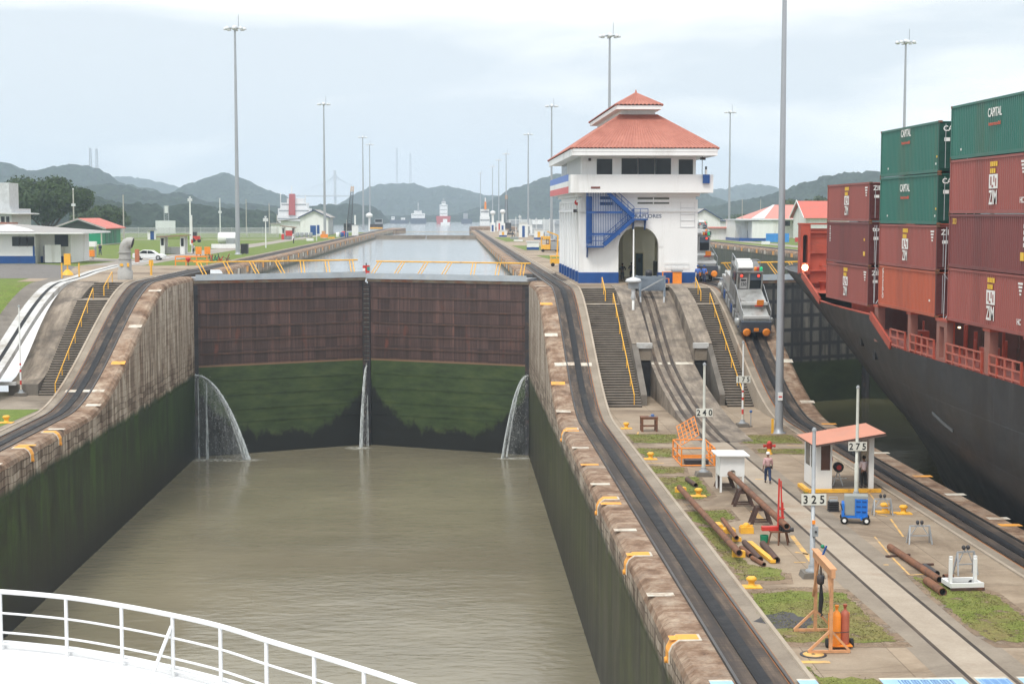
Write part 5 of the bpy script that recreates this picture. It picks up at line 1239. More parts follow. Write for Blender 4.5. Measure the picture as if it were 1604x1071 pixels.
    for y in (1.6, 3.0, 8.5, 9.9):
        for x in (-.82, .82):
            q = MB(); q.lathe([(.36, -.07), (.42, -.05), (.42, .05), (.36, .07)], DARK, 14, TM((x, y, .42), 0, R(90))); q.build('wheel', root)
    return root
def thing_part(*a): return None
yl = 131.8; rxl = math.atan2(zC(yl + 10.5) - zC(yl + 1), 9.5)
loco1 = loco('silver towing locomotive numbered and climbing the ramp beside the container ship', (XP - 2.35, yl, zC(yl) + .10), rxl, '150')
loco('silver locomotive half hidden behind the tower corner beside two workers', (XP - 2.35, 158.5, UP + .08), 0)
pf = Q(1159, 381, 402); loco('grey locomotive with orange buffers on the far bank by the flat white building', (XQ + 2.35, 400, UP + .08), 0)

# ---------------------------------------------------------------- high mast light poles
POLE = mat('grey galvanised mast', (.36, .38, .41), .45, .08, .4, metal=.3)
LUM = mat('pale lamp housing', (.62, .64, .66), .4, .1)
def mast(label, loc, H=35.0, r=.36, top=True):
    root = thing('light_mast', label, 'light pole', loc, 0, 'high mast light poles')
    b = MB(); b.tube([(0,0,0),(0,0,H*.33),(0,0,H*.66),(0,0,H)], [r, r*.84, r*.62, r*.42], POLE, 14); b.lathe([(r*1.7,0),(r*1.7,.06),(r*1.05,.10),(r,.4)], POLE, 14); b.build('pole', root)
    if top:
        b = MB(); b.lathe([(.16, H-.5), (.4, H-.4), (.4, H+.1), (.16, H+.3)], LUM, 10)
        for k in range(8):
            a = k * math.pi / 4; b.tube([(0, 0, H - .2), (1.35*math.cos(a), 1.35*math.sin(a), H - .2)], .04, POLE, 5)
        b.tube([(math.cos(k*math.pi/8), math.sin(k*math.pi/8), H - .2) for k in range(17)], .04, POLE, 5); b.tube([(.55, 0, H + .1), (.55, 0, H + 1.9)], .03, DARK, 4); b.build('lamp_ring', root)
        for k in range(8):
            a = k * math.pi / 4; q = MB(); M_ = TM((1.45*math.cos(a), 1.45*math.sin(a), H - .22), 0, 0, a)
            q.lathe([(.14, .22), (.26, .1), (.34, -.18), (.3, -.22)], LUM, 8, M_); q.build('floodlight', root)
    return root
q = P(1220, 678, 0); big = mast('huge grey light mast rising past the top of the photo beside the ship lane', (q.x, q.y, 0), 36, .29)
b = MB(); b.box(-.16, .16, -.34, -.28, 2.3, 2.85, WHITE); b.box(-.12, .12, -.35, -.34, 2.5, 2.6, RED); b.box(-.55, -.4, -.2, -.05, 0, 1.0, YELLOW); b.build('notice_plate', big)
m1 = mast('tall light mast standing beside the white plank and tank on the lawn', (-33.5, 250, UPL), 34.9)
for lb, x, y, z in (('light mast in front of the white shed with blue doors', -33.5, 419, UPL), ('light mast next to the lattice crane jib across the lawn', -33.5, 598, UPL),
                 ('slim light mast just beyond the crane jib at the pool end', -34.2, 660, UPL), ('light mast rising behind the red tower roof', 24.7, 253.6, UP),
                 ('light mast seen close beside the tower eaves', 25.6, 417, UP), ('light mast between the tower and the far boats', 26.4, 564, UP),
                 ('light mast just above the dark crane of the distant pier', 24.6, 745, UP), ('thin light mast past the distant pier crane', 23.6, 830, UP), ('fainter light mast third along the distant pier end', 23.2, 946, UP), ('faintest light mast of the distant pier end', 18.6, 1094, UP),
                 ('light mast on the far bank beyond the grey locomotive', 76.2, 440, UP), ('light mast rising behind the green container stack', 73.9, 261, UP)):
    copy_tree(m1, None, lb, (x, y, z))

# ---------------------------------------------------------------- things on the lower pier
def conc_base(mb, x0, x1, y0, y1, h): mb.prism([(x0, 0), (x1, 0), (x1 - .08, h), (x0 + .08, h)], 'y', y0, y1, CONCD)
def marker(label, px, py, top, sign_z, text, w=1.0, banded=False, base=True, box=False, z=0.0, sign_h=.47):
    q = P(px, py, z); root = thing('depth_marker', label, 'sign', (q.x, q.y, z), 0, None)
    b = MB()
    if banded:
        zs_ = [0, .9, 1.25, 1.9, 2.1, 2.45, 2.6]; ms = [PAINTW, RED, WHITE, RED, WHITE, RED]
        for a, c, m in zip(zs_, zs_[1:], ms): b.tube([(0, 0, a), (0, 0, c)], .075, m, 8)
        b.tube([(0, 0, 2.6), (0, 0, top)], [.07, .05], WHITE, 8)
    else: b.tube([(0, 0, 0), (0, 0, 2.0), (0, 0, 2.02), (0, 0, top)], [.115, .115, .085, .075], STEEL if box else mat('pale green grey pole', (.50, .51, .46), .5), 10)
    b.lathe([(.1, top - .06), (.1, top + .03), (.04, top + .1)], GREYP, 8); b.build('pole', root)
    if text:
        s_ = MB(); s_.box(-w/2, w/2, -.13, -.10, sign_z - sign_h/2, sign_z + sign_h/2, mat('pale sign board', (.66, .66, .60), .55, .06, 1, dirt=(.5, .5, .45), dirt_amt=.3))
        s_.text(' '.join(text), sign_h * 1.02, Matrix.Translation((0, -.136, sign_z - .02)) @ ME, BLACK, .92); s_.build('sign_board', root)
    if base:
        c = MB(); conc_base(c, -.48, .48, -.42, .42, .24); c.lathe([(.28, .24), (.28, .30), (.16, .34), (.16, .5)], GREYP, 8); c.build('base_block', root)
    if box:
        c = MB(); c.box(-.05, .17, -.28, -.1, 1.75, 2.15, GREYP); c.box(-.06, .06, -.2, -.1, 2.25, 2.4, ORANGE); c.lathe([(.05, 0), (.05, .03)], DARK, 8, TM((.06, -.29, 1.95), R(90))); c.build('switch_box', root)
    return root
marker('pole with the sign reading 240 beside the white cabinet', 1102, 745, 6.45, 3.68, '240', .94)
marker('banded red and white pole with the sign reading 175 near the staircase foot', 1163, 668, 6.0, 3.38, '175', 1.0, True)
marker('grey pole with the sign reading 325 on a concrete block by the orange gantry', 1272, 903, 6.15, 3.27, '325', 1.03, box=True)
marker('pole with the sign reading 275 in front of the booth', 1341, 784, 6.0, 2.9, '275', .98)
marker('red and white banded pole at the foot of the grass bank slope', 33, 620, 7.1, 0, None, banded=True, z=LOWL)
q = P(995, 520, 5.1); lp = thing('lamp_post', 'white post with a wide flat lamp hood on the ramp slab', 'lamp post', (15.6, 138.0, zC(138.0) + .12))
b = MB(); b.tube([(0,0,0),(0,0,.9),(0,0,.92),(0,0,7.0)], [.11,.11,.08,.06], WHITE, 8); b.build('pole', lp)
b = MB(); b.lathe([(.1, 2.45), (.62, 2.4), (.72, 2.5), (.6, 2.7), (.15, 2.85)], LUM, 12); b.box(-.42, .42, -.3, .3, 1.85, 2.38, GREYP); b.lathe([(.14, .9), (.22, 1.0), (.16, 1.5), (.2, 1.85)], LUM, 10); b.build('lamp_hood', lp)
# bollards
def bollard(label, px, py, z=0, s=1.0):
    q = P(px, py, z); b = MB()
    b.box(-.55*s, .55*s, -.42*s, .42*s, 0, .04, YELLOW); b.lathe([(.32*s,.04),(.2*s,.12*s),(.17*s,.28*s),(.22*s,.36*s),(.30*s,.42*s),(.30*s,.52*s),(.2*s,.6*s)], YELLOW, 14)
    return tag(b.build('bollard', None, (q.x, q.y, z)), label, 'bollard', 'yellow mooring bollards')
for lb, px, py in (('yellow bollard between the staircase foot and the rusty stand', 981, 671), ('yellow bollard on the grass strip beside the orange cage', 1019, 719), ('yellow bollard next to the end of the long ground pipe', 1094, 777),
                   ('yellow bollard on the grass edge between the 325 pole and the tow track', 1177, 919), ('yellow bollard beyond the blue wheeled cart near the ship track', 1415, 804)): bollard(lb, px, py, 0, .72)
bollard('yellow bollard on the small lawn of the grass bank side', 10, 662, LOWL, .85)
bollard('low yellow bollard half hidden behind the grey pipe stand of the cart', 1386, 802, 0, .8)
# white cabinet on legs
q = P(1128, 771, 0); cx, cy = 14.4, q.y
cab = thing('pipe_cabinet', 'white box cabinet on four legs with a rusty pipe passing through', 'cabinet', (cx, cy, 0))
b = MB(); z0, z1 = .86, 1.98; aw = .17
b.quad((0,0,z0),(.5,0,z0),(.5,0,z1),(0,0,z1),WHITE); b.quad((.84,0,z0),(1.32,0,z0),(1.32,0,z1),(.84,0,z1),WHITE); b.quad((.5,0,1.22),(.84,0,1.22),(.84,0,z1),(.5,0,z1),WHITE)
for k in range(8):
    a0, a1 = math.pi*k/8, math.pi*(k+1)/8; c = .67; zt_ = 1.05
    b.quad((c-aw*math.cos(a0),0,zt_+aw*math.sin(a0)),(c-aw*math.cos(a1),0,zt_+aw*math.sin(a1)),(c-aw*math.cos(a1),0,1.22),(c-aw*math.cos(a0),0,1.22),WHITE)
b.quad((0,0,z0),(0,1.5,z0),(0,1.5,z1),(0,0,z1),WHITE); b.quad((1.32,0,z0),(1.32,1.5,z0),(1.32,1.5,z1),(1.32,0,z1),WHITE); b.quad((0,1.5,z0),(1.32,1.5,z0),(1.32,1.5,z1),(0,1.5,z1),WHITE)
b.box(-.03, .03, .7, .76, z0 - .02, z1, WHITE); b.build('box', cab)
b = MB(); b.prism([(-.22, 2.0), (1.55, 1.985), (1.56, 2.05), (-.22, 2.065)], 'y', -.28, 1.75, WHITE); b.build('lid', cab)
for x, y in ((.05, .06), (1.25, .06), (.05, 1.42), (1.25, 1.42)):
    b = MB(); b.box(x - .05, x + .05, y - .05, y + .05, 0, z0, WHITE); b.build('leg', cab)
# long pipe on trestles
PX = 14.93
def pipe(name, label, a, c, r, m, group=None, ends=True, inner=True):
    a = Vector(a); c = Vector(c); root_z = 0
    b = MB(); n = 6; b.tube([a.lerp(c, i / n) for i in range(n + 1)], r, m, 14, cap=False); d = (c - a).normalized()
    for p, s_ in ((a, 1), (c, -1)): b.tube([p + d * s_ * .002, p + d * s_ * .03], [r * .99, r * .7], m, 14, False); b.tube([p + d * s_ * .15, p + d * s_ * .16], r * .98, BLACK, 14); b.tube([p + d * s_ * .02, p + d * s_ * .15], r * .72, BLACK, 14, False)
    o = b.build(name); return tag(o, label, 'pipe', group)
pipe('steel_pipe', 'long rusty pipe running from the white cabinet over dark trestles', (PX, 88.2, 1.02), (PX + .02, 70.4, 1.02), .15, RUST)
def trestle(label, y):
    root = thing('trestle', label, 'trestle', (PX, y, 0), 0, 'dark trestles under the long pipe')
    for yy in (-.28, .28):
        b = MB(); b.prism([(-.56, 0), (-.40, 0), (-.17, .66), (.17, .66), (.40, 0), (.56, 0), (.26, .84), (-.26, .84)], 'y', yy - .035, yy + .035, RUSTD); b.box(-.5, .5, yy - .03, yy + .03, .10, .17, RUSTD); b.build('side_frame', root)
    b = MB(); b.box(-.25, .25, -.244, .244, .74, .855, RUSTD); b.build('saddle', root)
    return root
trestle('dark trestle under the white cabinet', 86.8); trestle('dark trestle just in front of the white cabinet', 81.2); trestle('dark trestle beside the red hydraulic mast', 76.4)
# red hydraulic mast on a stool
q = P(1228, 856, 0); hy = thing('hydraulic_stand', 'red upright mast on a many legged brown stool at the pipe end', 'stand', (14.85, 71.6, 0))
b = MB(); b.bar((-.05, 0, .75), (-.02, 0, 3.0), .07, .07, RED); b.bar((.14, 0, .85), (.06, 0, 2.9), .06, .06, RED); b.bar((.2, .05, .8), (.16, .05, 1.9), .06, .06, RED)
for z in (1.2, 1.6): b.bar((-.08, 0, z), (.25, 0, z), .05, .05, RED)
b.build('mast', hy)
b = MB(); b.box(-.8, -.05, -.15, .15, .62, .80, RED); b.box(.0, .5, -.2, .2, .6, .84, DARK); b.lathe([(.1, 0), (.1, .5)], DARK, 10, TM((.1, -.3, .7), R(0), R(90))); b.build('pump', hy)
for x, y in ((-.5, -.25), (-.1, -.4), (.3, -.3), (.45, .2), (-.35, .3), (.1, .35)):
    b = MB(); b.tube([(x * 1.15, y * 1.15, 0), (x * .8, y * .8, .62)], .035, RUST, 6); b.build('leg', hy)
b = MB(); b.box(-.45, .45, -.32, .32, .56, .62, RUST); b.build('stool_top', hy)
# pipes on the ground
def gp(px, py, z): v = P(px, py, z); return (v.x, v.y, z)
pipe('ground_pipe', 'long rusty pipe lying along the grass beside the tow track', gp(1064, 763, .42), gp(1158, 866, .42), .15, RUST)
pipe('ground_pipe', 'short brown pipe on the grass under the 240 pole', gp(1076, 750, .13), gp(1090, 760, .13), .13, RUSTD)
pipe('ground_pipe', 'thin rusty pipe propped on yellow blocks', gp(1132, 813, .32), gp(1154, 842, .28), .11, RUST)
pipe('ground_pipe', 'brown pipe with open black end lying beside the yellow plank', gp(1195, 851, .14), gp(1217, 877, .14), .15, RUSTD)
pipe('ground_pipe', 'dark pipe on the other side of the yellow plank', gp(1166, 849, .14), gp(1191, 876, .14), .13, RUSTD)
pipe('ground_pipe', 'short pipe with white collar among the pile by the yellow plank', gp(1161, 858, .10), gp(1176, 870, .10), .12, RUST)
pipe('ground_pipe', 'white tipped pipe end lowest of the pile by the yellow plank', gp(1178, 873, .10), gp(1197, 884, .10), .10, RUST)
for lb, a, c in (('yellow painted plank lying between two brown pipes', (1174, 849), (1211, 879)),):
    b = MB(); p0, p1 = Vector(gp(*a, .1)), Vector(gp(*c, .1)); b.bar(p0, p1, .24, .14, YELLOW); tag(b.build('plank'), lb, 'plank')
def pad(label, px, py, w, d, h, hump=True):
    q = P(px, py, 0); root = thing('yellow_block', label, 'block', (q.x, q.y, 0), 0, 'yellow painted pipe supports')
    b = MB(); b.prism([(-w/2, 0), (w/2, 0), (w/2, h), (w*.3, h + .03), (-w*.3, h + .03), (-w/2, h)], 'y', -d/2, d/2, YELLOW); b.build('plate', root)
    if hump: b = MB(); b.lathe([(.16, h + .03), (.16, h + .12), (.08, h + .2)], YELLOW, 10); b.box(-.3, .3, -.05, .05, h + .03, h + .1, YELLOW); b.build('lug', root)
pad('yellow lugged block beside the dark trestle foot', 1169, 834, .62, .5, .28); pad('yellow block under the thin propped pipe', 1141, 834, .6, .5, .2, False)
pad('small yellow support holding the lower end of the long ground pipe', 1157, 872, .55, .28, .27, False); pad('small yellow support holding the upper end of the long ground pipe', 1066, 771, .6, .28, .27, False); pad('yellow toothed block beside the long ground pipe', 1126, 830, .3, .8, .3, False); pad('small yellow block under the open end of the thin pipe', 1154, 847, .4, .25, .16, False)
q = P(1197, 852, 0); b = MB(); b.lathe([(.17, 0), (.2, .4), (.205, .42), (.19, .42), (.16, .05)], GREEN, 12); tag(b.build('bucket', None, (q.x, q.y, 0)), 'small green bucket near the brown pipe ends', 'bucket')
# orange cage
q = P(1068, 730, 0); cg = thing('cage_frame', 'low orange tube cage with a tilted lattice panel on top', 'cage', (13.6, q.y, 0))
Lc, Wc, Hc = 3.7, 2.0, 1.08
def bars(mb, segs, r, m, n=6):
    for a, c in segs: mb.tube([a, c], r, m, n)
b = MB()
for z in (.05, .55, Hc):
    c4 = [(0,0,z),(Wc,0,z),(Wc,Lc,z),(0,Lc,z)]; bars(b, list(zip(c4, c4[1:] + c4[:1])), .04, ORANGE)
for x, y in ((0,0),(Wc,0),(Wc,Lc),(0,Lc),(0,Lc/2),(Wc,Lc/2)): b.tube([(x,y,0),(x,y,Hc)], .045, ORANGE, 6)
bars(b, [((0,1.2,.3),(Wc,1.2,.3)),((0,2.4,.3),(Wc,2.4,.3)),((Wc,.2,.1),(Wc,1.8,Hc)),((Wc,1.9,.1),(Wc,3.5,Hc))], .035, ORANGE); b.build('frame', cg)
b = MB(); o_ = Vector((0, 2.2, Hc)); u = Vector((1.0, .6, .95)) ; v = Vector((-.35, 1.0, 1.05))
o_ = Vector((.15, 1.2, Hc + .02)); u = Vector((1.15, .5, .55)); v = Vector((-.15, 1.0, 1.0))
for i in range(6): t = i / 5; bars(b, [(o_ + u * t, o_ + u * t + v), (o_ + v * t, o_ + v * t + u)], .028, ORANGE, 5)
b.build('lattice_panel', cg)
b = MB(); b.box(.3, 1.7, .4, 1.2, .02, .3, DARK); b.build('tray', cg)
# rusty stand
q = P(1006, 676, 0); rs_ = thing('work_stand', 'rusty brown square work stand with a blue vice near the portal', 'stand', (q.x, q.y, 0))
for x, y in ((0,0),(1.0,0),(0,.7),(1.0,.7)):
    b = MB(); b.box(x-.07, x+.07, y-.07, y+.07, 0, .95, RUST); b.build('leg', rs_)
b = MB(); b.box(-.08, 1.08, -.08, .02, .86, 1.0, RUST); b.box(-.08, 1.08, .68, .78, .86, 1.0, RUST); b.box(.07, .93, -.05, .05, .35, .47, RUST); b.box(-.06, .06, .071, .629, .4, .5, RUST); b.box(.94, 1.06, .071, .629, .4, .5, RUST); b.box(-.1, 1.1, -.1, .8, .96, 1.02, RUST); b.build('frame', rs_)
b = MB(); b.lathe([(.12, 1.02), (.14, 1.15), (.06, 1.2)], mat('blue enamel', (.06, .14, .35), .4), 8, TM((.75, .3, 0))); b.box(.5, 1.0, .22, .38, 1.02, 1.08, GREYP); b.build('vice', rs_)
# hydrant
q = P(1205, 711, 0); hyd = thing('fire_hydrant', 'red topped fire hydrant beyond the walking man', 'fire hydrant', (q.x, q.y, 0))
b = MB(); b.lathe([(.2,0),(.2,.06),(.13,.08),(.13,.35)], YELLOW, 12); b.build('foot', hyd); b = MB(); b.lathe([(.14,.35),(.17,.4),(.16,.62),(.19,.64),(.12,.78),(.04,.84)], RED, 12)
for sx in (-1, 1): b.lathe([(.075,0),(.075,.2),(.1,.2),(.1,.28)], RED, 8, TM((sx*.1, 0, .52), 0, R(90)*sx))
b.build('body', hyd)
# little sensor post and curb stones
q = P(1176, 668, 0); sp_ = thing('sensor_post', 'thin grey post with a blue cap beside the 175 pole', 'post', (q.x, q.y, 0)); b = MB(); b.tube([(0,0,0),(0,0,1.0)], .03, GREYP, 6); b.box(-.25,.1,-.15,.15,0,.06,CONCD); b.build('pole', sp_); b = MB(); b.ball((0,0,1.08), .11, mat('blue enamel', (.06, .14, .35), .4), 8); b.build('cap', sp_)
# booth
bt = thing('guard_booth', 'open white booth with a tilted orange tiled roof and a worker inside', 'booth', (19.65, 85.2, 0))
bw, bd = 3.15, 2.9
ROOFO = mat('salmon corrugated roof', (.56, .255, .175), .65, .1, .8, dirt=(.5, .2, .13), dirt_amt=.3)
b = MB(); b.box(0, bw, 0, bd, .002, .1, CONCG); b.build('floor_slab', bt)
b = MB()
b.box(0, .07, 0, bd, .1, 1.15, WHITE); b.box(.07, .88, 0, .07, .1, 1.15, WHITE); b.build('half_wall', bt)
b = MB()
for x, y, w_ in ((0, 0, .26), (0, bd - .24, .16), (0, bd * .45, .12), (.78, 0, .1), (bw - .24, 0, .26), (bw - .16, bd - .2, .16)):
    b = MB(); zt_ = 2.55 + .17 * (x + .1); b.box(x + .001, x + w_, y + .001, y + .2, .1, zt_, WHITE); b.build('post', bt)
b = MB(); b.box(.27, .77, .03, .05, 1.16, 2.6, mat('tinted pane', (.10, .05, .04), .15)); b.box(.02, .04, .22, 1.28, 1.16, 2.55, GLASS); b.box(.02, .04, 1.45, bd - .26, 1.16, 2.55, GLASS); b.build('window', bt)
b = MB(); K = 46; X0_, X1_ = -.35, bw + .42; vs = []
for i in range(K * 2 + 1):
    x = X0_ + (X1_ - X0_) * i / (K * 2); z = 2.64 + .165 * (x + .35) + (.028 if i % 2 else 0); vs += [(x, -.95, z), (x, bd + .45, z)]
b.add(vs, [(2*i, 2*i+2, 2*i+3, 2*i+1) for i in range(K*2)], ROOFO); b.prism([(X0_, 2.55), (X1_, 3.15), (X1_, 3.24), (X0_, 2.63)], 'y', -.93, -.86, mat('dark roof edge', (.12, .08, .07))); b.prism([(X0_ + .02, 2.56), (X1_ - .02, 3.16), (X1_ - .02, 3.2), (X0_ + .02, 2.6)], 'y', -.85, bd + .4, mat('dark roof edge', (.12, .08, .07))); b.build('roof', bt)
b = MB(); b.box(-.5, bw + .3, -.55, -.3, .02, .2, YELLOW); b.box(-.65, -.4, -.3, 1.6, .02, .2, YELLOW); b.build('kerb_beam', bt)
b = MB(); b.box(bw - .07, bw, .3, bd - .3, .1, 2.8, mat('tinted pane dark', (.09, .08, .075), .2)); b.build('side_screen', bt)
fan = thing('drum_fan', 'red drum fan on a white stand inside the booth', 'fan', (21.15, 86.4, .1)); b = MB(); b.lathe([(.12,-.2),(.26,-.18),(.28,.16),(.2,.2)], DARK, 14, TM((0,0,1.05), R(90))); b.lathe([(.1,0),(.14,.04)], RED, 10, TM((0,-.19,1.05), R(90))); b.build('drum', fan)
for sx in (-.28, .28):
    b = MB(); b.bar((sx, 0, 0), (0, 0, .85), .06, .06, WHITE); b.build('leg', fan)
b = MB(); b.bar((-.5, .1, .4), (.5, .1, .4), .05, .05, WHITE); b.build('stand_bar', fan)
bag = MB(); bag.ball((20.35, 86.2, 1.75), .28, RED, 10, sc=(.9, .7, .75)); bag.ball((20.72, 86.3, 1.6), .2, RED, 8, sc=(.6, .5, 1.2)); bag.tube([(20.35, 86.2, 1.9), (20.35, 86.2, 2.7)], .015, DARK, 4); tag(bag.build('life_vest'), 'red life vest hanging behind the booth window', 'life vest')
# blue cart with grey cabinet
q = P(1346, 826, 0); ct = thing('generator_cart', 'blue wheeled cart carrying a grey cabinet in front of the booth', 'cart', (19.55, 76.4, 0), R(-12))
BLUEB = mat('bright blue paint', (.012, .17, .62), .4, .08)
b = MB(); b.box(-.62, .62, -.42, .42, .3, .4, BLUEB); b.box(.0, .6, -.40, -.36, .4, 1.22, BLUEB)
for x in (.03, .3, .57): b.box(x - .03, x + .03, -.44, -.40, .4, 1.25, BLUEB)
for z in (.62, .88, 1.12): b.box(.0, .6, -.43, -.40, z - .025, z + .025, mat('dark blue seam', (.008, .06, .25)))
b.tube([(.3, -.4, .35), (.3, -.75, .3)], .04, BLUEB, 6); b.box(-.62, -.5, -.42, .42, .4, 1.0, BLUEB); b.build('chassis', ct)
b = MB(); b.prism([(-.45, .42), (.0, .42), (.0, 1.22), (.62, 1.25), (.62, 1.38), (-.5, 1.36), (-.5, .9)], 'y', -.345, .4, mat('grey green cabinet', (.30, .32, .30), .5, .1)); b.build('cabinet', ct)
for x, y in ((-.5, -.5), (.55, -.5), (-.5, .5), (.55, .5)):
    w_ = MB(); w_.lathe([(.1,-.05),(.17,-.06),(.19,0),(.17,.06),(.1,.05)], BLACK, 14, TM((x, y, .19), R(90))); wo = w_.build('wheel', ct); h_ = MB(); h_.lathe([(.09,-.07),(.09,.07)], WHITE, 10, TM((x, y, .19), R(90))); h_.build('hub', wo)
b = MB(); b.tube([(-.62 - .06 * math.sin(k*.8), -.3 + .12 * math.cos(k * .8), .75 + .22 * math.sin(k * .8)) for k in range(18)], .025, BLACK, 6); b.build('hose', ct)
q = P(1305, 800, 0); b = MB(); b.box(-.24,.24,-.2,.2,.06,.5,BLACK)
for z in (.16,.28,.4): b.box(-.26,.26,-.22,.22,z-.02,z+.02,DARK)
b.box(-.2,.2,-.15,.15,.5,.58,GREYP); b.box(-.27,.27,-.25,.25,0,.06,DARK); b.tube([(-.2,0,.58),(-.2,0,.72),(.2,0,.72),(.2,0,.58)], .02, STEEL, 5); tag(b.build('welding_set', None, (q.x, q.y, 0)), 'small black ribbed welding machine beside the 325 sign board', 'machine')
def rollers(label, px, py, w, h, rz=0):
    q = P(px, py, 0); root = thing('pipe_stand', label, 'pipe stand', (q.x, q.y, 0), rz, 'grey pipe roller stands')
    b = MB()
    for sx in (-1, 1):
        b.bar((sx*w/2, -.22, 0), (sx*w*.42, 0, h), .06, .06, STEEL); b.bar((sx*w/2, .22, 0), (sx*w*.42, 0, h), .06, .06, STEEL)
    b.bar((-w*.44, 0, h), (w*.44, 0, h), .06, .07, STEEL); b.bar((-w*.46, 0, h*.45), (w*.46, 0, h*.45), .04, .05, STEEL); b.bar((-w*.4, 0, h*.45), (-.05, 0, h*1.12), .03, .04, STEEL); b.bar((w*.4, 0, h*.45), (.05, 0, h*1.12), .03, .04, STEEL); b.build('frame', root)
    for sx in (-.1, .1):
        c = MB(); c.lathe([(.07,-.06),(.1,-.02),(.1,.02),(.07,.06)], DARK, 10, TM((sx, 0, h*1.2), 0, R(90))); c.build('roller', root)
rollers('grey pipe roller stand close behind the blue cart', 1382, 806, .95, .8); rollers('grey pipe roller stand alone on the concrete', 1440, 851, 1.05, .82)
rollers('grey pipe roller stand inside the white trolley', 1512, 899, .9, .95, .2)
pipe('ground_pipe', 'long rusty pipe lying diagonally by the yellow line near the ship track', gp(1394, 856, .16), gp(1472, 908, .16), .15, RUST); pipe('ground_pipe', 'short rusty pipe with a wide black mouth by the white trolley', gp(1452, 909, .15), gp(1477, 927, .15), .17, RUST); pipe('ground_pipe', 'dark blue black pipe stub behind the long diagonal pipe', gp(1449, 886, .1), gp(1468, 898, .1), .12, DARK); pipe('ground_pipe', 'short brown pipe between the diagonal pipe and the trolley', gp(1478, 903, .1), gp(1492, 902, .1), .11, RUST)
for lb, a, c in (('thin dark bar laid crosswise under the diagonal pipe', (1388, 871), (1425, 868)), ('dark timber lying beyond the diagonal pipe', (1443, 884), (1462, 883))):
    b = MB(); b.bar(gp(*a, .05), gp(*c, .05), .12, .08, RUSTD); tag(b.build('timber'), lb, 'timber')
q = P(1490, 926, 0); tr = thing('trolley_frame', 'white low trolley frame with four uprights by the grass', 'trolley', (q.x, q.y, 0), R(4))
b = MB(); b.box(0, 1.36, 0, .12, .12, .32, WHITE); b.box(0, 1.36, .95, 1.07, .12, .32, WHITE); b.box(0, .14, .121, .949, .12, .3, WHITE); b.box(1.22, 1.36, .121, .949, .12, .3, WHITE); b.box(-.02, 1.38, -.03, 0, .03, .14, RUSTD); b.box(.14, 1.22, .14, .94, .1, .14, DARK); b.build('chassis', tr)
for x, y in ((.0, .2), (.22, .75), (1.02, .2), (1.24, .75)):
    b = MB(); b.box(x, x + .12, y, y + .12, .3, 1.25, WHITE); b.build('upright', tr)
for x in (.15, 1.2):
    for y in (.1, .97): b = MB(); b.lathe([(.06,-.04),(.12,-.04),(.12,.04),(.06,.04)], DARK, 10, TM((x, y, .12), R(90))); b.build('wheel', tr)
# orange gantry
ga = thing('gantry_frame', 'faded orange A-frame gantry straddling the grass edge', 'gantry', (12.9, 54.8, 0))
def leg(yy, dx):
    b = MB(); b.bar((dx, yy, .08), (dx, yy, 2.66), .11, .11, SALMON, up=(0,1,0)); b.bar((dx - .78, yy, .06), (dx + .68, yy, .06), .09, .09, SALMON)
    for sx in (-.76, .66): b.bar((dx + sx, yy, .08), (dx, yy, .80), .08, .08, SALMON)
    b.build('leg_frame', ga); 
    for sx in (-.74, .64): w_ = MB(); w_.lathe([(.02,-.03),(.055,-.03),(.055,.03),(.02,.03)], DARK, 8, TM((dx + sx, yy, .03), R(90))); w_.build('caster', ga)
leg(-1.45, .0); leg(1.42, .12)
b = MB(); b.bar((.0, -1.7, 2.8), (.13, 1.7, 2.8), .14, .28, SALMON); b.bar((.0, -1.7, 2.96), (.13, 1.7, 2.96), .24, .04, SALMON); b.build('beam', ga)
for y0, y1 in ((-1.45, -.75), (1.42, .75)):
    b = MB(); b.bar((.03, y0, 1.3), (.05, y1, 2.66), .07, .07, SALMON); b.build('knee_brace', ga)
ch = thing('chain_hoist', 'dark chain hoist hanging under the orange gantry beam', 'hoist', (13.0, 55.4, 2.66)); b = MB(); b.tube([(0,0,0),(.02,0,-.5)], .03, DARK, 6); b.lathe([(.07,-.75),(.13,-.7),(.14,-.45),(.07,-.4)], DARK, 10); b.tube([(.02,0,-.7),(.04,.02,-1.3),(0,0,-1.75)], [.04,.09,.07], BLACK, 8); b.build('body', ch); b = MB(); b.tube([(0,0,-1.75),(.08,0,-1.82),(.03,0,-1.9)], .03, DARK, 6); b.build('hook', ch)
b = MB(); b.bar((.05, 0, .28), (.22, .1, .62), .05, .05, BLUE); b.ball((.05,0,.62), .08, GREEN, 6); b.build('handle', ch)
q = P(1328, 1040, 0); gc = thing('gas_bottle_cart', 'two gas bottles orange and dull red strapped on a small cart', 'gas bottles', (13.35, 53.9, 0))
for x, y, m in ((-.12, 0, ORANGE), (.2, .12, mat('dull red cylinder', (.42, .12, .07), .5))):
    b = MB(); b.lathe([(.15,.14),(.155,.2),(.155,1.15),(.12,1.28),(.05,1.34),(.05,1.45),(.07,1.46),(.07,1.54)], m, 14, TM((x, y, 0))); b.build('gas_bottle', gc)
b = MB(); b.box(-.34,.42,-.16,.3,.1,.14,ORANGE); b.bar((-.32,.28,.1),(-.32,.28,1.2),.04,.04,ORANGE); b.bar((.38,.3,.1),(.38,.3,1.2),.04,.04,ORANGE); b.bar((-.32,.28,1.0),(.38,.3,1.0),.04,.04,ORANGE); b.tube([(-.3,-.17,.62),(0,-.2,.62),(.3,-.1,.62)], .015, DARK, 5); b.build('cart_frame', gc)
for x in (-.38, .46): b = MB(); b.lathe([(.05,-.04),(.16,-.05),(.16,.05),(.05,.04)], BLACK, 12, TM((x, .2, .16), 0, R(90))); b.build('wheel', gc)
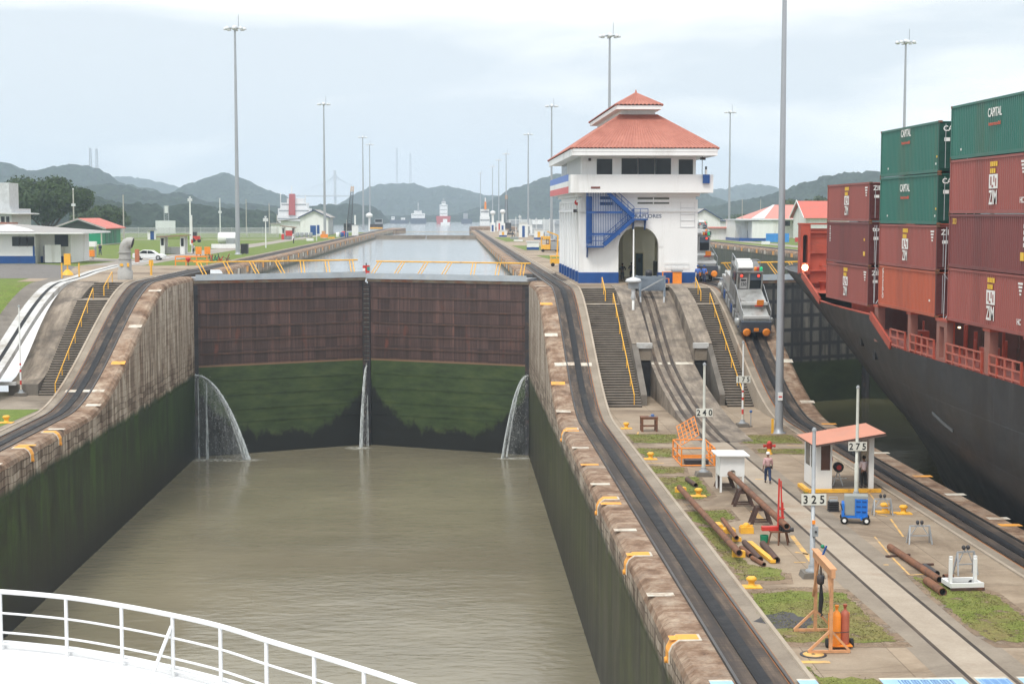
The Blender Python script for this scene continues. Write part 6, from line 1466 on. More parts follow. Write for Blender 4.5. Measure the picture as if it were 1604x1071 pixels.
q = P(1274, 1025, 0); mh = thing('manhole_cover', 'round yellow manhole cover beside the gantry foot', 'manhole cover', (q.x, q.y, 0)); b = MB(); b.lathe([(.46,.004),(.46,.02),(.36,.02)], DARK, 20); b.build('rim', mh); b = MB(); b.lathe([(.36,.021),(.36,.03),(.07,.03)], PAINTY, 20); b.build('lid', mh); b = MB(); b.lathe([(.07,.031),(.07,.036)], DARK, 10); b.build('pick_hole', mh)
# grey steel cradle at the top of the middle ramp
gs = thing('steel_cradle', 'blue grey steel cradle trailer standing on the middle ramp', 'cradle', (17.9, 143.5, zM(143.5) + .02))
CR = mat('blue grey steel', (.20, .24, .29), .5, .12, 2)
b = MB(); b.box(-1.15, 1.15, .4, .5, .9, 2.2, CR); b.box(-1.15, -1.0, .5, 3.4, 1.3, 2.2, CR); b.box(1.0, 1.15, .5, 3.4, 1.3, 2.2, CR)
b.bar((-1.2, -.3, 2.15), (1.2, -.3, 2.15), .14, .2, CR); b.bar((-1.1, -.3, .9), (1.1, -.3, 2.1), .1, .12, STEEL); b.bar((-1.1, -.2, 2.0), (.6, -.2, 1.5), .08, .1, CR)
for x in (-1.1, 1.1): b.bar((x, -.3, 0.4), (x, -.3, 2.3), .18, .18, CR)
b.build('frame', gs)
for x in (-1.05, 1.05): b = MB(); b.bar((x, -.32, -.35), (x * 1.03, -.34, 1.0), .14, .1, LUM); b.build('leg', gs)
b = MB(); b.lathe([(.12,-.3),(.3,-.25),(.3,.25),(.12,.3)], DARK, 12, TM((-.1, 1.5, 2.45), 0, R(90))); b.box(-.7,.6,1.1,1.9,2.1,2.2,CR); b.build('winch_drum', gs)

# ---------------------------------------------------------------- grass patches and painted lines of the pier
def blades(b, poly, dens, rnd, m, z=0.0):
    xs = [p[0] for p in poly]; ys = [p[1] for p in poly]
    def inside(x, y):
        c = False; j = len(poly) - 1
        for i in range(len(poly)):
            if (poly[i][1] > y) != (poly[j][1] > y) and x < (poly[j][0]-poly[i][0]) * (y-poly[i][1]) / (poly[j][1]-poly[i][1]) + poly[i][0]: c = not c
            j = i
        return c
    A = (max(xs)-min(xs)) * (max(ys)-min(ys)); n = int(min(9000, A * dens)); vs = []; fs = []
    for _ in range(n):
        x = rnd.uniform(min(xs)-.12, max(xs)+.12); y = rnd.uniform(min(ys)-.25, max(ys)+.25)
        if not inside(x + rnd.gauss(0, .09), y + rnd.gauss(0, .16)): continue
        if mnoise.noise(Vector((x * .9, y * .6, 3))) < -.32: continue
        h = rnd.uniform(.01, .045); w = rnd.uniform(.015, .04); a = rnd.uniform(0, 3.14); k = len(vs)
        vs += [(x - w*math.cos(a), y - w*math.sin(a), z), (x + w*math.cos(a), y + w*math.sin(a), z), (x + rnd.gauss(0,.03), y + rnd.gauss(0,.03), z + h)]; fs.append((k, k+1, k+2))
    b.add(vs, fs, m)
GP = [[(981,680),(1062,680),(1055,693),(993,693)], [(998,702),(1050,702),(1053,715),(1010,715)], [(1018,729),(1071,732),(1072,740),(1028,741)], [(1031,748),(1092,746),(1114,774),(1100,781),(1058,781)],
      [(1075,801),(1138,798),(1150,812),(1110,822),(1086,816)], [(1093,823),(1130,828),(1150,850),(1172,884),(1225,892),(1228,907),(1163,908)], [(1175,929),(1251,924),(1320,928),(1405,1004),(1229,1004),(1205,981)],
      [(1431,902),(1478,912),(1560,932),(1606,968),(1606,1004),(1558,1004),(1525,985),(1465,935)], [(1150,681),(1240,681),(1258,694),(1166,694)], [(1185,703),(1265,703),(1262,711),(1190,709)], [(1262,1045),(1270,1045),(1286,1061),(1368,1061),(1384,1074),(1288,1074)], [(1255,765),(1262,765),(1270,775),(1262,775)]]
rnd = random.Random(11); b = MB(); soil = MB()
for g in GP:
    pl = [P(x, y, .016) for x, y in g]; pts = []; c0 = sum(pl, Vector()) / len(pl)
    for i, p in enumerate(pl):                               # roughened outline
        c = pl[(i+1) % len(pl)]; n = max(2, int((c - p).length / .3))
        for k in range(n): t = k / n; v = p.lerp(c, t); pts.append((v.x, v.y + (rnd.uniform(-.2, .2) if 0 < k else 0), .016)) if abs(c.x - p.x) > abs(c.y - p.y) * .5 else pts.append((v.x + (rnd.uniform(-.12, .12) if 0 < k else 0), v.y, .016))
    b.add(pts, [tuple(range(len(pts)))], GRASSP)
    soil.add([(c0.x + (p.x - c0.x) * 1.10 + math.copysign(.15, p.x - c0.x), c0.y + (p.y - c0.y) * 1.10 + math.copysign(.3, p.y - c0.y), .0085 + .0004 * GP.index(g) / 4) for p in pl], [tuple(range(len(pl)))], SOIL)
    blades(b, [(p.x, p.y) for p in pl], 150, rnd, GRASS, .016)
tag(b.build('grass'), kind='stuff'); tag(soil.build('dirt'), kind='stuff')
q = P(1230, 972, .018); ash = MB(); ash.add([(q.x + 1.0 * math.cos(k * .35) * (1 + .2 * math.sin(k * 2.3)), q.y + 1.25 * math.sin(k * .35) * (1 + .2 * math.cos(k * 1.7)), .021) for k in range(18)], [tuple(range(18))], patch_mat('burnt ash', concrete('ash grey', (.045, .042, .045), (.10, .095, .10), (.03, .03, .03), .5, 0, 2), .34, .50, 1.3)); tag(ash.build('dirt'), kind='stuff')
b = MB(); pl = [P(x, y, LOWL + .012) for x, y in ((0,641),(62,641),(38,652),(0,668))]; pl += []
b.add([tuple(p) for p in pl] + [(-40, pl[0].y, LOWL+.012), (-40, pl[3].y, LOWL+.012)], [(4,0,1,2,3,5)], GRASSF); tag(b.build('grass'), kind='stuff')
lines = MB()
def pline(pts, w):
    for a, c in zip(pts, pts[1:]):
        a, c = P(*a, .010), P(*c, .010); d = (c - a).normalized(); nrm = Vector((-d.y, d.x, 0)) * w / 2
        lines.quad(a - nrm, c - nrm, c + nrm, a + nrm, PAINTY)
for pts, w in (([(1352,760),(1372,785)], .1), ([(1395,812),(1415,840)], .1), ([(1370,840),(1395,870),(1425,900),(1458,898)], .09), ([(1384,884),(1392,884)], .12), ([(1180,800),(1195,815)], .3), ([(1240,838),(1275,884)], .22), ([(1246,864),(1268,868)], .2), ([(1244,880),(1262,880)], .1), ([(1183,750),(1196,750)], .14), ([(995,690),(1000,676)], .1), ([(1140,688),(1148,690)], .2), ([(985,676),(1000,676)], .12), ([(1013,725),(1040,725)], .12), ([(1072,790),(1095,789)], .12), ([(1255,1036),(1300,1036)], .3), ([(1232,697),(1256,698)], .12), ([(1390,808),(1340,798)], .1)): pline(pts, w)
tag(lines.build('path'), kind='structure'); bpy.data.objects[-1] if False else None
# painted notice band across the pier at the very bottom edge
def band(pxs, z, zf_=None):
    mb = MB(); y0 = P(1400, 1061, z).y; y1 = y0 - .16; y2 = y1 - 1.1
    for xa, xb in pxs:
        mb.quad((xa, y1, z), (xb, y1, z), (xb, y0, z), (xa, y0, z), PAINTW); mb.quad((xa, y2, z), (xb, y2, z), (xb, y1, z), (xa, y1, z), PAINTLB)
    return mb, y1
mb, yb1 = band([(XR + .6, XR + 1.35)], .016); mb2, _ = band([(XR + 3.4, XR + 4.0)], .1); mb3, _ = band([(13.75, 16.5), (16.87, 17.93), (18.27, 19.2)], .011)
for x0_, n_, st_, m in ((14.3, 17, .105, PAINTDB), (16.95, 11, .088, mat('worn blue lettering', (.04, .16, .48), .7))):
    for i in range(n_):                                      # tops of tall painted letters that run out of the picture
        x = x0_ + i * st_; mb3.box(x, x + .03, yb1 - .75, yb1 - .10, .0125, .014, m)
        if i % 3: mb3.box(x + .03, x + st_ * .7, yb1 - .15, yb1 - .10, .0125, .014, m); mb3.box(x + st_ * .62, x + st_ * .8, yb1 - .75, yb1 - .12 - .03 * (i % 2), .0125, .014, m)
for m_ in (mb, mb2, mb3): tag(m_.build('path'), kind='structure')

# ---------------------------------------------------------------- people
SKIN = mat('brown skin', (.24, .12, .075), .55, .1, 6); HAIR = mat('black hair', (.012, .01, .009), .6)
DENIM = mat('blue jeans', (.025, .045, .11), .8, .15, 8); BLKTR = mat('black trousers', (.012, .012, .013), .8, .2, 8); SHOE = mat('dark shoes', (.02, .017, .015), .6)
PINKSH = mat('pink checked shirt', (.55, .34, .34), .8, .12, 12); STRIPE = None
def striped():
    k = NT('pink striped shirt'); s_ = k.sep(k.coord()); w = k.n('ShaderNodeTexWave'); w.inputs['Scale'].default_value = 9; k.l(k.coord(), w.inputs['Vector']); k.col(k.mix(w.outputs[1], (.72, .50, .53), (.80, .74, .75))); k.rough(.8); return k.mat
STRIPE = striped(); NAVY = mat('navy overalls', (.02, .03, .075), .8, .15, 8); BLUESH = mat('blue work shirt', (.07, .16, .50), .8, .15, 8); DKCL = mat('dark clothing', (.02, .022, .028), .85, .2, 8); GREYCL = mat('grey brown shirt', (.16, .15, .12), .85, .15, 8)
def skin_obj(name, chains, m, parent, sub=1):
    "chains: lists of (x,y,z,r); one skinned surface grown along them"
    vs = []; ed = []; rad = []; idx = {}
    for ch in chains:
        prev = None
        for p in ch:
            key = tuple(round(c, 4) for c in p[:3])
            if key not in idx: idx[key] = len(vs); vs.append(p[:3]); rad.append(p[3])
            i = idx[key]
            if prev is not None and prev != i: ed.append((prev, i))
            prev = i
    me = bpy.data.meshes.new(name); me.from_pydata(vs, ed, []); me.materials.append(m); o = bpy.data.objects.new(name, me); COL.objects.link(o); o.parent = parent
    sk = o.modifiers.new('skin', 'SKIN'); sk.use_smooth_shade = True; sv = me.skin_vertices[0].data
    for i, r in enumerate(rad): sv[i].radius = (r, r) if not isinstance(r, tuple) else r
    sv[0].use_root = True
    ss = o.modifiers.new('sub', 'SUBSURF'); ss.levels = sub; ss.render_levels = sub
    return o
def hand(w, d, side):
    "palm and five bent fingers growing from wrist w along d"
    w = Vector(w); d = Vector(d).normalized(); s_ = Vector((0, 1, 0)).cross(d).normalized() if abs(d.y) < .9 else Vector((1, 0, 0)); f = d.cross(s_)
    ch = [[(*w, .03), (*(w + d * .05), .036), (*(w + d * .09), .036)]]
    for k, (o, ln) in enumerate(((-.03, .065), (-.01, .08), (.012, .075), (.032, .058))):
        a = w + d * .09; b_ = w + d * .1 + f * o; c = b_ + d * ln * .6 + s_ * .012 * side; e_ = c + d * ln * .4 + s_ * .025 * side
        ch.append([(*a, .036), (*b_, .0105), (*c, .0095), (*e_, .008)])
    a = w + d * .05; ch.append([(*a, .036), (*(a + f * -.042 + d * .01), .013), (*(a + f * -.055 + d * .045), .010)])
    return ch
def person(label, loc, rz, top, bottom, hat=None, stride=0, arms='down', s=1.0, hands=True, group=None, vest=None):
    root = thing('person', label, 'person', loc, rz, group); root.scale = (s, s, s)
    hip = .92; st = stride
    pel = (0, 0, .95); L_ = []
    hl, hr = (-.095, 0, hip - .02), (.095, 0, hip - .02)
    kl, kr = (-.10, st * .5 + .02, .50), (.10, -st * .35 + .03, .50)
    al, ar = (-.10, st * .72, .085), (.10, -st * .95, .10 + abs(st) * .12)
    tl, tr_ = (-.11, st * .72 + .16, .035), (.11, -st * .95 + .14, .03 + abs(st) * .02)
    legs = [[(*pel, .14), (*hl, .105), (*kl, .068), (*al, .045), (*tl, .035)], [(*pel, .14), (*hr, .105), (*kr, .068), (*ar, .045), (*tr_, .035)]]
    torso = [(*pel, .14), (0, .0, 1.10, .135), (0, -.005, 1.28, .16), (0, 0, 1.42, .13)]; neck = [(0, 0, 1.42, .13), (0, .01, 1.50, .058), (0, .02, 1.555, .06)]
    head = [(0, .02, 1.555, .06), (0, .035, 1.60, .078), (0, .02, 1.665, .096), (0, .005, 1.72, .085)]
    face = [[(0, .035, 1.60, .078), (0, .13, 1.625, .014)], [(0, .02, 1.665, .096), (-.105, .01, 1.65, .02)], [(0, .02, 1.665, .096), (.105, .01, 1.65, .02)]]
    sl_, sr = (-.185, 0, 1.40), (.185, 0, 1.40)
    if arms == 'down': el, er, wl, wr = (-.25, -.03 - st * .25, 1.12), (.25, -.02 + st * .2, 1.12), (-.27, .03 - st * .3, .88), (.27, .09 + st * .38, .89)
    elif arms == 'front': el, er, wl, wr = (-.26, .02, 1.13), (.26, .02, 1.13), (-.16, .25, 1.12), (.14, .26, 1.10)
    elif arms == 'hip': el, er, wl, wr = (-.34, -.06, 1.16), (.34, -.06, 1.16), (-.19, .06, 1.02), (.19, .06, 1.02)
    else: el, er, wl, wr = (-.27, .0, 1.13), (.30, .16, 1.22), (-.28, .05, .89), (.22, .38, 1.30)
    armsC = [[(0, 0, 1.42, .13), (*sl_, .072), (*el, .05), (*wl, .034)], [(0, 0, 1.42, .13), (*sr, .072), (*er, .05), (*wr, .034)]]
    hands_ = []
    if hands:
        hands_ = hand(wl, Vector(wl) - Vector(el), 1) + hand(wr, Vector(wr) - Vector(er), -1)
    k = .86
    thin = lambda ch: [[(*p[:3], p[3] * k) for p in c] for c in ch]
    skin_obj('body', thin(legs + [torso]) + thin([neck]) + [head] + face + thin(armsC) + hands_, SKIN, root)
    el2 = lambda a, b_: tuple(Vector(a).lerp(Vector(b_), .35))
    skin_obj('shirt', [[(0, 0, .93, .150), (0, 0, 1.10, .150), (0, -.005, 1.28, .175), (0, 0, 1.42, .135), (0, .005, 1.475, .068)], [(0, 0, 1.42, .135), (*sl_, .088), (*el, .068), (*el2(el, wl), .062)], [(0, 0, 1.42, .135), (*sr, .088), (*er, .068), (*el2(er, wr), .062)]], top, root)
    lift = lambda a: (a[0], a[1], a[2] - .0)
    skin_obj('trousers', [[(*pel, .150), (*hl, .118), (*kl, .085), (al[0], al[1], al[2] + .02, .066)], [(*pel, .150), (*hr, .118), (*kr, .085), (ar[0], ar[1], ar[2] + .02, .066)], [(*pel, .150), (0, 0, 1.02, .148)]], bottom, root)
    for a, t_ in ((al, tl), (ar, tr_)): skin_obj('shoe', [[(a[0], a[1] - .05, a[2] - .03, .05), (a[0], a[1] + .04, a[2] - .035, .05), (t_[0], t_[1] + .03, t_[2] + .005, .036)]], SHOE, root)
    b = MB()
    if hat: b.lathe([(.112, 1.68), (.118, 1.72), (.10, 1.79), (.04, 1.815)], hat, 12, TM((0, .01, 0))); b.prism([(-.08, .1), (.08, .1), (.06, .2), (-.06, .2)], 'z', 1.685, 1.70, hat); b.build('hard_hat', root)
    else: b.ball((0, -.002, 1.69), .108, HAIR, 12, sc=(1, 1.0, .95)); b.build('hair', root)
    e_ = MB()
    for x in (-.034, .034): e_.ball((x, .112, 1.665), .012, BLACK, 6)
    e_.bar((-.025, .112, 1.585), (.025, .112, 1.585), .01, .01, mat('lips', (.25, .09, .07))); e_.build('face_features', root)
    return root
q = P(1202.5, 757, 0); walker = person('man in white hard hat pink shirt and jeans walking away up the concrete path', (q.x, q.y, .012), R(-4), PINKSH, DENIM, WHITE, .33, 'down', .98)
b = MB(); b.box(.13, .22, -.08, .06, .86, 1.0, BLACK); b.tube([(.17*math.sin(k*.63), .15*math.cos(k*.63)-.0, .97) for k in range(11)], .018, BLACK, 5); b.build('belt_pouch', walker)
q = P(1352, 771, .1); person('man in striped pink shirt and black trousers standing inside the booth', (22.4, 85.7, .1), R(15), STRIPE, BLKTR, None, .04, 'front', 1.0)
for lb, px, py, z, rz, tp, bt_, ht in (('worker in blue shirt and hat beside the yellow handrail, nearer the tower', 1088, 443, UP, 170, BLUESH, NAVY, BLUE), ('worker in blue shirt with red harness at the rail top, nearer the locomotive', 1098, 443, UP, 150, BLUESH, NAVY, BLUE)):
    q = P(px, py, z); w_ = person(lb, (q.x, 154.2, z), R(rz), tp, bt_, ht, .05, 'front', 1.0, False, 'workers by the tower corner')
    b = MB(); b.box(-.17, .17, -.19, -.165, 1.12, 1.36, RED); b.build('harness', w_)
for lb, px, Y, tp in (('dark clad man standing in the tower arch', 975, 161.5, DKCL), ('second figure in grey brown deeper in the tower arch', 989, 164.5, GREYCL)):
    q = Q(px, 440, Y); person(lb, (q.x, Y, UP + .004), R(20), tp, DKCL, None, .05, 'hip', 1.0, False)
q = P(157, 400, UPL); person('man in dark blue walking on the path by the green shed', (q.x, q.y, UPL + .008), R(40), NAVY, DENIM, None, .2, 'down', 1.0, False)
person('seaman in blue overalls and white hat on the ship bow deck', (30.0, 117.6, 9.1), R(60), BLUESH, NAVY, WHITE, .05, 'front', 1.0, False)
q = P(293, 399, UPL); person('worker in yellow cap and pale shirt behind the orange barrier', (q.x, q.y + 6, UPL), R(180), mat('pale shirt', (.6, .6, .62)), NAVY, YELLOW, .05, 'front', .85, False)
q = P(527, 380, UPL); 
q = P(460, 381, UPL); person('distant worker beside the red kiosk wearing a light shirt', (q.x, q.y, UPL), R(90), mat('pale shirt', (.6, .6, .62)), DKCL, None, .05, 'down', 1.0, False)
# ---------------------------------------------------------------- buildings and things on the side lawn (upper level)
GREYROOF = mat('grey sheet roof', (.30, .29, .28), .6, .12, .6, dirt=(.36, .2, .14), dirt_amt=.25, streak=True)
REDROOF = mat('red sheet roof', (.52, .11, .075), .55, .1, .5, dirt=(.4, .14, .1), dirt_amt=.3)
PINKROOF = mat('faded red roof', (.58, .22, .18), .6, .08, .5)
def windows(root, rects, y, m=GLASS, frame=True):
    "windows in a wall that faces -Y: (x0, x1, z0, z1) in world coordinates"
    for x0, x1, z0, z1 in rects:
        f = MB(); f.box(x0 - .08, x1 + .08, y - .05, y - .004, z0 - .08, z1 + .08, WHITE); o = W(f, 'window', root)
        p = MB(); p.box(x0, x1, y - .07, y - .052, z0, z1, m); p.build('pane', o)
def gable_house(name, label, x0, x1, y0, y1, z, hw, hr, wall, roof, trim=None, cat='building', over=.6, plinth=True):
    "gable faces -Y, ridge runs along Y"
    root = thing(name, label, cat, ((x0 + x1) / 2, y0, z)); xm = (x0 + x1) / 2
    b = MB(); b.prism([(x0, z), (x1, z), (x1, z + hw), (xm, z + hr), (x0, z + hw)], 'y', y0, y1, wall); W(b, 'wall', root)
    b = MB(); sl_ = (hr - hw) / (xm - x0)
    for sg in (-1, 1):
        xe_ = x0 - over if sg < 0 else x1 + over
        b.prism([(xm, z + hr + .05), (xe_, z + hw - over * sl_ + .05), (xe_, z + hw - over * sl_ + .22), (xm, z + hr + .25)], 'y', y0 - over, y1 + over, roof)
    ro = W(b, 'roof', root)
    if trim:
        b = MB()
        for sg in (-1, 1):
            xe_ = x0 - over if sg < 0 else x1 + over
            b.bar((xm, y0 - over - .04, z + hr + .12), (xe_, y0 - over - .04, z + hw - over * sl_ + .1), .08, .32, trim, up=(0, 1, 0)) if False else b.prism([(xm, z + hr - .1), (xe_, z + hw - over * sl_ - .1), (xe_, z + hw - over * sl_ + .24), (xm, z + hr + .27)], 'y', y0 - over - .08, y0 - over - .004, trim)
        b.build('barge_board', ro)
    if plinth: b = MB(); b.box(x0 - .04, x1 + .04, y0 - .04, y1 + .04, z, z + .8, BLUE); W(b, 'plinth', root)
    return root
# long white building with the blue base
lw = thing('lock_house', 'long low white building with blue base and grey hipped roof near the gravel', 'building', (-62, 205, UPL))
X0, X1, Yb, XS = -78.0, -49.2, 205.0, -53.1
b = MB(); b.box(X0, XS, Yb, 218, UPL, 12.55, WHITE); b.box(XS, X1, Yb + 2.6, 218, UPL, 12.55, WHITE); W(b, 'wall', lw)
b = MB(); b.box(X0, XS + .04, Yb - .05, Yb + .1, UPL, UPL + .95, BLUE); b.box(XS + .04, X1 + .03, Yb + 2.54, Yb + 2.65, UPL, UPL + .85, BLUE); W(b, 'plinth', lw)
wx = [Q(px, 375, Yb).x for px in (19, 30, 31, 42, 43, 54)]
windows(lw, [(wx[0], wx[1], 11.0, 12.2), (wx[2], wx[3], 11.0, 12.2), (wx[4], wx[5], 11.0, 12.2)], Yb)
b = MB(); b.box(-52.7, -51.7, Yb + 2.5, Yb + 2.59, UPL + .1, 11.0, mat('pale lilac door', (.55, .53, .62))); b.box(XS - .25, XS - .02, Yb - .06, Yb - .0, UPL, 11.0, BLUE); W(b, 'door', lw)
b = MB(); b.box(-51.2, -49.5, Yb + 2.5, Yb + 2.59, 10.9, 12.4, mat('navy shutter', (.02, .03, .055), .4)); W(b, 'shutter', lw)
b = MB(); b.box(-52.0, -50.0, Yb + .6, Yb + .75, UPL + .1, 11.15, WHITE); b.box(-52.0, -51.85, Yb + .75, Yb + 2.5, UPL + .1, 11.15, WHITE); W(b, 'screen_wall', lw)
b = MB(); e0, e1, f0, f1 = -80, -46.6, Yb - 1.6, 219.5
b.add([(e0,f0,12.75),(e1,f0,12.75),(e1,f1,12.75),(e0,f1,12.75),(e0,211.6,13.75),(-57,211.6,13.75)], [(0,1,5,4),(1,2,5),(2,3,4,5)], GREYROOF); b.box(e0, e1, f0, f1, 12.56, 12.745, WHITE); ro = W(b, 'roof', lw)
b = MB(); b.add([(-60.5, f0 + .8, 12.9), (-53, f0 + .8, 12.9), (-56.8, f0 + 3.2, 13.75), (-53, f0 + 4, 12.9), (-60.5, f0 + 4, 12.9)], [(0,1,2),(1,3,2),(4,0,2)], mat('pale roof gablet', (.62, .62, .62))); b.build('gablet', ro)
b = MB(); b.box(e0, -59, 214, 219.4, 13.0, 13.95, mat('rust red ridge', (.3, .13, .09))); b.build('rear_ridge', ro)
# green warehouse
gw = gable_house('warehouse', 'green walled warehouse with low red gabled roof on the side lawn', Q(88, 370, 328).x, Q(160, 370, 328).x, 328, 346, UPL, 3.55, 5.2, GREEN, REDROOF, mat('grey trim', (.35, .34, .33)), over=1.0, plinth=False)
gx0, gx1 = Q(88, 370, 328).x, Q(160, 370, 328).x
b = MB(); b.prism([(gx0 + .2, UPL + 2.95), (gx1 - .2, UPL + 2.95), (gx1 - .2, UPL + 3.4), ((gx0 + gx1) / 2, UPL + 4.95), (gx0 + .2, UPL + 3.4)], 'y', 327.9, 327.98, mat('dark gable lattice', (.05, .07, .06))); b.box(gx0, gx1, 327.85, 327.99, UPL + 2.72, UPL + 2.94, mat('pale beam', (.5, .48, .42))); 
for x in (gx0, gx1 - .25): b.box(x, x + .25, 327.84, 327.99, UPL, UPL + 2.71, mat('pale beam', (.5, .48, .42)))
b.box(gx0, gx1 + .05, 327.8, 345.9, UPL, UPL + .16, mat('pale beam', (.5, .48, .42))); W(b, 'frame', gw)
for i in range(3):
    x = gx0 + .6 + i * 2.9; b = MB(); b.box(x, x + 2.7, 327.93, 327.985, UPL + .2, UPL + 2.65, mat('bright green door', (.012, .28, .15), .5, .08)); W(b, 'door', gw)
for yy in (331, 335, 339):
    b = MB(); b.box(gx1 + .01, gx1 + .06, yy, yy + 2.6, UPL + .2, UPL + 2.9, mat('deep green door', (.01, .13, .075), .5, .08)); W(b, 'door', gw)
# grey building at the very edge behind the big tree
gb = thing('grey_building', 'pale grey building with a tower like block peeping out beside the big dark tree', 'building', (Q(10, 340, 330).x, 330, UPL)); gx = Q(0, 340, 330).x
b = MB(); b.box(gx - 25, Q(18, 340, 330).x, 330, 345, UPL, 16.2, mat('pale grey wall', (.50, .52, .53))); b.box(gx - 12, Q(9, 340, 330).x, 333, 340, 16.2, 21.5, mat('pale grey wall', (.50, .52, .53))); W(b, 'wall', gb)
windows(gb, [(Q(1.5, 340, 330).x, Q(7.5, 340, 330).x, 13.2, 14.6), (Q(9.5, 340, 330).x, Q(15, 340, 330).x, 13.2, 14.6)], 330)
b = MB(); b.prism([(gx - 26, 16.2), (Q(30, 340, 330).x, 15.0), (Q(30, 340, 330).x, 15.25), (gx - 26, 16.6)], 'y', 329, 346, mat('pale sheet roof', (.6, .62, .63))); W(b, 'roof', gb)
# shed with blue doors
x0, x1 = Q(470.5, 360, 484).x, Q(514, 360, 484).x
sh = gable_house('shed', 'white gabled shed with blue doors beside the distant pool', x0, x1, 484, 505, UPL, 5.4, 7.4, WHITE, GREYROOF, mat('navy trim', (.03, .05, .12)), plinth=False)
b = MB(); b.box(Q(486,360,484).x, Q(495,360,484).x, 483.9, 483.99, UPL, UPL + 2.9, BLUE); W(b, 'door', sh); b = MB(); b.box(Q(496.5,360,484).x, Q(500.5,360,484).x, 483.9, 483.99, UPL + .4, UPL + 3, BLUE); W(b, 'door', sh)
for y in range(486, 505, 3): b = MB(); b.box(x1, x1 + .05, y, y + .5, UPL, UPL + 5, mat('navy trim', (.03, .05, .12))); W(b, 'pilaster', sh)
an = thing('shed_annex', 'low white annex building standing next to the blue doored shed', 'building', (x0 - 4, 488, UPL)); b = MB(); b.box(x0 - 6.5, x0 - .02, 490, 503, UPL, UPL + 4.2, WHITE); W(b, 'wall', an); b = MB(); b.prism([(x0 - 7.3, UPL + 4.1), (x0 - .02, UPL + 4.9), (x0 - .02, UPL + 5.1), (x0 - 7.3, UPL + 4.3)], 'y', 489, 504, GREYROOF); W(b, 'roof', an)
lb = thing('long_shed', 'long flat white shed behind the red kiosk', 'building', (Q(432, 360, 520).x, 520, UPL)); b = MB(); b.box(Q(424, 360, 520).x, Q(452, 360, 520).x, 520, 530, UPL - .5, UPL + 3.1, WHITE); W(b, 'wall', lb); b = MB(); b.box(Q(423, 360, 520).x, Q(453, 360, 520).x, 519.5, 530.5, UPL + 3.11, UPL + 3.4, GREYROOF); W(b, 'roof', lb)
def kiosk(label, px0, px1, Y, d, h, roofm, wallm, z=UPL, slope=.0, panel=None):
    x0, x1 = Q(px0, 390, Y).x, Q(px1, 390, Y).x; root = thing('kiosk', label, 'kiosk', ((x0 + x1) / 2, Y, z)); b = MB()
    w = (x1 - x0)
    for x in (x0, x1 - w * .18):
        for ya in (Y, Y + d - .3): c_ = MB(); c_.box(x, x + w * .18, ya, ya + .3, z, z + h, wallm); W(c_, 'post', root)
    b.box(x0, x0 + .08, Y + .31, Y + d - .31, z, z + h * .55, wallm); b.box(x0 + w * .19, x1 - w * .19, Y + d - .1, Y + d, z, z + h * .4, wallm); W(b, 'half_wall', root)
    r = MB(); r.prism([(x0 - w * .13, z + h - slope), (x1 + w * .13, z + h + slope), (x1 + w * .13, z + h + slope + .16), (x0 - w * .13, z + h - slope + .16)], 'y', Y - .7, Y + d + .6, roofm); W(r, 'roof', root)
    if panel: p = MB(); p.box(x0 + w * .3, x0 + w * .85, Y - .06, Y - .01, z + h * .3, z + h * .72, panel); p.box(x0 - w * .05, x0 + w * .18, Y - .12, Y - .07, z, z + h * .45, panel); W(p, 'red_panel', root)
    p = MB(); p.box(x0 + w * .04, x0 + w * .15, Y - .03, Y - .01, z + h * .5, z + h * .9, GLASS); p.box(x1 - w * .14, x1 - w * .03, Y - .03, Y - .01, z + h * .45, z + h * .9, GLASS); W(p, 'window', root)
    return root
BRROOF = mat('brown flat roof', (.24, .15, .11), .7)
kiosk('open white kiosk with flat brown roof beyond the white car', 251, 289, 252, 3, 2.75, BRROOF, WHITE, slope=.12)
kiosk('small white and red kiosk on the lawn before the blue doored shed', 442, 461, 398, 3, 3.1, BRROOF, WHITE, slope=-.2, panel=RED)
k_ = thing('sentry_box', 'little white and blue sentry box near the fence', 'booth', (Q(237, 370, 397).x, 397, UPL)); x0, x1 = Q(231, 370, 397).x, Q(242, 370, 397).x; b = MB(); b.box(x0, x1, 397, 399, UPL, UPL + 2.3, WHITE); W(b, 'wall', k_); b = MB(); b.box(x0 + .7, x1 - .1, 396.95, 396.99, UPL, UPL + 2.1, BLUE); W(b, 'door', k_); b = MB(); b.box(x0 - .2, x1 + .2, 396.6, 399.4, UPL + 2.31, UPL + 2.5, GREYP); W(b, 'roof', k_)
# white car
cr_ = thing('white_car', 'white sedan car parked between the gooseneck vent and the kiosk', 'car', (-41.4, 219.5, UPL + .008))
CARW = mat('white car paint', (.76, .78, .79), .25, .03, .5, bump=0, spec=.6)
b = MB(); pr = [(-2.15,.28),(2.1,.28),(2.18,.5),(2.12,.72),(1.1,.88),(.45,1.32),(-.75,1.38),(-1.45,.98),(-2.1,.92),(-2.2,.6)]
n = len(pr)
for y0, y1, ins in ((-.82, .82, 0),): b.prism(pr, 'y', y0, y1, CARW)
b.build('body', cr_, bevel=.06)
b = MB(); b.prism([(.98,.9),(.42,1.27),(-.1,1.3),(-.1,.9)], 'y', -.84, .84, GLASS); b.prism([(-.18,.9),(-.18,1.3),(-.72,1.32),(-1.3,.95)], 'y', -.84, .84, GLASS); b.build('window', cr_)
for x in (-1.35, 1.3):
    for y in (-.78, .78): w_ = MB(); w_.lathe([(.2,-.1),(.32,-.1),(.33,0),(.32,.1),(.2,.1)], BLACK, 14, TM((x, y, .33), R(90))); wo = w_.build('wheel', cr_); h_ = MB(); h_.lathe([(.2,-.11),(.2,.11)], STEEL, 10, TM((x, y, .33), R(90))); h_.build('hub_cap', wo)
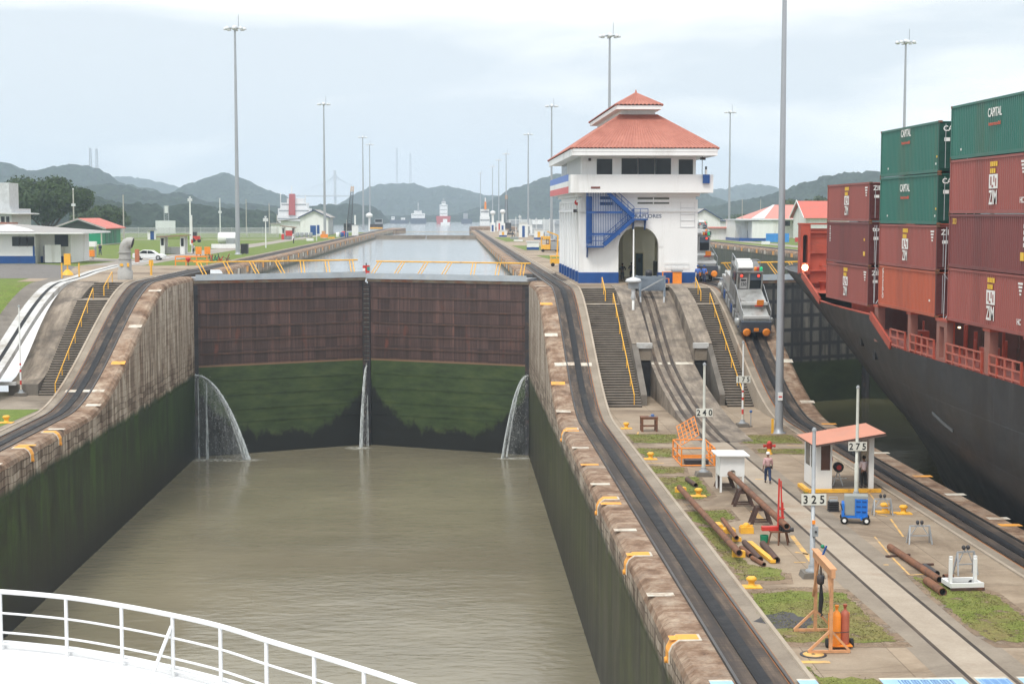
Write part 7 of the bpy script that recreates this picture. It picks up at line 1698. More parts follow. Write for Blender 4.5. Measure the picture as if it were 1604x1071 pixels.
b = MB(); b.box(2.06, 2.17, -.75, -.45, .55, .72, LUM); b.build('headlight', cr_); b = MB(); b.box(-2.2, -2.1, -.75, -.5, .62, .8, RED); b.build('tail_lamp', cr_)
# gooseneck vent
VENT = mat('grey weathered vent concrete', (.36, .355, .34), .8, .12, 1.5, dirt=(.22, .2, .18), dirt_amt=.35)
gv = thing('gooseneck_vent', 'fat grey gooseneck vent pipe standing at the top of the stairs', 'vent pipe', (-31.3, 153.6, UPL))
b = MB(); b.lathe([(.72,0),(.72,.85),(.62,.9),(.62,1.9)], VENT, 18); b.build('base', gv)
b = MB(); pts = [(-.0,0,1.9),(.02,0,2.6)] + [(.55 - .55*math.cos(a), 0, 2.9 + .62*math.sin(a)) for a in [k*math.pi*.62/6 for k in range(7)]]; b.tube(pts, [.6,.55] + [.54]*7, VENT, 16); e_ = Vector(pts[-1]); d_ = (e_ - Vector(pts[-2])).normalized(); b.tube([e_ + d_*.01, e_ + d_*.02], .46, BLACK, 16)
for z in (1.95, 2.55): b.lathe([(.63, z), (.66, z+.02), (.66, z+.06), (.63, z+.08)], VENT, 16)
b.build('bend', gv); b = MB(); b.box(-.35,-.05,-.66,-.6,1.3,1.55,YELLOW); b.box(.3,.5,-.6,-.5,1.25,1.6,YELLOW); b.build('label_plate', gv)
# yellow posts, orange blocks, barriers
def post(label, px, py, h, m=YELLOW, r=.11, flag=True, z=UPL):
    q = P(px, py, z); b = MB(); b.tube([(0,0,0),(0,0,h)], r, m, 8)
    if flag: b.box(-.22, .22, -.03, .03, h * .62, h, m)
    return tag(b.build('guard_post', None, (q.x, q.y, z)), label, 'post', 'yellow guard posts')
post('yellow post in front of the orange barrier beside the tow track', 237, 431, 1.55); post('yellow post at the curve of the white track near the gravel', 97, 436, 1.5, r=.07, flag=False); post('yellow post further up the white track curve', 124, 434, 1.4, r=.07, flag=False); post('fat orange post behind the gooseneck vent', 192, 412, 1.9, ORANGE, .26, False); post('orange brick coloured block beside the white car tail', 215, 411, 1.7, mat('brick orange', (.45, .16, .08)), .3, False)
q = P(106, 431, UPL); bc = thing('track_signal', 'yellow signal with a cone foot beside the gravel bed', 'signal', (q.x, q.y, UPL)); b = MB(); b.lathe([(.62,0),(.5,.25),(.2,.55),(.1,.6)], YELLOW, 12); b.tube([(0,0,.6),(0,0,1.2)], .08, YELLOW, 8); b.build('foot', bc); b = MB(); b.box(-.32,.32,-.15,.15,1.05,2.2,YELLOW); b.build('head', bc)
def barrier(label, px0, px1, py, h, z=UPL, two=2):
    a, c = P(px0, py, z), P(px1, py, z); root = thing('pipe_barrier', label, 'barrier', (a.x, a.y, z)); b = MB(); w = c.x - a.x
    for zz in (h, h * .52): b.box(0, w, -.06, .06, zz - .09, zz + .05, ORANGE); b.box(0, w, 1.44, 1.56, zz - .09, zz + .05, ORANGE)
    for x in (0, w): b.box(x - .05, x + .05, -.0 + .07, 1.43, h - .08, h + .04, ORANGE)
    b.build('rail', root)
    for i in range(4):
        x = w * i / 3; b = MB(); b.box(x - .06, x + .06, -.05, .05, 0, h - .1, ORANGE); b.build('post', root)
    return root
barrier('orange railing barrier around a pit next to the red buoy', 275, 324, 416, 1.1)
for lb, px in (('orange upright panel behind the barrier beside a pole', 306), ('orange upright panel behind the barrier end', 320)):
    q = P(px, 405, UPL); pn = thing('machine_panel', lb, 'panel', (q.x, q.y + 3, UPL), 0, 'orange machine panels'); b = MB(); b.box(-.42,.42,-.1,.1,.5,1.6,ORANGE); b.build('panel', pn); b = MB(); b.box(-.3,-.2,-.05,.05,0,.5,DARK); b.box(.2,.3,-.05,.05,0,.5,DARK); b.build('leg', pn)
q = P(297, 416, UPL); by = thing('warning_marker', 'red diamond shaped marker in front of the orange barrier', 'marker', (q.x, q.y - 1, UPL)); b = MB(); b.lathe([(.02,.35),(.32,.8),(.34,.95),(.05,1.05)], RED, 12); b.build('head', by); b = MB(); b.tube([(0,0,0),(0,0,.4)], .04, DARK, 6); b.build('post', by)
rnd = random.Random(5)
for i, (px, c, lb) in enumerate(((330, RED, 'red short rack of valves by the lawn edge'), (338, GREEN, 'green topped valve rack by the lawn edge'), (346, RED, 'red rack of short standing bars next to the mast foot'), (356, mat('brown rack', (.3, .12, .08)), 'brown rack of bars next to the mast foot'))):
    q = P(px, 410, UPL); r_ = thing('valve_rack', lb, 'rack', (q.x, q.y, UPL)); b = MB()
    for k in range(5): b.tube([(rnd.uniform(-.4,.4), rnd.uniform(-.3,.3), 0), (rnd.uniform(-.4,.4), rnd.uniform(-.3,.3), rnd.uniform(.5,1.1))], .05, c if k < 3 else DARK, 5)
    b.box(-.45,.45,-.3,.3,.2,.26,c); b.build('rack_frame', r_)
# white plank board, tank, pipes and small lawn things
def slab(name, label, cat, px0, px1, py, Y, h, d, m, z=UPL, lift=0):
    x0, x1 = Q(px0, py, Y).x, Q(px1, py, Y).x; root = thing(name, label, cat, ((x0+x1)/2, Y, z)); b = MB(); b.box(x0, x1, Y, Y + d, z + lift, z + lift + h, m); W(b, 'board', root)
    if lift: b = MB(); b.box(x0 + .1, x0 + .3, Y + .05, Y + d - .05, z, z + lift, GREYP); b.box(x1 - .3, x1 - .1, Y + .05, Y + d - .05, z, z + lift, GREYP); W(b, 'leg', root)
    return root
slab('name_board', 'long blank white board lying low on the lawn beside the tall mast', 'board', 331, 374, 384, 290, .75, .3, WHITE, lift=.15)
slab('name_board', 'small blank white board on the grass edge of the pool wall', 'board', 480, 491, 380, 372, .6, .3, WHITE, lift=.1)
slab('concrete_slab', 'white ridged block above an orange stand near the parking area', 'block', 127, 150, 396, 236, .75, 1.0, WHITE, lift=1.5)
slab('orange_stand', 'orange machine stand on the path in front of the white ridged block', 'stand', 134, 147, 410, 225, .9, .8, ORANGE, lift=.35)
tk = thing('storage_tank', 'white lying tank with a small grey box unit on the lawn', 'tank', (Q(355, 372, 320).x, 320, UPL)); x0, x1 = Q(341, 372, 320).x, Q(371, 372, 320).x; b = MB(); b.lathe([(.2,0),(1.05,.15),(1.15,.5),(1.15,x1-x0-.5),(1.05,x1-x0-.15),(.2,x1-x0)], WHITE, 14, TM((x0, 320, UPL + 1.5), 0, R(90))); W(b, 'tank_shell', tk); b = MB(); b.box(x0+.6,x0+.9,319.4,320.6,UPL,UPL+.6,GREYP); b.box(x1-1.0,x1-.7,319.4,320.6,UPL,UPL+.6,GREYP); W(b, 'saddle', tk); b = MB(); b.box(x1-1.9,x1-.2,318.2,318.8,UPL+.1,UPL+1.5,GREYP); W(b, 'control_box', tk)
slab('pump_crate', 'dark crate with machinery at the foot of the tall mast', 'crate', 377, 388, 398, 252, 1.5, 1.2, DARK, lift=.12)
bx = thing('sign_tower', 'grey white box screen with a lattice mast above near the fence', 'sign', (Q(259, 350, 470).x, 470, UPL)); x0, x1 = Q(243.5, 350, 470).x, Q(274, 350, 470).x; b = MB(); b.box(x0, x1, 470, 471, UPL + .6, UPL + 4.4, mat('pale screen', (.62, .65, .66), .6, .06, .5, streak=True)); W(b, 'screen', bx)
b = MB(); xa, xb_ = Q(256.5, 330, 471).x, Q(263.5, 330, 471).x
for x in (xa, xb_): b.tube([(x, 471.5, UPL), (x, 471.5, 17.6)], .09, STEEL, 5)
for k in range(7): z = 12.6 + k * .75; b.bar((xa, 471.5, z), (xb_, 471.5, z), .06, .06, STEEL); b.bar((xa, 471.5, z), (xb_, 471.5, z + .7), .05, .05, STEEL)
b.box(xa + .2, xb_ - .2, 471.3, 471.7, 15.4, 17.5, mat('pale screen', (.62, .65, .66), .6)); W(b, 'lattice_mast', bx)
b = MB(); ct_ = Q(285, 373, 400); b.ball((ct_.x, 400, UPL - .4), 3.4, GRASSF, 14, sc=(1.6, .7, .55)); tag(b.build('shrub_mound'), 'rounded green grassy mound behind the kiosk roof', 'mound')
rc = thing('red_tractor', 'small red and dark tractor parked on the lawn road behind the pole', 'tractor', (Q(307, 372, 360).x, 360, UPL)); b = MB(); b.box(-.8,.9,-.6,.6,.5,1.4,RED); b.box(-.7,.2,-.55,.55,1.41,2.3,DARK); b.build('body', rc)
for x, r_ in ((-.6,.5),(.7,.35)): w_ = MB(); w_.lathe([(r_*.5,-.7),(r_,-.68),(r_,.68),(r_*.5,.7)], BLACK, 12, TM((x,0,r_), R(90))); w_.build('wheel', rc)
# chain link fence
def chain():
    k = NT('chain link mesh'); c = k.coord((1,1,1)); s_ = k.sep(c); k.col((.42,.43,.43)); k.rough(.6)
    a = k.math('FRACT', k.math('MULTIPLY', k.math('ADD', s_[0], s_[2]), 3.0)); b_ = k.math('FRACT', k.math('MULTIPLY', k.math('SUBTRACT', s_[0], s_[2]), 3.0))
    al = k.math('MAXIMUM', k.math('LESS_THAN', a, .24), k.math('LESS_THAN', b_, .24)); k.l(al, k.b.inputs['Alpha']); return k.mat
CHAIN = chain()
def fence(label, x0, x1, Y, z, h, step=4.0):
    root = thing('chain_link_fence', label, 'fence', (x0, Y, z)); b = MB(); b.quad((0,0,0),(x1-x0,0,0),(x1-x0,0,h),(0,0,h),CHAIN); b.build('mesh_panel', root)
    b = MB(); n = int((x1-x0)/step); b.tube([(0,.06,h),(x1-x0,.06,h)], .04, STEEL, 5); b.tube([(0,.06,h*.5),(x1-x0,.06,h*.5)], .03, STEEL, 5); b.build('rail', root)
    for i in range(min(n, 40) + 1): b = MB(); x = (x1-x0)*i/min(n, 40); b.tube([(x,.06,0),(x,.06,h+.25)], .06, STEEL, 5); b.build('post', root)
fence('long chain link fence across the lawn in front of the wooded hills', Q(168, 370, 430).x, Q(436, 370, 430).x, 430, UPL, 2.6)
# slim poles on the lawn
def pole(label, px, py, Y, top_py, r=.12, m=None, arm=False, z=UPL, band=False):
    x = Q(px, py, Y).x; zt_ = Q(px, top_py, Y).z; root = thing('utility_pole', label, 'pole', (x, Y, z)); b = MB(); b.tube([(0,0,0),(0,0,zt_-z)], [r, r*.75], m or mat('concrete pole', (.42, .40, .36), .8), 8); b.build('pole', root)
    if arm: b = MB(); b.box(-.45,.45,-.2,.2,zt_-z-3.2*(arm==2)-.7,zt_-z-3.2*(arm==2)-.1,LUM); b.tube([(0,0,zt_-z),(.0,0,zt_-z+.3)], .2, LUM, 8); b.build('lamp', root)
    if band: b = MB(); b.tube([(0,0,1.6),(0,0,2.2)], r*1.15, RED, 8); b.build('red_band', root)
for lb, px, py, Y, tp, r, arm, bd in (('concrete pole rising before the big dark tree', 115.5, 345, 380, 297, .2, 2, 0), ('concrete pole in front of the wooded hill beside the green warehouse', 194, 370, 400, 305, .19, 0, 0), ('white pole with a red band beside the kiosk', 301, 392, 258, 337, .12, 0, 1), ('grey pole with a thick head behind the banded white pole', 298.5, 380, 330, 310, .18, 1, 0),
                  ('pole with a small lamp box beyond the white tank', 345, 362, 450, 312, .17, 2, 0), ('thin pole near the fence end beyond the mast', 386, 362, 480, 312, .15, 0, 0), ('thin pole beside the red funnel ship', 422, 362, 500, 318, .16, 0, 0), ('white lawn pole with a cross arm and lamp', 416.5, 391, 300, 341, .11, 1, 0), ('grey pole half way between the mast and the shed', 434, 366, 470, 335, .1, 0, 0), ('thin white post on the lawn in front of the blue doors', 496, 377, 380, 344, .09, 0, 0), ('thin dark post beside the crane foot', 543, 372, 430, 344, .1, 0, 0)):
    pole(lb, px, py, Y, tp, r, WHITE if 'white' in lb else None, arm, band=bd)
# crane, boats, vehicles at the pool end
def lattice(root, x0, y, z0, x1, z1, w0, w1, m, tipm, rows=16):
    b = MB()
    def at(t): return x0 + (x1-x0)*t, z0 + (z1-z0)*t, w0 + (w1-w0)*t
    for i in range(rows):
        (xa, za, wa), (xb, zb_, wb) = at(i/rows), at((i+1)/rows); mm = m if i < rows*.82 else tipm
        for sy in (-1, 1):
            for sx in (-1, 1): b.bar((xa+sx*wa/2, y+sy*wa/2, za), (xb+sx*wb/2, y+sy*wb/2, zb_), .13, .13, mm)
            b.bar((xa-wa/2, y+sy*wa/2, za), (xb+wb/2, y+sy*wb/2, zb_), .09, .09, mm); b.bar((xa+wa/2, y+sy*wa/2, za), (xb-wb/2, y+sy*wb/2, zb_), .09, .09, mm)
    W(b, 'jib', root)
def crane(label, px, Y, base_py, top_px, top_py, z):
    p0, p1 = Q(px, base_py, Y), Q(top_px, top_py, Y); root = thing('crawler_crane', label, 'crane', (p0.x, Y, z), 0, 'lattice jib cranes'); lattice(root, p0.x, Y, z + 2.2, p1.x, p1.z, 1.5, .7, mat('dark jib paint', (.05, .055, .06)), mat('ochre jib paint', (.5, .25, .06)))
    b = MB(); b.box(p0.x-1.6, p0.x+1.8, Y-1.5, Y+3, z+1.1, z+3.4, DARK); b.box(p0.x-1.5, p0.x+.2, Y-1.52, Y-1.5, z+2.2, z+3.2, GLASS); W(b, 'cab', root)
    for sx in (-1.5, 1.5): b = MB(); b.box(p0.x+sx-.4, p0.x+sx+.4, Y-2, Y+3, z, z+1.0, BLACK); W(b, 'track', root)
crane('lattice crane with ochre tipped jib on the lawn end of the pool', 547, 500, 366, 552, 292, UPL); crane('lattice crane with ochre tipped jib on the far pier beside white boats', 793.5, 640, 365, 793, 306, UP)
ft = thing('yellow_forklift', 'small orange tractor with front loader beside the pool mast', 'tractor', (Q(508, 378, 400).x, 400, UPL)); b = MB(); b.box(-.9,.9,-.6,.6,.4,1.3,ORANGE); b.box(1.0,2.6,-.6,.6,.2,.6,YELLOW); b.build('body', ft); b = MB(); b.box(-.6,.3,-.5,.5,1.31,2.1,SALMON); b.build('cab', ft)
for lb, px, w_, c in (('row of grey stacked bins before the blue doors', 466, 5, GREYP), ('blue drums beside the crane foot', 536, 2.4, BLUE), ('white crate beside the crane foot', 529, 2.0, WHITE), ('red machinery skid between the shed and the crane', 526, 2.2, RED)):
    x = Q(px, 370, 440).x; root = thing('bins', lb, 'bin') if False else thing('storage_bin', lb, 'bin', (x, 440 if c is not RED else 470, UPL))
    n = max(1, int(w_ / 1.2))
    for i in range(n): b = MB(); b.lathe([(.45,0),(.5,.1),(.5,1.2),(.4,1.3)], c, 10, TM((i*1.2, 0, 0))); b.build('drum', root)
wb = thing('white_cabin', 'white service cabin beside the pole at the pool end', 'cabin', (Q(556, 366, 470).x, 470, UPL)); b = MB(); b.box(-.9,.9,0,2,0,3.0,WHITE); b.build('wall', wb); b = MB(); b.box(-1.0,1.0,-.1,2.1,3.01,3.2,GREYP); b.build('roof', wb); b = MB(); b.tube([(0,1,3.2),(0,1,6)], .25, WHITE, 8); b.build('chimney', wb)
pm_ = thing('pool_work_boat', 'grey square locomotive like unit with yellow front at the pool end', 'machine', (Q(589, 362, 640).x, 640, UPL)); b = MB(); b.box(-2.6,2.6,0,6,.4,2.4,DARK); b.box(-2.6,2.6,-.3,-.01,.5,1.1,YELLOW); b.build('body', pm_); b = MB(); b.box(-.5,2.5,.5,5,2.41,4.4,GREYP); b.box(-.3,2.3,.44,.49,3.2,4.2,GLASS); b.build('cab', pm_)
sg_ = thing('signal_mast', 'white signal mast with a round drum top at the pool end', 'signal', (Q(578.5, 365, 600).x, 600, UPL)); b = MB(); b.tube([(0,0,0),(0,0,5.2)], .3, WHITE, 8); b.build('post', sg_); b = MB(); b.lathe([(.3,5),(1.2,5.2),(1.3,6.2),(.4,6.8)], WHITE, 10); b.build('drum', sg_)
b = MB(); b.prism([(XL - .2, 690), (XL + 1.5, 700), (XL + 3.5, 760), (XL - 3, 770), (XL - 6, 690)], 'z', 4, 8.6, COPING); tag(b.build('pier_nose'), 'low stone pier nose running out into the lake on the lawn side', 'pier')
b = MB(); b.prism([(XR + .2, 690), (XR - .6, 700), (XR + .2, 726), (XR + 4.5, 734), (XP, 734), (XP, 690)], 'z', 4, 9.6, COPING); tag(b.build('pier_nose'), 'raised rounded stone nose at the far tip of the centre pier', 'pier')
# ships on the lake
def hullship(label, px0, px1, Y, wl, deck, hullm, blocks, funnel=None, extra=None):
    x0, x1 = Q(px0, 345, Y).x, Q(px1, 345, Y).x; w = x1 - x0; root = thing('cargo_ship', label, 'ship', ((x0+x1)/2, Y, wl)); xm = (x0+x1)/2
    b = MB(); b.prism([(x0, deck), (x0 + w*.06, wl - 1), (x1 - w*.06, wl - 1), (x1, deck)], 'y', Y, Y + w*1.8, hullm); W(b, 'hull', root)
    for i, (a, c, z0, z1, m) in enumerate(blocks):
        b = MB(); b.box(x0+w*a, x0+w*c, Y + 1 + i*.5, Y + w*.8, z0, z1, m); k = int((z1-z0)/2.8)
        W(b, 'superstructure', root)
        g = MB()
        for j in range(k): z = z0 + (j+.55)*(z1-z0)/max(1,k); g.box(x0+w*(a+.03), x0+w*(c-.03), Y + .9 + i*.5, Y + .98 + i*.5, z, z+.7, GREYP)
        if k: W(g, 'window_band', root)
    if funnel: a, c, z0, z1, m = funnel; b = MB(); b.prism([(x0+w*a, z0), (x0+w*c, z0), (x0+w*(c-.02), z1), (x0+w*(a+.02), z1)], 'y', Y + .2, Y + w*.3, m); W(b, 'funnel', root)
    if extra:
        b = MB()
        for t, z0, z1 in extra: b.tube([(x0+w*t, Y + 2, z0), (x0+w*t, Y + 2, z1)], .25, WHITE, 5)
        W(b, 'mast', root)
    return root
SW = mat('distant white ship paint', (.74, .75, .76), .6, .05); FUN = mat('dusty red funnel', (.42, .07, .07), .6, .1)
hullship('white ship with tall dusty red funnel moored behind the sheds', 433, 486, 900, 6.6, 9.5, SW, [(0, 1, 9.5, 14.5, SW), (.04, .98, 14.5, 18.5, SW), (.12, .9, 18.5, 21.5, SW), (.3, .8, 21.5, 24, SW)], (.36, .56, 14.6, 26.5, FUN), [(.45, 26, 31), (.12, 18, 27), (.85, 21, 26)])
hullship('small white ship far off on the lake by the wooded shore', 642, 668, 1480, 6.6, 11.5, mat('far dark hull', (.06, .08, .12)), [(.08, .9, 11.5, 16, SW), (.25, .7, 16, 18.5, SW)], (.45, .56, 18, 23, GREYP), [(.5, 18, 26)])
hullship('red hulled ship with tall white bridge far off on the lake', 683, 706, 1480, 6.6, 13.5, FUN, [(.25, .78, 13.5, 24, SW), (.38, .66, 24, 27, SW)], (.46, .58, 27, 30, GREYP))
hullship('tiny pale boat below the far red hulled ship', 690, 705, 1250, 6.6, 8.8, SW, [(.25, .7, 8.8, 11.5, SW)])
hullship('low dark barge along the far shore of the lake', 610, 640, 1500, 6.6, 10, mat('far dark hull', (.06, .08, .12)), [(.1, .25, 10, 13, SW), (.6, .8, 10, 12, SW)])
hullship('low dark tug along the far shore near the pier tip', 722, 740, 1500, 6.6, 11, mat('far dark hull', (.06, .08, .12)), [(.2, .6, 11, 16, GREYP)])
tg = hullship('white tug with orange top at the tip of the centre pier', 751, 768, 760, 6.6, 9.5, DARK, [(.05, .95, 9.5, 14, SW), (.1, .9, 14, 17.5, SW)], (.45, .65, 17.5, 21, ORANGE), [(.55, 20, 23)])
# far pier clutter: white signal towers, cabins, carts
def wtower(label, px, Y, py_top, cap=True):
    x = Q(px, 350, Y).x; zt_ = Q(px, py_top, Y).z; root = thing('signal_tower', label, 'signal tower', (x, Y, UP), 0, 'white signal towers of the far pier'); b = MB(); b.box(-.9,.9,0,1.8,0,3.5,WHITE); b.tube([(0,.9,3.5),(0,.9,zt_-UP)], .45, WHITE, 8); b.build('shaft', root); b = MB(); b.lathe([(.5,zt_-UP-1.6),(1.0,zt_-UP-1.2),(1.0,zt_-UP-.4),(.3,zt_-UP)], SW, 8, TM((0,.9,0))); b.build('lamp_head', root); b = MB(); b.box(-.45,.3,-.06,-.01,.2,2.6,BLUE); b.build('door', root)
wtower('white signal tower with blue door near the pier tip', 772, 620, 330); wtower('white signal tower close beside the far pier crane', 787.5, 600, 328)
def cabin(label, px, Y, w, h, doorm, z=UP, m=WHITE, base=None, yel=False):
    x = Q(px, 370, Y).x; root = thing('pier_cabin', label, 'cabin', (x, Y, z)); b = MB(); b.box(-w/2,w/2,0,w,(.5 if base else 0),h,m); b.build('wall', root); b = MB(); b.box(-w/2-.15,w/2+.15,-.15,w+.15,h+.005,h+.15,LUM if not yel else YELLOW); b.build('roof', root)
    b = MB(); b.box(-w*.15,w*.15,-.05,-.005,.55 if base else .05,h*.8,doorm); b.build('door', root)
    if base: b = MB(); b.box(-w/2-.03,w/2+.03,-.03,w+.03,0,.499,base); b.build('plinth', root)
cabin('white pier cabin with a tall blue door near light masts', 820, 470, 2.6, 4.2, BLUE); cabin('small white and blue box cabin by the distant pier crane', 788, 480, 2.2, 1.9, YELLOW, base=BLUE)
cabin('white and blue low cabin beside the yellow locomotive cart', 835, 303, 2.2, 1.5, WHITE, base=BLUE); cabin('white cabin with yellow door far along the pier', 844, 430, 2.4, 2.6, YELLOW, base=BLUE); cabin('small white hut beside the pale pier mast', 828, 560, 2.4, 3.2, GREYP); cabin('red door hut by the pier tip mast', 782, 640, 2.0, 4.0, RED)
yc = thing('service_cart', 'yellow cage cabbed service cart on the upper pier', 'cart', (Q(855, 405, 286).x, 286, UP)); b = MB()
for x in (-.75,.75):
    for y in (0,1.4): b.box(x-.07,x+.07,y-.07,y+.07,.5,2.6,YELLOW)
b.box(-.85,.85,-.1,1.5,2.6,2.8,YELLOW); b.box(-.8,.8,-.05,1.5,.45,1.3,YELLOW); b.build('cage', yc); b = MB(); b.box(.9,2.4,-.1,1.4,.4,1.8,GREYP); b.box(-.8,2.4,0,1.3,.2,.44,DARK); b.build('engine', yc)
for x in (-.5,2.0): w_ = MB(); w_.lathe([(.15,-.8),(.28,-.78),(.28,.78),(.15,.8)], BLACK, 10, TM((x,.7,.28), R(90))); w_.build('wheel', yc)
jc = thing('lift_cart', 'small yellow crane cart parked against the tower flank', 'crane', (Q(869, 414, 206).x + .25, 206, UP)); b = MB(); b.box(-.8,.8,0,1.6,.35,1.0,YELLOW); b.box(-.8,.8,0,1.6,1.25,1.4,YELLOW)
for x in (-.75,0,.75): b.box(x-.05,x+.05,-.02,.08,.99,1.26,YELLOW)
b.build('body', jc); b = MB(); b.bar((.1,.8,1.4),(.2,.8,4.0),.18,.18,YELLOW); b.bar((.2,.8,4.0),(-1.2,.8,4.5),.16,.16,YELLOW); b.build('boom', jc)
for x in (-.5,.5): w_ = MB(); w_.lathe([(.1,-.1),(.25,-.1),(.25,.1),(.1,.1)], BLACK, 10, TM((x,.0,.25), R(90))); w_.build('wheel', jc)
rnd = random.Random(21)
for i, (px, Y, lb, m) in enumerate(((806, 430, 'grey machine skid with pipes beside the lawn patch', GREYP), (812, 395, 'long white board lying on the pier lawn', WHITE), (864, 330, 'rusty rack on the upper pier close to the tower flank', RUST), (857, 420, 'yellow rack far up the pier', YELLOW), (800, 520, 'dark machine beside the far crane', DARK), (834, 500, 'pale bins behind the blue doored cabin', LUM))):
    x = Q(px, 370, Y).x; root = thing('pier_equipment', lb, 'equipment', (x, Y, UP)); b = MB(); b.box(-1.1,1.1,0,1.2,.1,.7 if i != 1 else .45,m)
    if i != 1:
        for k in range(5): xx = rnd.uniform(-1,1); b.tube([(xx,.5,.6),(xx,.5,rnd.uniform(1.2,2.4))], .07, m if k % 2 else DARK, 5)
    b.build('body', root)
for i, (px, Y, tp) in enumerate(((808, 560, 340), (814, 590, 338), (830, 620, 342), (840, 520, 343), (852, 600, 341), (861, 480, 344), (816, 700, 338), (868, 560, 345))):
    pole(('thin white pier post by the pale hut', 'thin white pier post past the blue doored cabin', 'thin white pier post near the faint mast', 'thin white pier post behind the white and yellow cabin', 'thin white pier post before the dark hill', 'thin white pier post close to the yellow rack', 'thin white pier post beyond the machine skid', 'thin white pier post close to the tower flank')[i], px, 360, Y, tp, .13, WHITE, 1 if i % 2 else 0, z=UP)
lbw = thing('quay_wall', 'long pale quay wall and sheds across the water behind the pier posts', 'wall', (60, 900, 6.6)); b = MB(); b.box(Q(795, 350, 900).x, Q(1135, 350, 900).x, 900, 905, 5, 12.2, mat('pale quay concrete', (.52, .53, .52), .8)); W(b, 'quay_face', lbw); b = MB()
for i in range(9): x = Q(800 + i * 34, 350, 899).x; b.box(x, x + 5.5, 898.4, 899.9, 9.4, 11.8, WHITE if i % 2 else GREYP)
W(b, 'shed_front', lbw)
# ---------------------------------------------------------------- right bank buildings
x0, x1 = Q(1078, 360, 470).x, Q(1128, 360, 470).x
ws = gable_house('warehouse', 'white warehouse with navy edged gable on the far bank behind the tower', x0, x1, 470, 500, UP, 5.4, 8.2, WHITE, GREYROOF, mat('navy trim', (.03, .05, .12)), plinth=False)
b = MB(); b.box(x1, x1 + 12, 478, 495, UP, UP + 4.6, WHITE); b.box(x1 + .02, x1 + 12.3, 477.5, 495.5, UP + 4.61, UP + 4.9, mat('navy trim', (.03, .05, .12))); W(b, 'side_wing', ws)
x0, x1 = Q(1104, 370, 420).x, Q(1146, 370, 420).x; rw = thing('bank_hut', 'low white hut with faded red roof edge near the far bank', 'building', (x0, 420, UP)); b = MB(); b.box(x0, x1, 420, 430, UP, UP + 3.0, WHITE); W(b, 'wall', rw); b = MB(); b.box(x0 - .6, x1 + .6, 419, 431, UP + 3.01, UP + 3.4, PINKROOF); W(b, 'roof', rw); windows(rw, [(Q(1109, 370, 420).x, Q(1114, 370, 420).x, UP + 1.0, UP + 2.3)], 420)
x0, x1 = Q(1158, 370, 400).x, Q(1221, 370, 400).x; fb = thing('flat_building', 'flat roofed white building with blue base behind the far grey locomotive', 'building', (x0, 398, UP)); b = MB(); b.box(x0, Q(1196, 370, 400).x, 406, 420, UP, UP + 5.2, WHITE); b.box(Q(1178, 370, 400).x, x1, 400, 405.98, UP, UP + 5.0, WHITE); W(b, 'wall', fb); b = MB(); b.box(x0 - .3, x1 + .3, 399.5, 420.5, UP + 5.21, UP + 5.5, LUM); W(b, 'roof', fb); b = MB(); b.box(x0 - .03, x1 + .03, 399.95, 420, UP, UP + .75, BLUE); W(b, 'plinth', fb); b = MB(); b.box(Q(1176.5, 370, 404).x - .6, Q(1179.5, 370, 404).x - .6, 405.9, 405.97, UP + .1, UP + 2.6, mat('blue grey door', (.12, .16, .25))); W(b, 'door', fb)
x0, x1 = Q(1196, 365, 455).x, Q(1262, 365, 455).x; rb = thing('station_building', 'long white building with faded red hipped roof behind the huge mast', 'building', (x0, 455, UP)); b = MB(); b.box(x0, x1, 455, 475, UP, UP + 5.4, mat('pale cream wall', (.66, .66, .63))); W(b, 'wall', rb)
b = MB(); z0_ = UP + 5.5; b.add([(x0-4,452,z0_),(x1+1,452,z0_),(x1+1,478,z0_),(x0-4,478,z0_),(x0+5,465,z0_+4.0),(x1+1,465,z0_+4.0)], [(0,1,5,4),(2,3,4,5),(3,0,4),(1,2,5)], PINKROOF); b.add([(x0-4.3,451.9,z0_+.02),(x0-.5,451.9,z0_+.02),(x0+5.1,464.9,z0_+4.04),(x0+4.6,465,z0_+4.04)], [(0,1,2,3)], LUM); b.box(x0-4,x1+1,452,478,z0_-.3,z0_-.004,WHITE); W(b, 'roof', rb)
windows(rb, [(Q(1208, 362, 455).x + i*3.2, Q(1208, 362, 455).x + i*3.2 + 2.2, UP + 3.4, UP + 4.9) for i in range(3)], 455); b = MB(); b.box(Q(1245, 362, 455).x, Q(1248, 362, 455).x, 454.9, 454.99, UP, UP + 3.4, GLASS); b.box(Q(1241, 362, 455).x, Q(1250, 362, 455).x, 454.9, 454.98, UP + 4.3, UP + 4.7, DARK); W(b, 'door', rb)
x0, x1 = Q(1262, 365, 430).x, Q(1330, 365, 430).x; rg = thing('red_gable_house', 'white house with brick red gabled roof beside the ship stack', 'building', (x0, 430, UP)); b = MB(); b.box(x0, x1, 430, 446, UP, UP + 6.0, WHITE); b.prism([(430, UP+6.0), (446, UP+6.0), (438, UP+9.8)], 'x', x0, x0 + .2, WHITE); W(b, 'wall', rg); b = MB(); b.add([(x0-.8,428.6,UP+5.7),(x1,428.6,UP+5.7),(x1,438,UP+10.4),(x0-.8,438,UP+10.4),(x1,447.4,UP+5.7),(x0-.8,447.4,UP+5.7)], [(0,1,2,3),(3,2,4,5)], REDROOF); W(b, 'roof', rg); b = MB(); b.bar((x0-.9,428.6,UP+5.7),(x0-.9,438,UP+10.5),.12,.5,WHITE); b.bar((x0-.9,447.4,UP+5.7),(x0-.9,438,UP+10.5),.12,.5,WHITE); W(b, 'barge_board', rg)
slab('blue_tarpaulin', 'bright blue tarpaulin screen in front of the flat white building', 'screen', 1200, 1236, 378, 386, 2.1, .4, mat('bright blue sheet', (.04, .25, .65), .5)); bpy.data.objects['blue_tarpaulin'].location.z = UP + .0
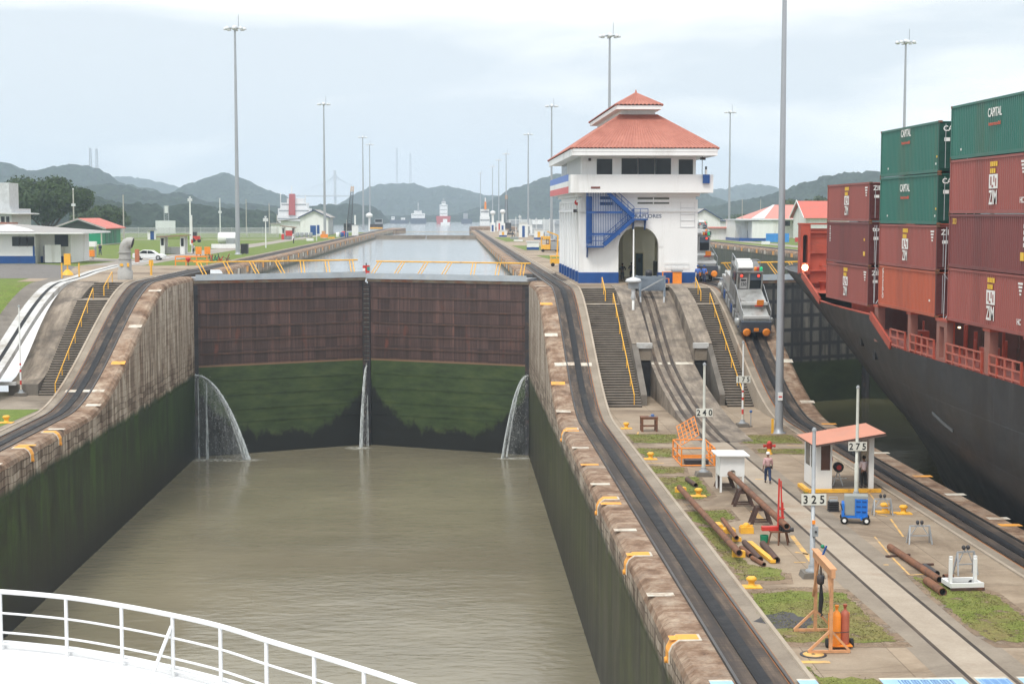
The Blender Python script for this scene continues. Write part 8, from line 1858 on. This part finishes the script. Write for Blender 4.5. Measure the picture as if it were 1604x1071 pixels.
slab('name_board', 'small blank white board on the far bank grass', 'board', 1193, 1206, 386, 352, .7, .3, WHITE, z=UP, lift=.1)
slab('orange_box', 'orange machine box on the far bank beside the ship bow frame', 'box', 1246, 1254, 385, 372, 1.0, .8, RED, z=UP, lift=.3)
pole('slim banded pole beside the far mast', 1162, 375, 430, 312, .12, None, 0, z=UP); pole('slim pole before the wooded slope', 1191, 362, 520, 312, .14, None, 0, z=UP)
ob = thing('orange_crates', 'orange machine parts by the far bank hut', 'machine', (Q(1099, 372, 410).x, 410, UP)); b = MB(); b.box(-1.5,1.5,0,1.5,.2,2.4,ORANGE); b.box(-2.2,-1.55,0,1,0,1.6,WHITE); b.build('body', ob)
# orange podium and bench by the tower
q = P(1064, 445, UP); pd = thing('lectern_box', 'orange podium box with grey top against the blue tower base', 'box', (q.x, 155.0, UP)); b = MB(); b.box(-.42,.42,-.3,.3,0,1.15,ORANGE); b.build('body', pd); b = MB(); b.box(-.52,.52,-.4,.4,1.151,1.32,GREYP); b.build('top', pd)
bn = thing('orange_chair', 'orange metal chair frame beside the orange podium', 'chair', (q.x - 1.1, 155.1, UP))
for x in (-.3,.3):
    for y in (-.25,.25): b = MB(); b.box(x-.03,x+.03,y-.03,y+.03,0,1.15 if x < 0 else .5,ORANGE); b.build('leg', bn)
b = MB(); b.box(-.27,.27,-.27,.27,.46,.5,ORANGE); b.build('seat', bn); b = MB(); b.box(-.33,-.28,-.2,.2,.7,1.1,ORANGE); b.box(-.31,.9,-.3,-.27,1.1,1.16,ORANGE); b.build('backrest', bn)
b = MB(); b.box(-1.2,1.2,-.03,.0,.0,.06,WHITE); [b.box(x,x+.05,-.03,0,.061,.5,WHITE) for x in (-1.2,-.6,0,.6,1.15)]; b.box(-1.2,1.2,-.03,0,.501,.56,WHITE); tag(b.build('wall_rack', None, (q.x + .1, 155.9, UP + 1.45)), 'white wall rack above the orange podium', 'rack')
# transmission pylons and the cable stayed bridge in the haze
def pylon(label, px, base_py, top_py, Y):
    p0, p1 = Q(px, base_py, Y), Q(px, top_py, Y); root = thing('radio_mast', label, 'mast', (p0.x, Y, p0.z - 5), 0, 'hilltop radio masts'); b = MB(); h = p1.z - p0.z + 5; w = 3.2
    for sx, sy in ((-1,-1),(1,-1),(1,1),(-1,1)): b.bar((sx*w*.5, sy*w*.5, 0), (sx*w*.28, sy*w*.28, h), .5, .5, STEEL)
    n = 14
    for i in range(n): z0, z1 = h*i/n, h*(i+1)/n; b.bar((-w*.5,-w*.5,z0), (w*.5,-w*.5,z1), .35, .35, STEEL); b.bar((w*.5,-w*.5,z0), (-w*.5,-w*.5,z1), .35, .35, STEEL)
    b.build('lattice', root)
for lb, px, bp, tp, Y in (('hazy radio mast on the hill above the lake, taller one', 622, 288, 232, 2900), ('hazy radio mast on the hill above the lake, shorter one', 643, 288, 240, 2900), ('hazy radio mast on the wooded hill above the big tree', 142, 262, 232, 2300), ('second hazy radio mast on the wooded hill above the big tree', 152, 266, 233, 2300)): pylon(lb, px, bp, tp, Y)
bg_ = thing('cable_bridge', 'hazy cable stayed bridge with a single slender tower beyond the hills', 'bridge', (Q(525, 306, 3300).x, 3300, 10)); b = MB(); tx = Q(525, 306, 3300).x; zt_ = Q(525, 267, 3300).z; zd = Q(525, 306, 3300).z
b.box(tx - 2.5, tx + 2.5, 3297, 3303, 5, zt_, mat('bridge concrete', (.45, .46, .47), .8)); W(b, 'tower', bg_); b = MB(); b.box(Q(440, 306, 3300).x, Q(548, 306, 3300).x, 3292, 3308, zd - 3, zd, mat('bridge concrete', (.45, .46, .47), .8)); W(b, 'deck', bg_)
b = MB()
for i in range(1, 9):
    for sg in (-1, 1): b.bar((tx, 3300, zt_ - i * 2), (tx + sg * i * 11, 3300, zd), .3, .3, STEEL)
W(b, 'stay_cable', bg_)
